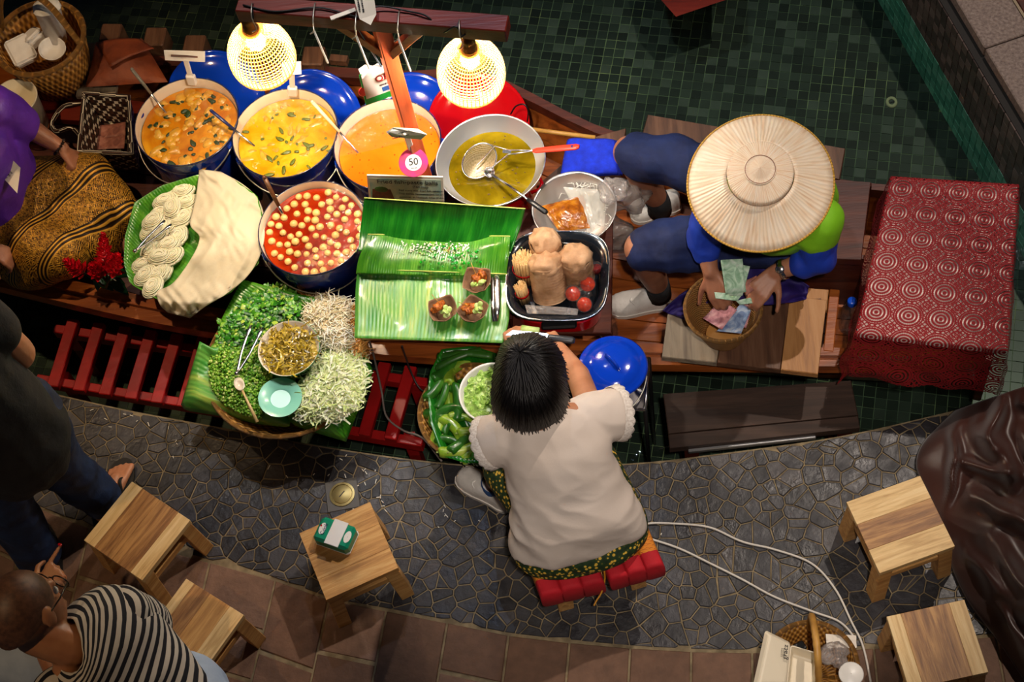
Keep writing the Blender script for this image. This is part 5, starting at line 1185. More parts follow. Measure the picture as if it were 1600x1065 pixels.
# ================================================================ WALKWAY SIDE: cucumbers, blue pot, bottles, stools
c = at(735, 640, .16); CB = thing('cucumber_basket', 'wicker basket lined with banana leaf full of cucumbers beside the woman', 'basket', (c.x, c.y, .01))
wovenbasket(CB, c, .012, .15, .13, .178, WICKER)
liner('leaf_liner', [(668, 610, .19), (672, 580, .2), (690, 545, .21), (740, 540, .2), (800, 560, .18), (815, 640, .18), (795, 700, .18), (770, 722, .18), (730, 724, .175), (690, 712, .175), (672, 660, .18)], (738, 635), .10, LEAF_D, CB, .72, rot=.4)
g = G('cucumber_skin', None, .3, Coat_Weight=.3); g.base(g.ramp(g.noise(10, detail=4), [(.3, '#4a7a12'), (.5, '#8fae30'), (.7, '#c9cf6a')])); g.bump(g.noise(80), .25, .003); CUKE = g.m
g = G('dark_cucumber_skin', None, .3, Coat_Weight=.3); g.base(g.ramp(g.noise(10, detail=4), [(.3, '#0f3a0c'), (.5, '#2c6a1a'), (.7, '#5c9630')])); CUKED = g.m
cprot = {}; clab = {}
cl = [(690, 668, 1.2, 0, 0), (706, 676, -1.0, 0, 0), (722, 686, .9, 1, 0), (740, 690, -.7, 0, 0), (700, 692, -.3, 1, 1), (716, 700, .2, 0, 0), (732, 704, -1.3, 0, 1), (750, 706, .5, 0, 0), (745, 668, .3, 0, 0), (684, 640, 1.4, 1, 0), (700, 648, .2, 1, 0), (690, 618, 1.2, 1, 1), (704, 606, 1.5, 0, 0), (722, 655, -.2, 0, 1), (680, 600, 1.1, 1, 0), (700, 590, -1.2, 1, 0), (712, 578, 1.3, 0, 0), (694, 575, .9, 1, 0), (728, 568, .5, 0, 0), (760, 700, 1.0, 1, 0), (712, 628, 1.6, 1, 0), (686, 655, -.6, 1, 0), (710, 664, .7, 1, 1)]
for k, (x, y, a, dk, sm) in enumerate(cl):
    key = (dk, k % 3)
    if key not in cprot:
        m = MB(); bn = (.012, .03, -.016)[k % 3]; pts = [(-.062, 0, 0), (-.056, 0, 0), (-.035, bn * .4, 0), (0, bn * .6, 0), (.035, bn * .4, 0), (.056, -.002, 0), (.062, -.004, 0)]; m.tube(cr(pts, 18), [.002, .009, .013, .016, .017, .0175, .0175, .0175, .0175, .0175, .017, .0165, .016, .0155, .0145, .013, .011, .008, .003], 14)
        P = thing('cucumber', '', 'cucumber'); obj('fruit', m, CUKED if dk else CUKE, P, local=True); m = MB(); m.tube([(-.060, 0, 0), (-.068, .001, .001)], .003, 6); obj('stem_end', m, pm('stem_end', '#8a9a50', .6) if not cprot else cprot['s'], P, local=True)
        if 's' not in cprot: cprot['s'] = P.children[1].data.materials[0]
        cprot[key] = P; o = P; first = True
    else: o = dup(cprot[key], Matrix()); first = False
    lab = ('dark green cucumber' if dk else 'pale green cucumber') + (' behind the white bowl in the cucumber basket' if y < 615 else ' beside the white bowl in the cucumber basket' if y < 662 else ' at the front of the cucumber basket')
    o['group'] = 'cucumbers in the leaf lined basket'; clab.setdefault(lab, []).append((x, y, o))
    o.matrix_basis = Matrix.Translation(at(x, y, .142 + .012 * (k % 3))) @ Matrix.Rotation(a, 4, 'Z') @ Matrix.Rotation(U(-.3, .3), 4, 'Y') @ Matrix.Scale(.8 if sm else 1.12, 4)
for lab, lst in clab.items():
    for k, (x, y, o) in enumerate(sorted(lst, key=lambda e: e[:2])): o['label'] = lab if len(lst) == 1 else lab + ', ' + ORD[k] + ' from the left'
for k, (a, b) in enumerate((((680, 575), (742, 548)), ((690, 566), (752, 546)), ((684, 556), (760, 552)), ((700, 552), (770, 556)))):
    A, B = at(*a, .19), at(*b, .21); m = MB(); m.tube(cr([A, A.lerp(B, .5) + Vector((0, 0, .01)), B], 8), .013, 10, flat=.6); tag(obj('long_bean_bundle', m, nm('stalk_green', [(.3, '#1c4a12'), (.7, '#3d7420')], 12, .4) if k == 0 else bpy.data.materials['stalk_green']), 'dark green leaf stalk across the back of the cucumber basket, ' + ORD[k] + ' from the front', 'stalk', 'leaf stalks behind the cucumbers')
c = at(768, 612, .30); WB = thing('white_bowl', 'white bowl full of chopped green cucumber beside the woman', 'bowl', (c.x, c.y, .175)); m = MB(); m.lathe([(.001, 0), (.06, 0), (.092, .06), (.108, .115), (.112, .118), (.111, .124), (.104, .118), (.088, .058), (.058, .008), (.001, .006)], 44); obj('bowl', m, pm('white_melamine', '#dcdad4', .3), WB, local=True)
m = MB(); m.lathe([(.1, .095), (.06, .104), (.001, .108)], 30, capt=True); R_ = random.Random(77); CUT = nm('chopped_cucumber', [(.3, '#7fb03a'), (.55, '#b8d878'), (.8, '#e4efc0')], 40, .3)
for k in range(240):
    q = .095 * math.sqrt(R_.random()); a = R_.uniform(0, 6.3); p = Vector((q * math.cos(a), q * math.sin(a), .108 + R_.uniform(0, .012) - q * .08)); Rr = Matrix.Rotation(R_.uniform(-1, 1), 3, 'X') @ Matrix.Rotation(R_.uniform(-1, 1), 3, 'Y')
    m.lathe([(.001, -.002), (.0085, -.002), (.0085, .002), (.001, .002)], 8, Matrix.Translation(p) @ Rr.to_4x4())
stuff(obj('chopped_cucumber', m, CUT, WB, local=True, smooth='auto'))
# small blue pot on a folding wire stand
zt = .19
SB = thing('wire_stand', 'square metal stand with thin black legs under the small blue pot', 'stand', at(958, 600, ZP)); q = [at(*p, zt) for p in ((908, 636), (1008, 640), (1014, 560), (905, 556))]
for i in range(4):
    m = MB(); m.tube([q[i], q[(i + 1) % 4]], .006, 8); obj('rail', m, STEEL, SB)
obj('tray', MB().quadslab([p + Vector((0, 0, -.006)) for p in q], .004), pm('tray_metal', '#8f8a88', .3, .8), SB, smooth=False)
for i in range(4):
    m = MB(); a = q[i]; b = q[(i + 2) % 4]; f = a.lerp(b, .04); f.z = ZP + .004; m.tube([a, f], .007, 8); obj('leg', m, BLACK, SB)
c = at(957, 571, .355); SPT = thing('blue_lidded_pot', 'small shiny blue enamel pot with lid on the metal stand', 'pot', (c.x, c.y, zt + .001)); r = .108
m = MB(); m.lathe([(.001, 0), (r * .9, 0), (r * .95, .02), (r, .145), (r * 1.03, .15), (r * .97, .152), (r * .9, .02), (.001, .01)], 48); obj('body', m, DKBLUE, SPT, local=True)
Tl = Matrix.Translation((0, 0, .152)) @ Matrix.Rotation(-.9, 4, 'Z'); m = MB(); m.lathe([(r * 1.04, -.004), (r * 1.08, .004), (r * 1.02, .010), (r * .9, .010), (r * .84, .020), (r * .55, .032), (r * .25, .036), (.001, .037)], 52, Tl); ld = obj('lid', m, BLUE, SPT, local=True)
m = MB(); m.tube([Tl @ Vector(p) for p in [(-.034, 0, .032), (-.030, 0, .045), (-.012, 0, .055), (.012, 0, .055), (.030, 0, .045), (.034, 0, .032)]], .007, 8, flat=.7); obj('lid_handle', m, BLUE, ld, local=True)
m = MB(); m.tube([((r * 1.05 + .012 * math.sin(PI * k / 24)) * math.cos(.3 + PI * k / 24 * 1.0 + 2.6), (r * 1.05 + .03 * math.sin(PI * k / 24)) * math.sin(.3 + PI * k / 24 + 2.6), .13 - .05 * math.sin(PI * k / 24)) for k in range(25)], .0028, 6); obj('bail_handle', m, WIRE, SPT, local=True)
def bottle(label, px_, z, h, r, capc):
    c = at(*px_, z); B_ = thing('water_bottle', label, 'bottle', c); m = MB(); m.lathe([(.001, 0), (r * .9, 0), (r, .01), (r, h * .62), (r * .92, h * .7), (r * .4, h * .9), (r * .38, h)], 28); obj('body', m, CLEARP, B_, local=True)
    m = MB(); m.lathe([(r * .45, h * .93), (r * .48, h * .95), (r * .48, h * 1.05), (r * .42, h * 1.07), (.001, h * 1.07)], 24); obj('cap', m, pm('cap_blue', '#1450d0', .3) if 'cap_blue' not in bpy.data.materials else bpy.data.materials['cap_blue'], B_, local=True)
bottle('clear water bottle with blue cap between black pan and blue lidded pot', (952, 522), -.10, .20, .034, 0)
bottle('clear water bottle with blue cap beside the red lace cloth', (1326, 512), -.10, .19, .034, 0)
# wooden stools
SW = []
for k, st_ in enumerate(([(.28, '#5a3a22'), (.45, '#8e6238'), (.62, '#b98a52')], [(.3, '#9a6a38'), (.5, '#c39050'), (.7, '#d8ae70')], [(.3, '#b28a52'), (.5, '#d9b67c'), (.7, '#e8cc98')])):
    SW.append(wood('stool_wood', st_, 2.2, .5, 0, .2))
def stool(label, corners, bands, z=.25):
    q = [at(*p, z) for p in corners]; c = sum(q, Vector()) / 4; d_ = (q[1] - q[0]) + (q[2] - q[3]); a = math.atan2(d_.y, d_.x); w = d_.length / 2; e = (q[0] - q[3]) + (q[1] - q[2]); h = e.length / 2
    S_ = thing('wooden_stool', label, 'stool', (c.x, c.y, .001), a, 'low wooden stools on the walkway')
    y = -h / 2
    for (f, mi) in bands:                            # boards of the seat, front to back
        m = MB(); m.box((0, y + f * h / 2, z - .013), (w, f * h - .0003, .024), None, .0008); obj('seat_board', m, SW[mi], S_, smooth=False, local=True); y += f * h
    for sx in (-1, 1):
        for sy in (-1, 1):
            m = MB(); b = Vector((sx * (w / 2 - .012), sy * (h / 2 - .016), 0)); t = Vector((sx * (w / 2 - .026), sy * (h / 2 - .028), z - .026)); dd = t - b; m.box((b + t) / 2, (.046, .052, dd.length), frame(dd, (1, 0, 0)), .002); obj('leg', m, SW[1], S_, smooth=False, local=True)
    for sy in (-1, 1):
        m = MB(); m.box((0, sy * (h / 2 - .018), z - .085), (w - .085, .02, .032), None, .002); obj('apron', m, SW[1], S_, smooth=False, local=True)
    for sx in (-1, 1):
        m = MB(); m.box((sx * (w / 2 - .018), 0, z - .085), (.02, h - .10, .032), None, .002); obj('apron', m, SW[1], S_, smooth=False, local=True)
    return S_
stool('low wooden stool with brown centre board beside the bare sandalled foot', [(131, 843), (206, 752), (297, 812), (222, 907)], [(.15, 2), (.30, 0), (.36, 1), (.19, 2)][::1] if False else [(.20, 2), (.32, 0), (.30, 0), (.18, 2)])
stool('low wooden stool beside the striped shirt', [(236, 985), (291, 898), (381, 966), (302, 1062)], [(.24, 2), (.34, 1), (.28, 0), (.14, 2)])
stool('low honey wooden stool carrying the tissue pack', [(466, 832), (577, 785), (623, 885), (511, 938)], [(.30, 1), (.36, 1), (.34, 1)])
stool('low wooden stool with dark middle board beside the brown satin, farther from the foam box', [(1320, 787), (1437, 741), (1493, 855), (1377, 892)], [(.32, 2), (.36, 0), (.32, 2)])
S5 = stool('low wooden stool with wide brown board, nearest the foam box', [(1532, 1049), (1387, 965), (1505, 934), (1545, 1048)] if False else [(1420, 1078), (1387, 965), (1505, 934), (1545, 1048)], [(.20, 2), (.62, 0), (.18, 2)])
# tissue pack
c = at(528, 842, .25); TP = thing('tissue_pack', 'green and white tissue pack on the honey stool', 'tissues', (c.x, c.y, .251), -.38); PLG = pm('pack_green', '#0f8a68', .3); PLW = pm('tissue_white', '#e6e4e2', .6)
m = MB(); m.box((0, 0, .03), (.125, .085, .058), None, .010); obj('pack', m, PLG, TP, local=True, smooth=False)
m = MB(); m.box((0, 0, .012), (.127, .0865, .02), None, .008); obj('band', m, PLW, TP, local=True, smooth=False)
m = MB(); m.box((.008, 0, .0605), (.05, .088, .004), None, .001); obj('tissue', m, PLW, TP, local=True, smooth=False)
for s, x in ((1, -.042), (-1, .048)):
    m = MB(); m.lathe([(.001, .0602), (.016, .0602), (.016, .0588)], 24, Matrix.Translation((x, 0, 0)) @ Matrix.Diagonal((.7, 1.3, 1, 1))); obj('oval_label', m, WHITE, TP, local=True, smooth=False)
text('Cook', .018, pm('label_navy', '#1c2560', .5), TP, rootmat(TP) @ Matrix.Translation((-.036, 0, .0608)) @ Matrix.Rotation(PI / 2, 4, 'Z')); m = MB(); m.sphere((-.05, .008, .0606), (.003, .004, .0006), 8, 6); obj('red_logo', m, REDEN, TP, local=True)
# cables
def cable(label, pts, mat, r=.0038): m = MB(); m.tube(cr([at(*p) for p in pts], 90), r, 7); tag(obj('cable', m, mat), label, 'cable')
CABW = pm('white_cable', '#cfc9bf', .4)
cable('white cable on the crazy paving, the one curving farther from the woman', [(985, 832, .006), (1010, 818, .007), (1060, 818, .007), (1110, 824, .006), (1160, 846, .006), (1210, 858, .006), (1268, 880, .006), (1305, 920, .006), (1330, 970, .006), (1348, 1008, .006), (1360, 1062, .006), (1364, 1090, .006)], CABW)
cable('white cable on the crazy paving, the one running into the basket with foam box', [(1005, 838, .006), (1060, 856, .006), (1110, 880, .006), (1160, 905, .006), (1210, 932, .006), (1270, 955, .006), (1310, 970, .006), (1332, 992, .006), (1338, 1012, .006)], CABW)
cable('grey cable hanging over the red rack between the two baskets', [(576, 528, .25), (585, 560, .1), (596, 610, -.06), (604, 650, -.075), (630, 672, -.075), (660, 684, -.06), (690, 720, .006)], pm('grey_cable', '#857a72', .5))
cable('dark cable curling behind the red rack near the serving table', [(628, 540, .2), (640, 575, .0), (655, 605, -.06), (676, 618, -.06)], pm('dark_cable', '#3a3634', .5), .003)
# bottom right basket with foam box
c = at(1268, 1040, .13); HB = thing('handled_basket', 'round wicker basket with tall bound handle on the paving', 'basket', (c.x, c.y, .004)); wovenbasket(HB, c, .006, .13, .11, .142, WICKER, .008)
m = MB(); H0, H1 = at(1266, 978, .13), rimpt(c, .14, -1.5, .12); pts = cr([H0 + Vector((0, 0, -.02)), H0 + Vector((-.0, -.01, .12)), (H0 + H1) / 2 + Vector((.0, 0, .20)), H1 + Vector((0, .02, .1)), H1], 40); m.tube(pts, [.011 + .0012 * (k % 2) for k in range(41)], 10); obj('handle', m, W_BAMBOO, HB)
FBX = thing('foam_box', 'open cream takeaway box lying on the handled basket', 'box', at(1235, 1035, .10)); CRM = pm('cream_foam', '#e4d8bf', .5)
def boxpart(name, q, depth, par, up=1):
    q = [Vector(p) for p in q]; c_ = sum(q, Vector()) / 4; n_ = (q[1] - q[0]).cross(q[3] - q[0]).normalized(); n_ = n_ if n_.z > 0 else -n_
    b = [c_.lerp(p, .84) - n_ * depth * up for p in q]; m = MB(); m.add(q + b, [(0, 1, 5, 4), (1, 2, 6, 5), (2, 3, 7, 6), (3, 0, 4, 7), (4, 5, 6, 7)]); o = obj(name, m, CRM, par, smooth=False, solid=.004, off=0); bv = o.modifiers.new('b', 'BEVEL'); bv.width = .006; bv.segments = 2; bv.limit_method = 'NONE'; o.modifiers.move(1, 0); return n_
nl = boxpart('lid', [at(1196, 985, .24), at(1234, 1004, .20), at(1226, 1075, .20), at(1176, 1075, .24)], .02, FBX, -1); boxpart('tray', [at(1236, 1008, .195), at(1276, 1020, .195), at(1274, 1090, .195), at(1228, 1085, .195)], .04, FBX)
xl = at(1222, 1045, .22) - at(1224, 1008, .22); cl_ = at(1222, 1018, .218) ; F_ = frame(nl, -xl)
text('gracz', .022, INK, FBX, Matrix.Translation(at(1222, 1020, .222) + nl * .022) @ F_.to_4x4(), .0004)
marks(FBX, at(1216, 1020, .224) + nl * .0215, -xl, nl, .03, 3, 12, None, .0015, .004)
crumple('plastic_bag', 'clear plastic bag in the handled basket beside the foam box', (1305, 1022), .14, .058, BAG, 22)
c = at(1330, 1052, .15); K = thing('white_cup', 'white plastic cup at the edge of the handled basket', 'cup', (c.x, c.y, .06)); m = MB(); m.lathe([(.001, 0), (.028, 0), (.037, .085), (.039, .088), (.036, .09), (.001, .092)], 30); obj('cup', m, WHITE, K, local=True)
m = MB(); m.box(at(1247, 1012, .12), (.05, .03, .012), rz3(.5), .003); tag(obj('black_clip', m, BLACK, smooth=False), 'black folded clip lying in the handled basket', 'clip')
pillow([(1290, 990), (1338, 992), (1338, 1012), (1292, 1012)], .12, .006, PAPER, 'paper_napkin', 'pale paper napkin behind the clear bag in the handled basket', 'napkin')
# ================================================================ BENCH, PLANK TABLE, LACE TABLE, SATIN
BN = thing('bench', 'dark brown bench board under the seated person with the straw hat', 'bench', at(1270, 345, -.1))
obj('seat_board', MB().quadslab([at(*p, .28) for p in ((1130, 398), (1346, 406), (1361, 284), (1150, 270))], .035), W_DARK, BN, smooth=False)
obj('front_panel', MB().quadslab([at(*p, .24) for p in ((1134, 397), (1350, 404), (1351, 398), (1134, 391))], .33), W_DARK, BN, smooth=False)
obj('back_panel', MB().quadslab([at(*p, .24) for p in ((1152, 278), (1362, 291), (1362, 286), (1152, 273))], .33), W_DARK, BN, smooth=False)
PT = thing('plank_table', 'small table of three different planks, grey, brown and tan, under the money basket', 'table', at(1165, 520, -.12))
zt = .20
def pq(*pp): return [at(*p, zt) for p in pp]
obj('plank', MB().quadslab(pq((1034, 557), (1120, 566), (1133, 474), (1046, 468)), .028), W_GREY, PT, smooth=False)
obj('plank', MB().quadslab(pq((1121, 566), (1219, 577), (1233, 474), (1134, 466)), .028), W_BROWN, PT, smooth=False)
obj('plank', MB().quadslab(pq((1220, 577), (1278, 584), (1292, 468), (1234, 462)), .028), W_MID, PT, smooth=False)
obj('edge_plank', MB().quadslab([at(*p, zt - .03) for p in ((1240, 478), (1292, 484), (1295, 452), (1246, 448))], .02), W_MID, PT, smooth=False)
for p in ((1060, 500), (1258, 508), (1274, 480), (1060, 482)):
    q = at(*p, .15); m = MB(); m.box((q.x, q.y, .03), (.04, .04, .29)); obj('leg', m, W_DARK, PT, smooth=False)
# table under the red lace
ZL = .40; lq = [at(*p, ZL) for p in ((1392, 275), (1592, 288), (1574, 548), (1336, 520))]
LT = thing('covered_table', 'white topped table hidden under the red lace cloth', 'table', at(1470, 420, -.3)); c_ = sum(lq, Vector()) / 4
obj('tabletop', MB().quadslab([c_.lerp(p, .985) + Vector((0, 0, -.004)) for p in lq], .03), pm('white_board', '#f4e4da', .6), LT, smooth=False)
for p in lq:
    e = c_.lerp(p, .36); m = MB(); m.box((e.x, e.y, .128), (.045, .045, .485)); obj('leg', m, W_BOAT, LT, smooth=False)
g = G('red_lace', '#8e0712', .8); s = g.n('SeparateXYZ', {0: g.map(g.uv(), (1, 1, 1))}); X_, Y_ = s.outputs[0], s.outputs[1]
fx = g.math('SUBTRACT', g.math('FRACT', X_), .5); fy = g.math('SUBTRACT', g.math('FRACT', Y_), .5)
rr = g.math('SQRT', g.math('ADD', g.math('MULTIPLY', fx, fx), g.math('MULTIPLY', fy, fy)))
ring = g.math('SINE', g.math('MULTIPLY', rr, 2 * PI * 8.6)); spoke = g.math('SINE', g.math('MULTIPLY', g.math('ARCTAN2', fy, fx), 30))
inn = g.math('LESS_THAN', rr, .455); ringm = g.math('GREATER_THAN', g.math('ADD', ring, g.math('MULTIPLY', spoke, .35)), -.30)
gx = g.math('SUBTRACT', g.math('FRACT', g.math('ADD', X_, .5)), .5); gy = g.math('SUBTRACT', g.math('FRACT', g.math('ADD', Y_, .5)), .5)
r2 = g.math('SQRT', g.math('ADD', g.math('MULTIPLY', gx, gx), g.math('MULTIPLY', gy, gy))); an2 = g.math('ARCTAN2', gy, gx)
fl = g.math('GREATER_THAN', g.math('ADD', g.math('SINE', g.math('MULTIPLY', r2, 2 * PI * 11)), g.math('MULTIPLY', g.math('SINE', g.math('MULTIPLY', an2, 8)), .8)), .05)
net = g.math('GREATER_THAN', g.math('MAXIMUM', g.math('SINE', g.math('MULTIPLY', g.math('ADD', X_, Y_), 2 * PI * 6)), g.math('SINE', g.math('MULTIPLY', g.math('SUBTRACT', X_, Y_), 2 * PI * 6))), .5)
outm = g.math('MAXIMUM', g.math('MULTIPLY', fl, g.math('LESS_THAN', r2, .2)), net)
msk = g.math('MAXIMUM', g.math('MULTIPLY', inn, ringm), g.math('MULTIPLY', g.math('SUBTRACT', 1.0, inn), outm))
bord = g.math('GREATER_THAN', g.math('ABSOLUTE', g.math('SUBTRACT', rr, .452)), .025); msk = g.math('MAXIMUM', msk, g.math('SUBTRACT', 1.0, bord))
g.set(g.b.inputs['Alpha'], msk); LACE = g.m
lu = (lq[1] - lq[0] + lq[2] - lq[3]) / 2; lv = (lq[3] - lq[0] + lq[2] - lq[1]) / 2; wu, wv = lu.length, lv.length
m = MB(); OV = (.20, .10, .05, .26)                   # overhang left, right, back, front
def lacept(a, b):                                     # a, b in metres over the top, outside = hanging
    ca, cb = min(max(a, 0), wu), min(max(b, 0), wv); p = lq[0].lerp(lq[1], ca / wu).lerp(lq[3].lerp(lq[2], ca / wu), cb / wv)
    oa, ob = a - ca, b - cb; dr = math.hypot(oa, ob) if oa and ob else abs(oa) + abs(ob)
    outd = (lu.normalized() * (1 if oa > 0 else -1) * min(abs(oa), .2) + lv.normalized() * (1 if ob > 0 else -1) * min(abs(ob), .2) * (1 if ob else 0)) if dr else Vector()
    f = (.16 + .10 * noise.noise(Vector((a * 9, b * 9, 2)))) if dr else 0
    return p + outd * f + Vector((0, 0, .004 - dr * .97 + (.0015 * noise.noise(Vector((a * 30, b * 30, 0))) if not dr else 0)))
nu, nv = 60, 84
m.grid(lambda u, v: lacept(lerp(-OV[0], wu + OV[1], u), lerp(-OV[2], wv + OV[3] + .012 * abs(math.sin(u * 26)) * (v > .98), v)), nu, nv)
m.uv = [((lerp(-OV[0], wu + OV[1], u)) / .0985, (lerp(-OV[2], wv + OV[3], v)) / .0985) for u, v in m.uv]
tag(obj('lace_cloth', m, LACE), 'red lace tablecloth with round medallions hanging over its table', 'tablecloth')
# brown satin
g = G('satin', None, .40, Sheen_Weight=.25); g.base(g.ramp(g.noise(3), [(.3, '#26110b'), (.7, '#431f15')])); g.bump(g.noise(14, detail=2), .12, .006); SATIN = g.m
Lc = cr([(*p, 0) for p in ((1492, 640), (1462, 668), (1436, 700), (1431, 732), (1452, 775), (1470, 820), (1484, 880), (1512, 940), (1558, 1000), (1605, 1070), (1640, 1120))], 60)
FOLDS = [(1500, 660, 1470, 800, .05, 10), (1530, 655, 1585, 760, .06, 12), (1560, 615, 1550, 700, .07, 11), (1490, 720, 1600, 745, .045, 9), (1520, 780, 1640, 830, .06, 13), (1500, 850, 1600, 960, .05, 13), (1545, 830, 1650, 1020, .07, 16), (1600, 680, 1660, 800, .07, 15), (1550, 930, 1640, 1060, .05, 12), (1590, 890, 1700, 1100, .06, 15), (1600, 620, 1700, 680, .06, 14)]
Rc = cr([(*p, 0) for p in ((1640, 590), (1690, 640), (1720, 700), (1740, 800), (1750, 900), (1760, 1000), (1770, 1120))], 60); m = MB()
def fn(u, v):
    i = min(59, int(v * 60)); f = v * 60 - i; p = Lc[i].lerp(Lc[i + 1], f).lerp(Rc[i].lerp(Rc[i + 1], f), u); w = min(1, u * 6)
    q = p + Vector((14 * noise.noise(Vector((p.x * .02, p.y * .02, 1))), 14 * noise.noise(Vector((p.x * .02, p.y * .02, 5))), 0)); z = .012 + .26 * u ** .7
    for (x0, y0, x1, y1, a_, w_) in FOLDS:
        dx, dy = x1 - x0, y1 - y0; t = max(0, min(1, ((q.x - x0) * dx + (q.y - y0) * dy) / (dx * dx + dy * dy))); d_ = math.hypot(q.x - x0 - t * dx, q.y - y0 - t * dy) / w_; z += w * a_ * math.exp(-d_ * d_) * (.35 + .65 * math.sin(PI * min(.98, max(.02, t))))
    z += w * .006 * noise.noise(Vector((u * 7, v * 9, 1)))
    return at(p.x, p.y, max(.008, z))
m.grid(fn, 80, 110); tag(obj('satin_cloth', m, SATIN, solid=.003), 'dark brown shiny satin cloth heaped at the edge of the paving', 'cloth')
# money basket with notes
c = at(1130, 480, .40); MBK = thing('money_basket', 'tapered honey rattan basket holding banknotes on the plank table', 'basket', (c.x, c.y, .202))
cb = at(1131, 522, .202) - Vector((c.x, c.y, .202)); m = MB()
def mbf(u, v, k=1.0):
    a = 2 * PI * u; r = lerp(.062, .126, v ** .8) * k; cx = lerp(cb.x * .5, 0, v); cy = lerp(cb.y * .5, 0, v); return (cx + r * math.cos(a), cy + r * math.sin(a), lerp(0, .198, v))
m.grid(lambda u, v: mbf(u, v), 48, 12, True); obj('body', m, WICKER_F, MBK, local=True, solid=.004)
m = MB(); m.add([mbf(k / 32, .02) for k in range(32)], [tuple(range(32))]); obj('base', m, WICKER_F, MBK, local=True, smooth=False)
m = MB(); m.tube([mbf(k / 56, 1, 1.0) for k in range(56)], .0065, 8, True); m.tube([tuple(Vector(mbf(k / 56, .93, 1.03))) for k in range(56)], .004, 6, True); obj('rim', m, WICKER_F, MBK, local=True)
bill('banknote', 'pink banknote lying in the money basket', [at(*p) for p in ((1098, 497, .34), (1125, 467, .35), (1152, 484, .35), (1128, 515, .335))], NR, None, .01)
bill('banknote', 'pale blue banknote with round seal lying in the money basket, partly under the pink one', [at(*p) for p in ((1120, 517, .325), (1158, 473, .335), (1174, 484, .33), (1158, 521, .32))], NBL, None, .008)
bill('banknote', 'orange edged banknote deep in the money basket', [at(*p) for p in ((1130, 505, .31), (1160, 470, .32), (1178, 470, .315), (1166, 512, .31))], NR, None, .005)
# ================================================================ PEOPLE
def RM(right, fwd, up): return Matrix((right, fwd, up)).transposed()
def headparts(c, fwd, up, s=1.0):
    f = Vector(fwd).normalized(); u = Vector(up); u = (u - f * u.dot(f)).normalized(); r = f.cross(u); R = RM(r, f, u); P = lambda x, y, z: Vector(c) + (r * x + f * y + u * z) * s
    L = [('e', P(0, -.012, .03), (.073 * s, .094 * s, .088 * s), R), ('e', P(0, .022, -.03), (.060 * s, .070 * s, .082 * s), R), (P(0, .05, -.085), .030 * s, P(0, .062, -.088), .026 * s),
         (P(0, .086, .012), .010 * s, P(0, .108, -.024), .015 * s), (P(-.03, .076, .022), .012 * s, P(.03, .076, .022), .012 * s), (P(-.018, .084, -.058), .009 * s, P(.018, .084, -.058), .009 * s)]
    for k in (-1, 1): L.append(('e', P(.074 * k, -.004, -.005), (.010 * s, .020 * s, .032 * s), R))
    return L, P, R
EYEW = pm('eye_white', '#e8e4de', .2); EYED = pm('eye_dark', '#20140e', .15)
def eyes(par, P, R, s=1.0):
    for k in (-1, 1):
        m = MB(); m.sphere(P(.031 * k, .071, .002), .0122 * s, 12, 8); e = obj('eye', m, EYEW, par); m = MB(); m.sphere(P(.031 * k, .080, .002), .0055 * s, 10, 6); obj('iris', m, EYED, e)
def hand(w, d_, back, thumb, curl=(.5, .6, .4), s=1.0, spread=.10, tcurl=.35):
    d_ = Vector(d_).normalized(); n_ = Vector(back); n_ = (n_ - d_ * n_.dot(d_)).normalized(); t = d_.cross(n_) * thumb; w = Vector(w); out = []
    for i, (off, L, kx) in enumerate(((.030, .076, .083), (.010, .086, .088), (-.011, .079, .084), (-.030, .062, .076))):
        k = w + (d_ * kx + t * off) * s; out.append((w + t * off * .55 * s + d_ * .01 * s, .0125 * s, k, .0105 * s))
        fd = (d_ + t * off * spread * 30 * .1).normalized(); p = k; r = .0092 * s; ang = 0
        for j, (f, cu) in enumerate(zip((.45, .31, .24), curl)):
            ang += cu * (1 + .12 * i); v = fd * math.cos(ang) - n_ * math.sin(ang); q = p + v * L * f * s; out.append((p, r, q, r * .88)); p = q; r *= .88
    b = w + (t * .022 + d_ * .022 - n_ * .004) * s; td = (t * .8 + d_ * .65 - n_ * .15).normalized(); p = b; r = .0125 * s
    for j, L in enumerate((.036, .031, .026)):
        v = (td * math.cos(tcurl * j) + d_ * math.sin(tcurl * j) * .8 - n_ * .25 * j * tcurl).normalized(); q = p + v * L * s; out.append((p, r, q, r * .86)); p = q; r *= .86
    return out
def loft(sections, nu=40, nv=40, wr=.008, ws=7, seed=0, endcap=False):
    """sections: (left point, right point, half depth, depth axis hint) -> closed tube of ellipses, cloth wrinkles by noise"""
    Ls = cr([s[0] for s in sections], nv); Rs_ = cr([s[1] for s in sections], nv); D = cr([(s[2], 0, 0) for s in sections], nv); m = MB()
    cs = [(a + b) / 2 for a, b in zip(Ls, Rs_)]
    def fn(u, v):
        i = int(round(v * nv)); a = 2 * PI * u; c = cs[i]; ax = (Rs_[i] - Ls[i]) / 2; tg_ = cs[min(i + 1, nv)] - cs[max(i - 1, 0)]; n_ = ax.cross(tg_).normalized()
        k = wr * (noise.noise(Vector((math.cos(a) * 1.2 + v * ws * .8, math.sin(a) * 1.2 - v * ws * .5, seed + v * ws * .35))) + .7 * (.5 - abs(noise.noise(Vector((u * 6 + v * ws * .6, v * ws * 1.4 - u * 9, seed + 9))))))
        ca, sa = math.cos(a), math.sin(a); dirv = (ax.normalized() * ca + n_ * sa); return c + ax * (math.copysign(abs(ca) ** .9, ca)) + n_ * (D[i].x * sa) + dirv * k
    m.grid(fn, nu, nv, True); M_ = nv + 1
    if endcap: m.f.append(tuple(i * M_ for i in range(nu))); m.mi.append(0)
    return m, fn
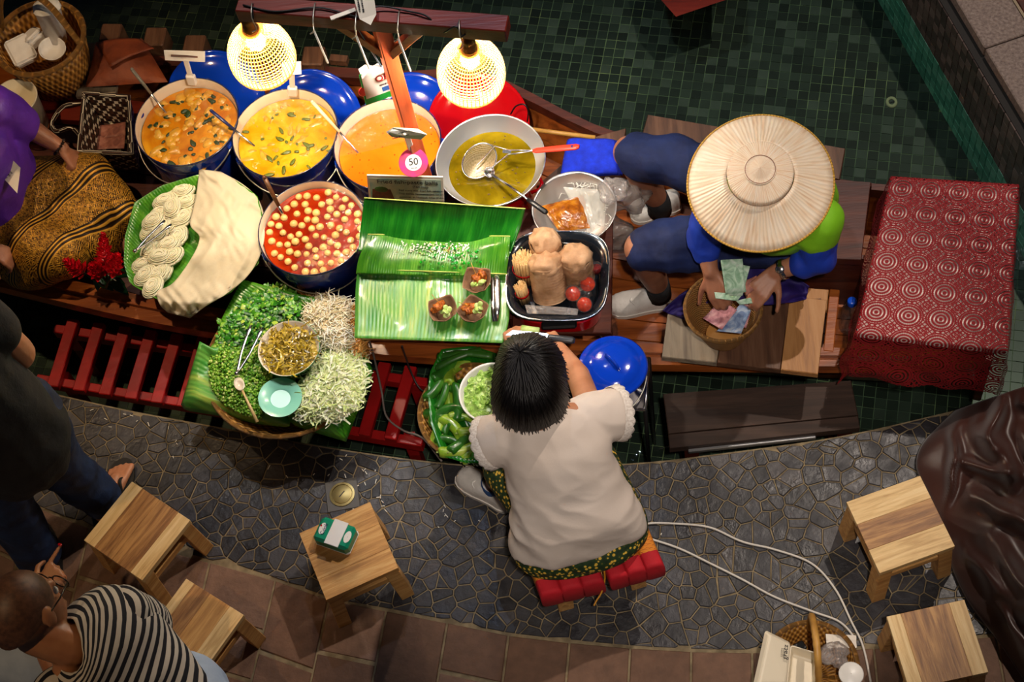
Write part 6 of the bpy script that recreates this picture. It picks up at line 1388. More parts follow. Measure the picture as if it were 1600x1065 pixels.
# ---- woman in the white blouse (back to the camera)
wp = at(925, 880, 0); WM = thing('person', 'person in white blouse with black bobbed hair seated on red cushion, cutting cucumber', 'person', (wp.x, wp.y, .002))
hc = at(832, 600, .97); fwd = Vector((-.12, .72, -.62)); upv = Vector((-.02, .62, .72))
HP, P, R = headparts(hc, fwd, upv, 1.0)
sh = {-1: at(794, 680, .80), 1: at(926, 648, .80)}; el = {-1: at(786, 622, .56), 1: at(903, 585, .56)}; wr_ = {-1: at(806, 545, .47), 1: at(873, 543, .47)}
neck0, chest, pelv = at(846, 652, .86), at(872, 705, .73), at(910, 815, .46)
parts = HP + [(P(0, -.03, -.07), .052, neck0, .055), (neck0, .05, chest, .075), (chest, .08, pelv, .09), ('e', pelv, (.14, .11, .09))]
for k in (-1, 1): parts += [(neck0, .04, sh[k], .042), (sh[k], .042, el[k], .038), (el[k], .037, wr_[k], .024)]
parts += hand(wr_[-1], at(803, 522, .45) - wr_[-1], (0, .1, 1), 1, (.5, .5, .4)) + hand(wr_[1], at(852, 524, .44) - wr_[1], (.1, .2, 1), -1, (.7, .8, .5))
kn = {-1: at(792, 735, .44), 1: at(918, 700, .44)}; an = {-1: at(776, 752, .11), 1: at(905, 745, .11)}; hip = {-1: pelv + Vector((-.09, 0, -.02)), 1: pelv + Vector((.09, 0, -.02))}
for k in (-1, 1): parts += [(hip[k], .085, kn[k], .058), (kn[k], .055, an[k], .036), (an[k], .036, an[k] + Vector((-.03, -.0, -.075)), .03)]
obj_b = blend('body', parts, SKIN, WM, .007, 4)
eyes(obj_b, P, R)
# blouse
BL_ = nm('white_blouse', [(.3, '#d4c4b6'), (.7, '#e2d4c8')], 5, .8, .12, 160, bd=.003)
secs = [(at(815, 652, .885), at(872, 640, .885), .045), (at(796, 668, .86), at(908, 644, .86), .070), (at(786, 700, .79), at(946, 668, .79), .10), (at(790, 742, .70), at(958, 708, .70), .112), (at(797, 782, .62), at(972, 742, .62), .112), (at(798, 816, .55), at(990, 776, .55), .112), (at(796, 846, .48), at(1002, 800, .48), .105), (at(798, 862, .43), at(1005, 812, .43), .10)]
m, _ = loft(secs, 56, 60, .004, 5.5, 3); M_ = 61; m.f.append(tuple(i * M_ for i in range(56))); m.f.append(tuple(i * M_ + 60 for i in reversed(range(56)))); m.mi += [0, 0]
bparts = [('m', m)]; cuffs = []
for k, (ctr, out, r0, r1) in enumerate(((at(818, 676, .80), at(768, 690, .745), .080, .080), (at(900, 655, .80), at(960, 646, .745), .078, .082))):
    ax = (out - ctr); m2 = MB(); m2.lathe([(r0 * .8, -.01), (r0, ax.length * .35), (r1, ax.length)], 36, Matrix.Translation(ctr) @ frame(ax).to_4x4(), True, True); bparts.append(('m', m2)); cuffs.append((out, ax, r1))
def wrb(p, n_): return p + n_ * (.009 * noise.noise(Vector((p.x * 7, p.y * 6, p.z * 7))) + .022 * (.3 - abs(noise.noise(Vector((p.x * 5 + p.z * 7, p.y * 5 - p.x * 4, p.z * 9 + 3))))) * min(1, max(.15, (.80 - p.z) * 3.2)) + .006 * (.3 - abs(noise.noise(Vector((p.x * 14 + p.z * 9, p.y * 15, p.z * 12 + 8))))))
bl_ = blend('blouse', bparts, BL_, WM, .007, 5, wrb)
LACEW = nm('lace_trim', [(.3, '#cdbfb2'), (.6, '#ece2d8')], 140, .8, .6, 200, bd=.004)
for out, ax, r1 in cuffs:
    Rf = frame(ax); m = MB(); m.grid(lambda u, v: out + Rf @ Vector(((r1 + .001 + .005 * v) * math.cos(2 * PI * u), (r1 + .001 + .005 * v) * math.sin(2 * PI * u), -.008 + v * (.024 + .007 * abs(math.sin(u * 2 * PI * 9))))), 108, 3, True); obj('lace_edge', m, LACEW, bl_, solid=.002)
# skirt, hem band
g = G('floral_skirt', None, .7); vo = g.n('TexVoronoi', {'Vector': g.obj(), 'Scale': 74}); c = g.ramp(vo.outputs[0], [(.0, '#d8a422'), (.30, '#e4bc4a'), (.36, '#8a6a16'), (.43, '#24401a'), (.8, '#182c10')]); g.base(c); SKIRT = g.m
def tubeparts(*pp): return list(pp)
sp_ = [('e', at(912, 822, .41), (.205, .155, .09)), (hip[-1] + Vector((0, .02, 0)), .105, kn[-1] + Vector((0, 0, .0)), .078), (hip[1] + Vector((0, .02, 0)), .105, kn[1], .078), (kn[-1], .074, an[-1] + Vector((.02, .02, .08)), .06), (kn[1], .074, an[1] + Vector((0, .02, .06)), .06), (at(860, 740, .42), .09, at(860, 800, .42), .10)]
sk = blend('skirt', sp_, SKIRT, WM, .009, 8)
secs = [(at(800, 858, .42), at(1004, 808, .42), .095), (at(802, 868, .39), at(1008, 818, .39), .108), (at(806, 876, .36), at(1012, 824, .36), .112)]
m, _ = loft(secs, 56, 10, .004, 5, 8); obj('skirt_hem', m, SKIRT, WM, solid=.002)
SHOE = nm('white_shoe', [(.3, '#c6c0b8'), (.7, '#e0dbd4')], 18, .6, .2, 80)
def shoe(par, toe, heel, z0=.006, mat=SHOE, w=.045, sole=None, laces=True, h=.07):
    T_, H_ = Vector(toe), Vector(heel); d_ = (H_ - T_); L = d_.length; d_.normalize(); sd = d_.cross(Vector((0, 0, 1))).normalized(); up_ = Vector((0, 0, 1)); m = MB()
    prof = [(0, .35, .018), (.04, .68, .032), (.12, .92, .042), (.25, 1.02, .050), (.4, .98, .060), (.55, .88, .074), (.7, .82, h + .01), (.85, .84, h + .012), (.95, .72, h + .01), (1.0, .4, h - .008)]
    def fn(u, v):
        i = min(len(prof) - 2, int(u * (len(prof) - 1))); f = u * (len(prof) - 1) - i; a, b = prof[i], prof[i + 1]; t, ww, hh = (lerp(a[j], b[j], f) for j in range(3))
        an_ = PI * v; return T_ + d_ * L * t + sd * (math.cos(an_) * ww * w) + up_ * (math.sin(an_) ** .7 * hh + .012)
    m.grid(fn, 27, 14); s_ = obj('shoe', m, mat, par); m = MB()
    def fs(u, v):
        i = min(len(prof) - 2, int(u * (len(prof) - 1))); f = u * (len(prof) - 1) - i; ww = lerp(prof[i][1], prof[i + 1][1], f); t = lerp(prof[i][0], prof[i + 1][0], f); k = int(v * 4 + .5) % 4
        return T_ + d_ * (L * (t * 1.02 - .01)) + sd * ((1 if k in (0, 1) else -1) * (ww * w + .004)) + up_ * (.018 if k in (1, 2) else 0)
    m.grid(fs, 27, 4, False, True); m.f += [(0, 1, 2, 3), tuple(27 * 4 + k for k in (3, 2, 1, 0))]; m.mi += [0, 0]; obj('sole', m, sole or pm('shoe_sole', '#d2ccc2', .6) if 'shoe_sole' not in bpy.data.materials else bpy.data.materials['shoe_sole'], s_, smooth='auto')
    if laces:
        m = MB()
        for k in range(5):
            t = .36 + k * .055; a = [T_ + d_ * L * t + sd * (math.cos(x) * .5 * w) + up_ * (.030 + .034 * (t) + .024 * math.sin(x)) for x in (.2, .8, 1.57, 2.3, 2.9)]; m.tube(cr(a, 8), .003, 5)
        m.tube(cr([T_ + d_ * L * .38 + up_ * .066, T_ + d_ * L * .36 + sd * .02 + up_ * .072, T_ + d_ * L * .42 + sd * .03 + up_ * .06], 8), .0025, 5); obj('laces', m, WHITE, s_)
    return s_
shoe(WM, at(718, 742, .006), at(800, 792, .006)); shoe(WM, at(880, 728, .006), at(905, 775, .006), laces=False)
m = MB(); m.lathe([(.043, .03), (.045, .085), (.04, .09)], 24, Matrix.Translation(Vector((an[-1].x - .01, an[-1].y, .02)))); obj('sock_band', m, pm('blue_collar', '#2a4a7a', .6), WM)
# hair
HAIR = G('black_hair', '#0a0707', .5); HAIR.set(HAIR.b.inputs['Specular IOR Level'], .25); HAIR = HAIR.m
def hair(par, outline, crown, ztop, zedge, n, seed, mat=HAIR, r=.0036):
    R_ = random.Random(seed); O = cr([(*p, 0) for p in outline + [outline[0]]], 120)
    def pt(th, t, lift=0.0):
        k = th * 120; i = int(k) % 120; f = k - int(k); o = O[i].lerp(O[i + 1], f); q = t ** .85; ze = zedge if not callable(zedge) else zedge(o.y)
        z = ztop - (ztop - ze) * t ** 4 + lift; return at(lerp(crown[0], o.x, q), lerp(crown[1], o.y, q), z)
    m = MB(); m.grid(lambda u, v: pt(u, v * .97, -.012), 60, 16, True); h = obj('hair', m, mat, par); m = MB()
    for k in range(n):
        th = (k + R_.uniform(-.5, .5)) / n % 1.0; sw = R_.uniform(-.012, .012); l0 = R_.uniform(-.002, .002); e = R_.uniform(.93, 1.035); t0 = R_.uniform(.0, .35); pts = [pt((th + sw * j / 9) % 1.0, max(.015, lerp(t0, e, j / 9)), l0 + .003 * math.sin(j + k)) for j in range(10)]
        m.tube(pts, [r * .5] + [r * R_.uniform(.9, 1.1)] * 7 + [r * .8, r * .2], 5, caps=False, flat=.6)
    stuff(obj('hair_strands', m, mat, h)); return h
hair(WM, [(800, 523), (836, 519), (868, 535), (884, 565), (889, 605), (889, 632), (878, 656), (850, 673), (815, 677), (785, 664), (768, 640), (767, 600), (773, 565), (783, 538)], (812, 549), 1.10, lambda y: lerp(.93, .90, (y - 520) / 150), 440, 5)
m = MB(); A = at(842, 545, 1.06); m.sphere(A, (.012, .006, .006), 8, 6); obj('hair_clip', m, BLACK, WM)
# plastic glove and knife
KN = thing('knife', 'kitchen knife with dark grey handle held by the woman', 'knife', at(860, 528, .46)); A, B = at(856, 527, .485), at(898, 532, .485)
m = MB(); m.tube([A, A.lerp(B, .1), A.lerp(B, .9), B], [.010, .0125, .0135, .009], 10, flat=.7); obj('handle', m, pm('knife_grip', '#2c2e33', .4), KN)
d_ = (A - B).normalized(); s_ = Vector((-d_.y, d_.x, 0)); m = MB(); q = [A + s_ * .012, A - s_ * .014, A + d_ * .12 - s_ * .012, A + d_ * .14 + s_ * .010]; m.add([p + Vector((0, 0, .001)) for p in q] + [p - Vector((0, 0, .001)) for p in q], [(0, 1, 2, 3), (7, 6, 5, 4), (0, 4, 5, 1), (1, 5, 6, 2), (2, 6, 7, 3), (3, 7, 4, 0)]); obj('blade', m, STEEL, KN, smooth=False)
crumple('glove', None, (801, 526), .455, .03, FILM, 31, WM)
m = MB(); m.tube([at(815, 515, .45), at(842, 519, .452)], .016, 12); tag(obj('peeled_cucumber', m, CUC), 'peeled cucumber held at the hands of the woman', 'cucumber')
# seat cushion on its stool
RC = nm('cushion_red', [(.3, '#a00a1a'), (.7, '#c81626')], 9, .8, .2, 200, bd=.003)
g = G('cushion_band', None, .75); s = g.n('SeparateXYZ', {0: g.uv()}); dm = g.math('ADD', g.math('PINGPONG', g.math('MULTIPLY', s.outputs[0], 16), .5), g.math('PINGPONG', g.math('MULTIPLY', s.outputs[1], 10), .5)); g.base(g.ramp(g.math('FRACT', g.math('MULTIPLY', dm, 2.0)), [(.1, '#d8801c'), (.42, '#e0922a'), (.46, '#8a2a12'), (.56, '#8a2a12'), (.6, '#d8801c')])); BANDM = g.m
CU = thing('seat_cushion', 'red and orange folded seat cushion of two padded halves under the woman', 'cushion', at(940, 860, .25))
for (q, k) in (([(846, 934), (944, 911), (908, 810), (808, 834)], 0), ([(954, 908), (1038, 884), (996, 787), (910, 811)], 1)):
    A, B, Cc, D = [at(*p, .335) for p in q]
    for seg in range(3):
        a0, a1 = seg / 3, (seg + 1) / 3; m = MB()
        for part, (v0, v1) in (('pad', (0, .34)), ('band', (.34, 1))):
            pass
        def fn(u, v, a0=a0 - .015, a1=a1 + .015):
            ang = 2 * PI * v; w = .5 + .5 * math.copysign(abs(math.cos(ang)) ** .30, math.cos(ang)); hgt = .062 * math.copysign(abs(math.sin(ang)) ** .7, math.sin(ang)); e = min(1, min(u, 1 - u) * 14 + .62) ** .5
            p = A.lerp(B, lerp(a0, a1, w)).lerp(D.lerp(Cc, lerp(a0, a1, w)), u); return p + Vector((0, 0, hgt * e - .04))
        m.grid(fn, 30, 20, False, True); m.uv = [(x * 1.0, yv * .6) for x, yv in m.uv]
        n0 = len(m.v); m.mi = [0 if (f[0] // 20) < 7 else 1 for f in m.f]
        m.f += [tuple(range(20)), tuple(30 * 20 + j for j in range(20))]; m.mi += [0, 0]
        obj('pad', m, [RC, BANDM], CU)
m = MB(); m.tube(cr([at(944, 889, .34), at(945, 905, .30), at(940, 925, .27), at(932, 938, .26), at(928, 946, .255)], 14), .003, 6); obj('cord_loop', m, pm('gold_cord', '#c98a1e', .6), CU)
stool('low wooden stool under the red seat cushion', [(848, 880), (905, 800), (1010, 830), (965, 905)] if False else [(866, 908), (838, 818), (972, 785), (1000, 874)], [(.3, 1), (.4, 1), (.3, 1)])
# ---- person with the straw hat counting money
hp = at(1190, 300, -.1); HT = thing('person', 'person in wide straw hat, lime vest and navy shorts counting banknotes', 'person', (hp.x, hp.y, -.118))
hatc = at(1188, 275, .95); hn = Vector((-.03, -.21, .946)).normalized()
hc = hatc - hn * .06; fwd = Vector((-.25, -.75, -.55)); HP, P, R = headparts(hc, fwd, Vector((-.1, -.5, .85)), .98)
pelv = at(1232, 323, .445); chest = at(1215, 318, .66); neck0 = at(1200, 305, .78)
sh = {1: at(1276, 348, .70), -1: at(1122, 318, .72)}; el = {1: at(1278, 402, .56), -1: at(1100, 372, .56)}; wr_ = {1: at(1213, 424, .50), -1: at(1110, 424, .50)}
parts = HP + [(P(0, -.02, -.07), .052, neck0, .055), (neck0, .05, chest, .09), (chest, .10, pelv, .09)]
for k in (-1, 1): parts += [(neck0, .045, sh[k], .045), (sh[k], .046, el[k], .042), (el[k], .040, wr_[k], .027)]
parts += hand(wr_[-1], at(1122, 455, .46) - wr_[-1], (-.5, .1, 1), 1, (.35, .75, .5), 1.05) + hand(wr_[1], at(1183, 458, .47) - wr_[1], (.3, -.1, 1), -1, (.3, .7, .5), 1.05)
kn = {-1: at(1003, 388, .40), 1: at(985, 238, .42)}; an = {-1: at(1029, 450, -.01), 1: at(1030, 318, -.01)}; hip = {-1: pelv + Vector((-.05, -.09, -.02)), 1: pelv + Vector((-.05, .10, -.02))}
for k in (-1, 1): parts += [(hip[k], .088, kn[k], .062), (kn[k], .060, kn[k].lerp(an[k], .45), .056), (kn[k].lerp(an[k], .45), .056, an[k], .038), (an[k], .038, an[k] + Vector((0, 0, -.06)), .034)]
ob = blend('body', parts, SKIN_D, HT, .006, 4); eyes(ob, P, R)
NAVY = nm('navy_shorts', [(.3, '#0a1740'), (.7, '#13285e')], 8, .8, .25, 90, bd=.004); SHIRT = nm('blue_shirt', [(.3, '#0c30a0'), (.7, '#1646c8')], 8, .7, .2, 90, bd=.004); LIME = nm('lime_vest', [(.3, '#70b412'), (.7, '#8cd01c')], 6, .65, .15, 60, bd=.004)
def wrink(seed, a=.008, s=14): return lambda p, n_: p + n_ * (a * noise.noise(Vector((p.x * s, p.y * s, p.z * s + seed))) + a * .8 * (.4 - abs(noise.noise(Vector((p.x * s * 1.5, p.y * s * .8, p.z * s + seed + 7))))))
sparts = [('e', pelv + Vector((-.02, 0, -.02)), (.17, .19, .12))]
for k in (-1, 1): q = hip[k].lerp(kn[k], .97); sparts += [(hip[k], .108, hip[k].lerp(q, .9), .088), (hip[k].lerp(q, .85), .088, q, .074)]
blend('shorts', sparts, NAVY, HT, .008, 5, wrink(1, .022, 9))
blend('shirt', [(neck0, .07, chest, .145), (chest, .15, pelv + Vector((0, 0, .03)), .145)] + [p for k in (-1, 1) for p in ((neck0, .07, sh[k], .072), (sh[k], .070, el[k], .060), (el[k], .060, el[k].lerp(wr_[k], .30), .054))], SHIRT, HT, .008, 5, wrink(2, .007, 16))
vp = [(neck0 + Vector((0, 0, -.01)), .085, chest, .168), (chest, .172, pelv + Vector((0, .0, .05)), .165), (sh[1].lerp(neck0, .25), .082, sh[1].lerp(pelv, .35), .10), (sh[-1].lerp(neck0, .3), .078, chest, .12), (sh[1] + Vector((.01, .008, 0)), .078, sh[1].lerp(el[1], .26), .076), (sh[1].lerp(chest, .3), .10, chest, .15)]
blend('vest', vp, LIME, HT, .009, 9, wrink(3, .006, 12))
SOCK = pm('black_sock', '#111114', .9)
for k, (t, h_) in ((-1, ((953, 482), (1046, 470))), (1, ((985, 338), (1062, 318)))):
    shoe(HT, at(*t, -.117), at(*h_, -.117), w=.048, h=.068); m = MB(); m.tube([an[k] + Vector((0, 0, -.05)), an[k], kn[k].lerp(an[k], .86)], [.046, .044, .046], 20); obj('sock', m, SOCK, HT)
# watch, hat
m = MB(); wd_ = (wr_[1] - el[1]).normalized(); wc = el[1].lerp(wr_[1], .84); m.lathe([(.032, -.009), (.0345, -.009), (.0345, .009), (.032, .009)], 28, Matrix.Translation(wc) @ frame(wd_).to_4x4()); wt = obj('watch', m, STEEL, HT)
wn_ = (Vector((-.2, -.5, 1)) - wd_ * Vector((-.2, -.5, 1)).dot(wd_)).normalized(); m = MB(); m.lathe([(.001, .004), (.013, .004), (.015, .001), (.015, -.004)], 24, Matrix.Translation(wc + wn_ * .035) @ frame(wn_).to_4x4()); obj('watch_face', m, STEEL, wt)
g = G('hat_straw', None, .42, Subsurface_Weight=.05); s = g.n('SeparateXYZ', {0: g.uv()}); pl = g.math('SINE', g.math('ADD', g.math('MULTIPLY', s.outputs[0], 2 * PI * 92), g.math('MULTIPLY', g.noise(9), 5)))
c = g.ramp(g.noise(1.3, g.map(g.uv(), (70, 1.2, 1)), 4), [(.25, '#e0b692'), (.45, '#f5dabc'), (.7, '#fbecd8')]); g.base(g.mix(.18, c, g.ramp(pl, [(0, (.62, .52, .42, 1)), (.35, (1, 1, 1, 1))]), 'MULTIPLY')); g.bump(pl, .28, .0025); STRAW = g.m
HA = thing('straw_hat', 'wide round pale straw hat with raised crown worn by the seated person', 'hat', hatc - hn * .09); TH = Matrix.Translation(hatc) @ frame(hn, (1, .1, 0)).to_4x4()
m = MB(); m.lathe([(.224, -.058), (.200, -.046), (.17, -.030), (.14, -.012), (.118, .004), (.104, .014)], 96, TH); obj('brim', m, STRAW, HA, solid=.0025)
m = MB(); m.lathe([(.100, .002), (.1015, .030), (.100, .034), (.095, .037), (.070, .047), (.046, .056)], 72, TH); obj('crown', m, STRAW, HA)
m = MB(); m.lathe([(.050, .053), (.0495, .058), (.046, .060), (.0445, .0585), (.03, .066), (.015, .073), (.0005, .079)], 48, TH); obj('crown_tip', m, STRAW, HA)
m = MB(); m.tube([TH @ Vector((.0455 * math.cos(2 * PI * k / 48), .0455 * math.sin(2 * PI * k / 48), .0602)) for k in range(48)], .0009, 5, True); obj('stitch_ring', m, pm('stitch_red', '#8a4a3a', .7), HA)
g = G('straw_binding', '#d0a040', .6); g.bump(g.math('SINE', g.math('MULTIPLY', g.n('SeparateXYZ', {0: g.uv()}).outputs[1], 900)), .6, .003)
m = MB(); m.tube([TH @ Vector((.2245 * math.cos(2 * PI * k / 110), .2245 * math.sin(2 * PI * k / 110), -.0585)) for k in range(110)], .0034, 6, True); obj('edge_binding', m, g.m, HA)
# purple cloth on the bench, red pocket edge
PUR = nm('purple_cloth', [(.3, '#160848'), (.7, '#2c1478')], 6, .7, .2, 60)
Lc = cr([(*p, 0) for p in ((1108, 448), (1075, 452), (1052, 470), (1036, 486))], 30); Rc = cr([(*p, 0) for p in ((1128, 462), (1100, 480), (1082, 492), (1066, 498))], 30)
def clothstrip(Lc, Rc, z0, z1, name, label, mat, s):
    m = MB()
    def fn(u, v):
        i = min(29, int(v * 30)); f = v * 30 - i; p = Lc[i].lerp(Lc[i + 1], f).lerp(Rc[i].lerp(Rc[i + 1], f), u); return at(p.x, p.y, lerp(z0, z1, v) + .016 * noise.noise(Vector((u * 4, v * 5, s))) + .01 * math.sin(u * 9 + v * 3))
    m.grid(fn, 18, 26); return tag(obj(name, m, mat, solid=.003), label, 'cloth')
clothstrip(Lc, Rc, .30, .235, 'purple_cloth', 'blue purple cloth end hanging between money basket and near sneaker', PUR, 1)
Lc = cr([(*p, 0) for p in ((1165, 395), (1200, 408), (1238, 428), (1264, 448))], 30); Rc = cr([(*p, 0) for p in ((1150, 470), (1190, 476), (1225, 474), (1260, 466))], 30)
clothstrip(Lc, Rc, .34, .25, 'purple_cloth', 'dark purple cloth spread between money basket and bench', PUR, 2)
# banknotes in the hands
for k, (lab, q, mt) in enumerate((('green banknote held upright in the counting hands, topmost of the fan', [(1126, 406, .56), (1160, 404, .55), (1166, 456, .50), (1134, 460, .50)], NG), ('green banknote behind the topmost one in the counting hands', [(1150, 412, .545), (1172, 416, .54), (1160, 462, .49), (1140, 462, .49)], NG), ('green banknote folded under the thumbs of the counting hands', [(1116, 456, .48), (1160, 460, .49), (1152, 470, .475), (1118, 466, .47)], NG), ('green banknote end sticking out below the watch hand', [(1150, 470, .46), (1188, 462, .465), (1186, 472, .45), (1156, 476, .45)], NG), ('brown banknote edge between the counting hands', [(1160, 440, .49), (1182, 430, .50), (1186, 448, .48), (1166, 462, .475)], NBR))):
    bill('banknote', lab, [at(*p) for p in q], mt, None, .005, 'banknotes in the counting hands')
# ---- seller in purple on the left
pp = at(-10, 330, .05); PS = thing('person', 'person in purple top and gold brocade skirt seated in the boat', 'person', (pp.x, pp.y, .047)); PURT = nm('purple_top', [(.3, '#4c1e9c'), (.7, '#6a30c4')], 5, .5, .2, 50)
hc = at(-85, 135, .98); HP, P, R = headparts(hc, Vector((.8, -.3, -.3)), Vector((.2, -.1, 1)), 1.0); neck0 = at(-70, 190, .80); chest = at(-45, 235, .62); pelv = at(-20, 320, .28)
sh = {1: at(-8, 165, .72), -1: at(-90, 280, .70)}; el = {1: at(38, 195, .50), -1: at(-70, 360, .48)}; wr_ = {1: at(97, 232, .40), -1: at(-20, 385, .38)}
parts = HP + [(P(0, -.02, -.07), .052, neck0, .055), (neck0, .06, chest, .12), (chest, .13, pelv, .14)]
for k in (-1, 1): parts += [(neck0, .05, sh[k], .055), (sh[k], .052, el[k], .044), (el[k], .043, wr_[k], .027)]
parts += hand(wr_[1], at(116, 252, .36) - wr_[1], (.2, .5, 1), -1, (.9, 1.3, .9), 1.0, .05, .6) + hand(wr_[-1], at(0, 395, .34) - wr_[-1], (0, 0, 1), 1)
kn = {1: at(150, 300, .24), -1: at(90, 395, .24)}; an = {1: at(188, 372, .12), -1: at(40, 420, .12)}
for k in (-1, 1): parts += [(pelv, .1, kn[k], .07), (kn[k], .065, an[k], .04), (an[k], .04, an[k] + (Vector((.05, -.05, -.03)) if k > 0 else Vector((.06, 0, -.04))), .032)]
ob = blend('body', parts, SKIN_D, PS, .007, 4); eyes(ob, P, R)
blend('top', [(neck0, .07, chest, .14), (chest, .15, pelv, .165), (pelv, .165, at(10, 318, .24), .14), (at(-10, 250, .45), .14, at(28, 296, .26), .09)] + [p for k in (-1, 1) for p in ((neck0, .065, sh[k], .075), (sh[k], .074, sh[k].lerp(el[k], .95), .068))], PURT, PS, .009, 6, wrink(5, .010, 9))
g = G('gold_brocade', None, .45); v = g.map(g.obj(), (1.4, 1.4, 1.4), (0, 0, .75)); s = g.n('SeparateXYZ', {0: v}); X_, Y_ = s.outputs[0], s.outputs[1]
dia = g.math('ADD', g.math('PINGPONG', g.math('MULTIPLY', X_, 26), .5), g.math('PINGPONG', g.math('MULTIPLY', Y_, 18), .5)); f1 = g.math('SINE', g.math('MULTIPLY', dia, 30)); vo = g.n('TexVoronoi', {'Vector': g.obj(), 'Scale': 95}).outputs[0]
bnd = g.math('GREATER_THAN', g.math('FRACT', g.math('MULTIPLY', X_, 5.2)), .72); f2 = g.math('SINE', g.math('MULTIPLY', X_, 330)); f = g.math('ADD', g.math('MULTIPLY', g.math('SUBTRACT', 1.0, bnd), g.math('ADD', g.math('MULTIPLY', f1, .5), g.math('MULTIPLY', vo, 1.2))), g.math('MULTIPLY', bnd, g.math('ADD', f2, .4)))
g.base(g.ramp(f, [(.15, '#241404'), (.4, '#5e3a0c'), (.65, '#ac761e'), (1.0, '#dca638')])); g.set(g.b.inputs['Metallic'], .35); g.bump(f, .3, .003); BROC = g.m
sp_ = [(pelv, .17, at(40, 330, .22), .16), (at(20, 305, .24), .15, at(135, 285, .25), .11), (at(135, 285, .25), .11, at(190, 335, .15), .075), (at(20, 350, .21), .16, at(110, 375, .20), .12), (at(110, 375, .20), .12, at(165, 385, .13), .08), (at(40, 320, .22), .16, at(130, 330, .21), .125), (at(130, 330, .2), .12, at(180, 350, .14), .085), (at(20, 370, .22), .13, kn[-1], .11), (kn[-1], .11, an[-1], .09), (at(70, 380, .17), .10, at(-30, 395, .17), .10), (at(70, 385, .16), .10, at(140, 390, .13), .06)]
blend('skirt', sp_, BROC, PS, .010, 26, lambda p, n_: (lambda q: Vector((q.x, q.y, max(q.z, .109))))(wrink(6, .016, 6)(p, n_)))
m = MB(); cb_ = el[1].lerp(wr_[1], .93); m2 = frame(wr_[1] - el[1])
for k in range(16): a = 2 * PI * k / 16; m.sphere(cb_ + m2 @ Vector((.031 * math.cos(a), .031 * math.sin(a), 0)), .0062, 8, 6)
obj('bead_bracelet', m, pm('dark_beads', '#1a0f0c', .2), PS)
q = [at(2, 232, .60), at(32, 262, .56), at(27, 302, .53), at(-4, 268, .57)]; bd_ = card(PS, 'name_badge', q, PAPER, .002); n_ = (q[1] - q[0]).cross(q[3] - q[0]).normalized(); n_ = n_ if n_.z > 0 else -n_
marks(PS, (q[0] + q[1] + q[2] + q[3]) / 4 + n_ * .003, q[1] - q[0], n_, .04, 3, 40, None, .005, .012)
m = MB(); m.sphere(at(193, 372, .11), (.04, .075, .028), 16, 10, rz3(.5)); obj('silver_slipper', m, pm('silver_cloth', '#8d8f9a', .35, .6), PS)
# ---- standing person with jeans and flip-flop
sp0 = at(110, 800, 0); SD = thing('person', 'person standing in black top, blue jeans and flip flops', 'person', (sp0.x, sp0.y, .002))
hip = {1: at(36, 640, .86), -1: at(-45, 690, .86)}; kn = {1: at(88, 720, .47), -1: at(10, 790, .47)}; an = {1: at(158, 780, .09), -1: at(62, 868, .09)}
pelv = (hip[1] + hip[-1]) / 2; chest = at(-95, 560, 1.22); neck0 = at(-140, 500, 1.42); hc = neck0 + Vector((.02, .03, .17)); HP, P, R = headparts(hc, Vector((.3, .9, -.35)), Vector((0, .2, 1)), 1.0)
sh = {1: at(-55, 478, 1.34), -1: at(-190, 560, 1.34)}; el = {1: at(26, 552, 1.06), -1: at(-180, 640, 1.05)}; wr_ = {1: at(-45, 612, .98), -1: at(-120, 680, .98)}
parts = HP + [(P(0, -.02, -.07), .055, neck0, .06), (neck0, .07, chest, .14), (chest, .145, pelv, .15)]
for k in (-1, 1): parts += [(neck0, .06, sh[k], .065), (sh[k], .062, el[k], .056), (el[k], .052, wr_[k], .034), (hip[k], .10, kn[k], .065), (kn[k], .062, an[k], .040)]
parts += hand(wr_[1], Vector((-.6, -.4, -.5)), (0, 0, 1), 1) + hand(wr_[-1], Vector((.6, .3, -.5)), (0, 0, 1), -1)
def foot(an_, d_, toes=True, s=1.0):
    d_ = Vector((d_[0], d_[1], 0)).normalized(); sd = Vector((-d_.y, d_.x, 0)); z = Vector((0, 0, 1)); b = Vector((an_.x, an_.y, 0)) ; out = [(an_, .038, b + z * .05 - d_ * .02, .034), (b + z * .045 - d_ * .035, .030, b + d_ * .10 + z * .036, .026)]
    for i, (o_, L, r) in enumerate(((-.028, .165, .0125), (-.010, .165, .0095), (.006, .157, .009), (.020, .147, .0085), (.033, .135, .008))):
        kn_ = b + d_ * (.115 - .006 * i) + sd * o_ * 1.0 + z * .028; out += [(b + d_ * .05 + sd * o_ * .6 + z * .036, .021, kn_, .013), (kn_, r * 1.05, b + d_ * L + sd * o_ * 1.12 + z * .022, r)]
    return out
fd = at(190, 706, 0) - at(163, 778, 0); parts += foot(an[1], fd); parts += foot(an[-1], at(40, 815, 0) - at(62, 880, 0))
ob = blend('body', parts, SKIN, SD, .0055, 4); eyes(ob, P, R)
JEAN = nm('denim', [(.3, '#0b1730'), (.55, '#14294e'), (.75, '#223c66')], 14, .8, .3, 160, bd=.003); BTOP = nm('black_top', [(.3, '#0d0c0d'), (.7, '#1a191b')], 8, .8, .2, 60)
jp = [('e', pelv, (.20, .16, .13))]
for k in (-1, 1): jp += [(hip[k], .112, kn[k], .088), (kn[k], .086, an[k] + Vector((0, 0, .015)), .075)]
blend('jeans', jp, JEAN, SD, .009, 5, wrink(8, .010, 12))
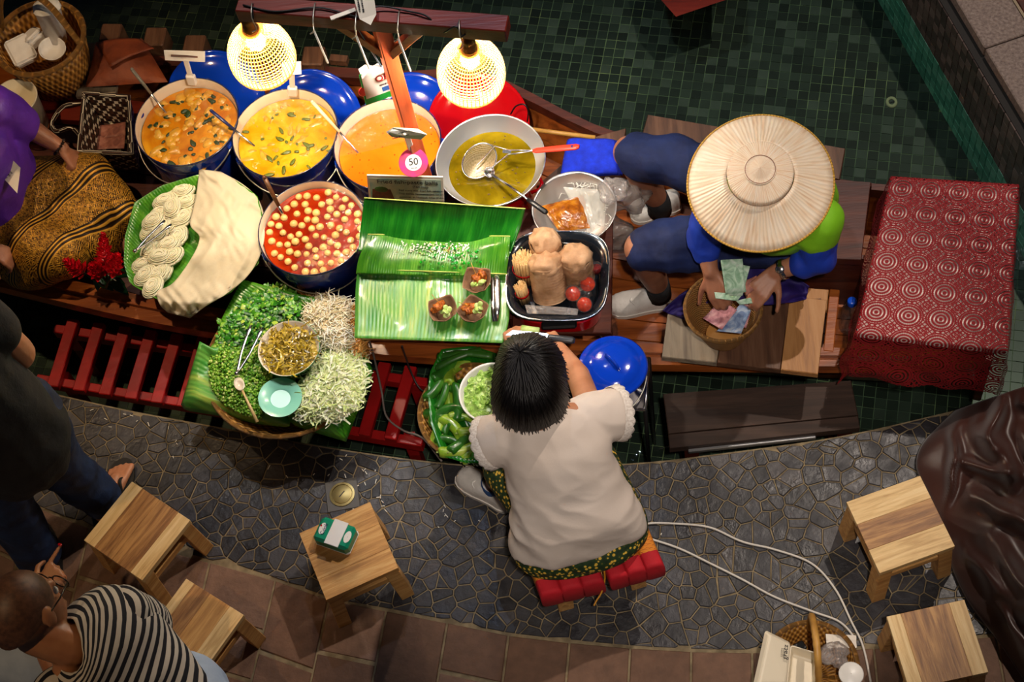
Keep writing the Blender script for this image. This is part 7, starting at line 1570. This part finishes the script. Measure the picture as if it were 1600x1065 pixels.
blend('top', [(neck0, .085, chest, .165), (chest, .17, pelv + Vector((0, 0, .05)), .185), (pelv + Vector((0, 0, .06)), .185, pelv + Vector((.02, -.02, -.06)), .19)] + [p for k in (-1, 1) for p in ((neck0, .08, sh[k], .088), (sh[k], .086, sh[k].lerp(el[k], .55), .076))], BTOP, SD, .01, 5, wrink(9, .012, 10))
def hairlump(par, c, R, s, mat, k=.0): m = MB(); m.sphere(c, (.081 * s, .100 * s, .088 * s), 24, 14, R, .06, 4); return obj('hair', m, mat, par)
hairlump(SD, hc + Vector((0, -.02, .045)), R, 1.0, HAIR)
SOLE = pm('flip_flop', '#17130f', .7)
for k, d_ in ((1, fd), (-1, at(40, 815, 0) - at(62, 880, 0))):
    d_ = d_.normalized(); sd = Vector((-d_.y, d_.x, 0)); b = Vector((an[k].x, an[k].y, 0)); m = MB()
    poly = [b + d_ * (.05 + .145 * math.cos(a)) + sd * (.058 * math.sin(a) * (1 + .12 * math.cos(a))) for a in [2 * PI * j / 28 for j in range(28)]]; m.prism([(p.x, p.y) for p in poly], .003, .016); s_ = obj('flip_flop', m, SOLE, SD, smooth=False); m = MB()
    tp = b + d_ * .118 - sd * .018 + Vector((0, 0, .03))
    for sg in (-1, 1): m.tube(cr([tp, b + d_ * .085 + sd * sg * .03 + Vector((0, 0, .062)), b + d_ * .03 + sd * sg * .052 + Vector((0, 0, .018))], 12), .006, 8, flat=.5)
    obj('strap', m, SOLE, s_)
# toenails
# ---- seated person in the striped shirt
q0 = at(190, 1060, 0); SR = thing('person', 'person with shaved head, glasses and black and white striped shirt', 'person', (q0.x, q0.y, .002))
hc = at(44, 955, .92); fwd = Vector((.35, .8, -.28)); HP, P, R = headparts(hc, fwd, Vector((-.35, .05, .9)), 1.16); neck0 = at(112, 1008, .80); chest = at(165, 1020, .68); pelv = at(272, 1100, .385)
sh = {1: at(197, 952, .70), -1: at(95, 1085, .72)}; el = {1: at(240, 990, .50), -1: at(120, 1110, .5)}; wr_ = {1: at(190, 975, .40), -1: at(60, 1020, .5)}
parts = HP + [(P(0, -.02, -.06), .062, neck0, .066), (neck0, .055, chest, .08), (chest, .09, pelv, .09)]
for k in (-1, 1): parts += [(neck0, .045, sh[k], .036), (sh[k], .040, el[k], .047)]
w2 = at(70, 925, .62); parts += [(el[1], .045, wr_[1], .030), (el[-1], .045, at(40, 950, .56), .030)]
parts += hand(wr_[1], Vector((-.6, .1, -.2)), (0, 0, 1), 1) + [(at(40, 950, .56), .030, at(66, 928, .55), .027)]
FH = hand(at(66, 928, .55), at(97, 874, .56) - at(66, 928, .55), (.3, .2, 1), -1, (.06, .08, .06), 1.0, .02); parts += FH[:4] + hand(at(66, 928, .55), at(97, 874, .56) - at(66, 928, .55), (.3, .2, 1), -1, (1.2, 1.4, .9), 1.0, .05, .9)[4:]
kn = {1: at(180, 880, .40) + Vector((0, 0, 0)), -1: at(20, 1030, .42)}; an = {1: at(150, 900, .09), -1: at(0, 1010, .09)}
for k in (-1, 1): parts += [(pelv, .1, at(150, 1000, .36) if k > 0 else kn[k], .075)]
parts += [(kn[-1], .07, an[-1], .04), (at(150, 1000, .36), .07, at(120, 985, .10), .045)] + foot(an[-1], (.2, 1)) + foot(at(120, 985, .09), (.1, 1))
g = G('shaved_skin', None, .42, Subsurface_Weight=.05); g.base(g.ramp(g.noise(9), [(.35, '#a06848'), (.65, '#b88058')])); ob = blend('body', parts, g.m, SR, .006, 4); eyes(ob, P, R, 1.16)
g = G('stubble', None, .5); g.base(g.ramp(g.noise(60), [(.3, '#4a3022'), (.7, '#6e4a34')])); m = MB()
def fn(u, v): a = 2 * PI * u; ph = PI / 2 - v * PI * .60; return P(.0755 * math.cos(ph) * math.cos(a) * 1.01, -.016 + .0965 * math.cos(ph) * math.sin(a), .03 + .0905 * math.sin(ph) - .022 * v * max(0, -math.sin(a)))
m.grid(fn, 32, 12, True); obj('hair', m, g.m, SR)
m = MB(); GL = pm('glasses_black', '#16110e', .3)
for k in (-1, 1):
    m.tube([P(.079 * k, .0, .006), P(.080 * k, .045, .010), P(.062 * k, .098, .008)], .0028, 6); m.tube([P(.033 * k + .026 * math.cos(a), .100, .004 + .02 * math.sin(a)) for a in [2 * PI * j / 20 for j in range(20)]], .0022, 6, True)
m.tube([P(-.008, .104, .01), P(.008, .104, .01)], .0022, 6); obj('glasses', m, GL, SR)
m = MB(); m.sphere(FH[3][2] + Vector((0, 0, .006)), (.0055, .008, .003), 8, 6, frame((0, 0, 1), FH[3][2] - FH[3][0])); obj('painted_nail', m, REDEN, SR)
def stripes(name, axis, n):
    g = G(name, None, .85); s = g.n('SeparateXYZ', {0: g.uv()}); f = g.math('FRACT', g.math('ADD', g.math('MULTIPLY', s.outputs[axis], n), g.math('MULTIPLY', g.noise(5), .25))); g.base(g.ramp(f, [(.0, '#c9c2b6'), (.50, '#c9c2b6'), (.54, '#11131f'), (.97, '#11131f')])); return g.m
secs = [(at(88, 972, .83), at(120, 1046, .83), .062), (at(128, 932, .80), at(108, 1085, .80), .085), (at(165, 915, .75), at(118, 1110, .75), .105), (at(205, 925, .66), at(150, 1125, .66), .12), (at(240, 960, .56), at(190, 1140, .56), .125), (at(275, 1010, .46), at(230, 1170, .46), .135), (at(305, 1060, .36), at(260, 1200, .36), .14)]
m, _ = loft(secs, 48, 56, .012, 6, 21); obj('shirt', m, stripes('striped_back', 1, 19), SR, solid=.002)
def slr(v): w = min(1, v / .26); return .087 * math.sqrt(max(.0004, w * (2 - w))) - .02 * max(0, v - .3)
for k, (a, b) in ((1, (sh[1].lerp(chest, .14) + Vector((0, 0, .004)), el[1] + Vector((0, .02, .02)))), (-1, (sh[-1], el[-1]))):
    ax = b - a; Rf = frame(ax); L = ax.length; m = MB(); m.grid(lambda u, v: a + Rf @ Vector(((slr(v) + .007 * noise.noise(Vector((u * 5, v * 7, k)))) * math.cos(2 * PI * u), (slr(v) + .007 * noise.noise(Vector((u * 6, v * 8, k + 4)))) * math.sin(2 * PI * u), L * (v * 1.3 - .34))), 32, 26, True); obj('sleeve', m, stripes('striped_sleeve', 1, 10), SR, solid=.002)
LB_ = nm('pale_blue_trousers', [(.3, '#8da0bc'), (.7, '#b4c4d8')], 6, .8, .2, 40)
blend('trousers', [('e', pelv, (.19, .17, .13)), (pelv, .12, at(150, 1000, .36), .092), (pelv, .12, kn[-1], .092), (kn[-1], .088, an[-1] + Vector((0, 0, .05)), .065), (at(150, 1000, .36), .088, at(120, 985, .16), .065)], LB_, SR, .01, 5, wrink(12, .01, 10))
stool('low wooden stool under the person in the striped shirt', [(228, 1185), (225, 1085), (330, 1085), (335, 1185)], [(.3, 2), (.4, 1), (.3, 2)])
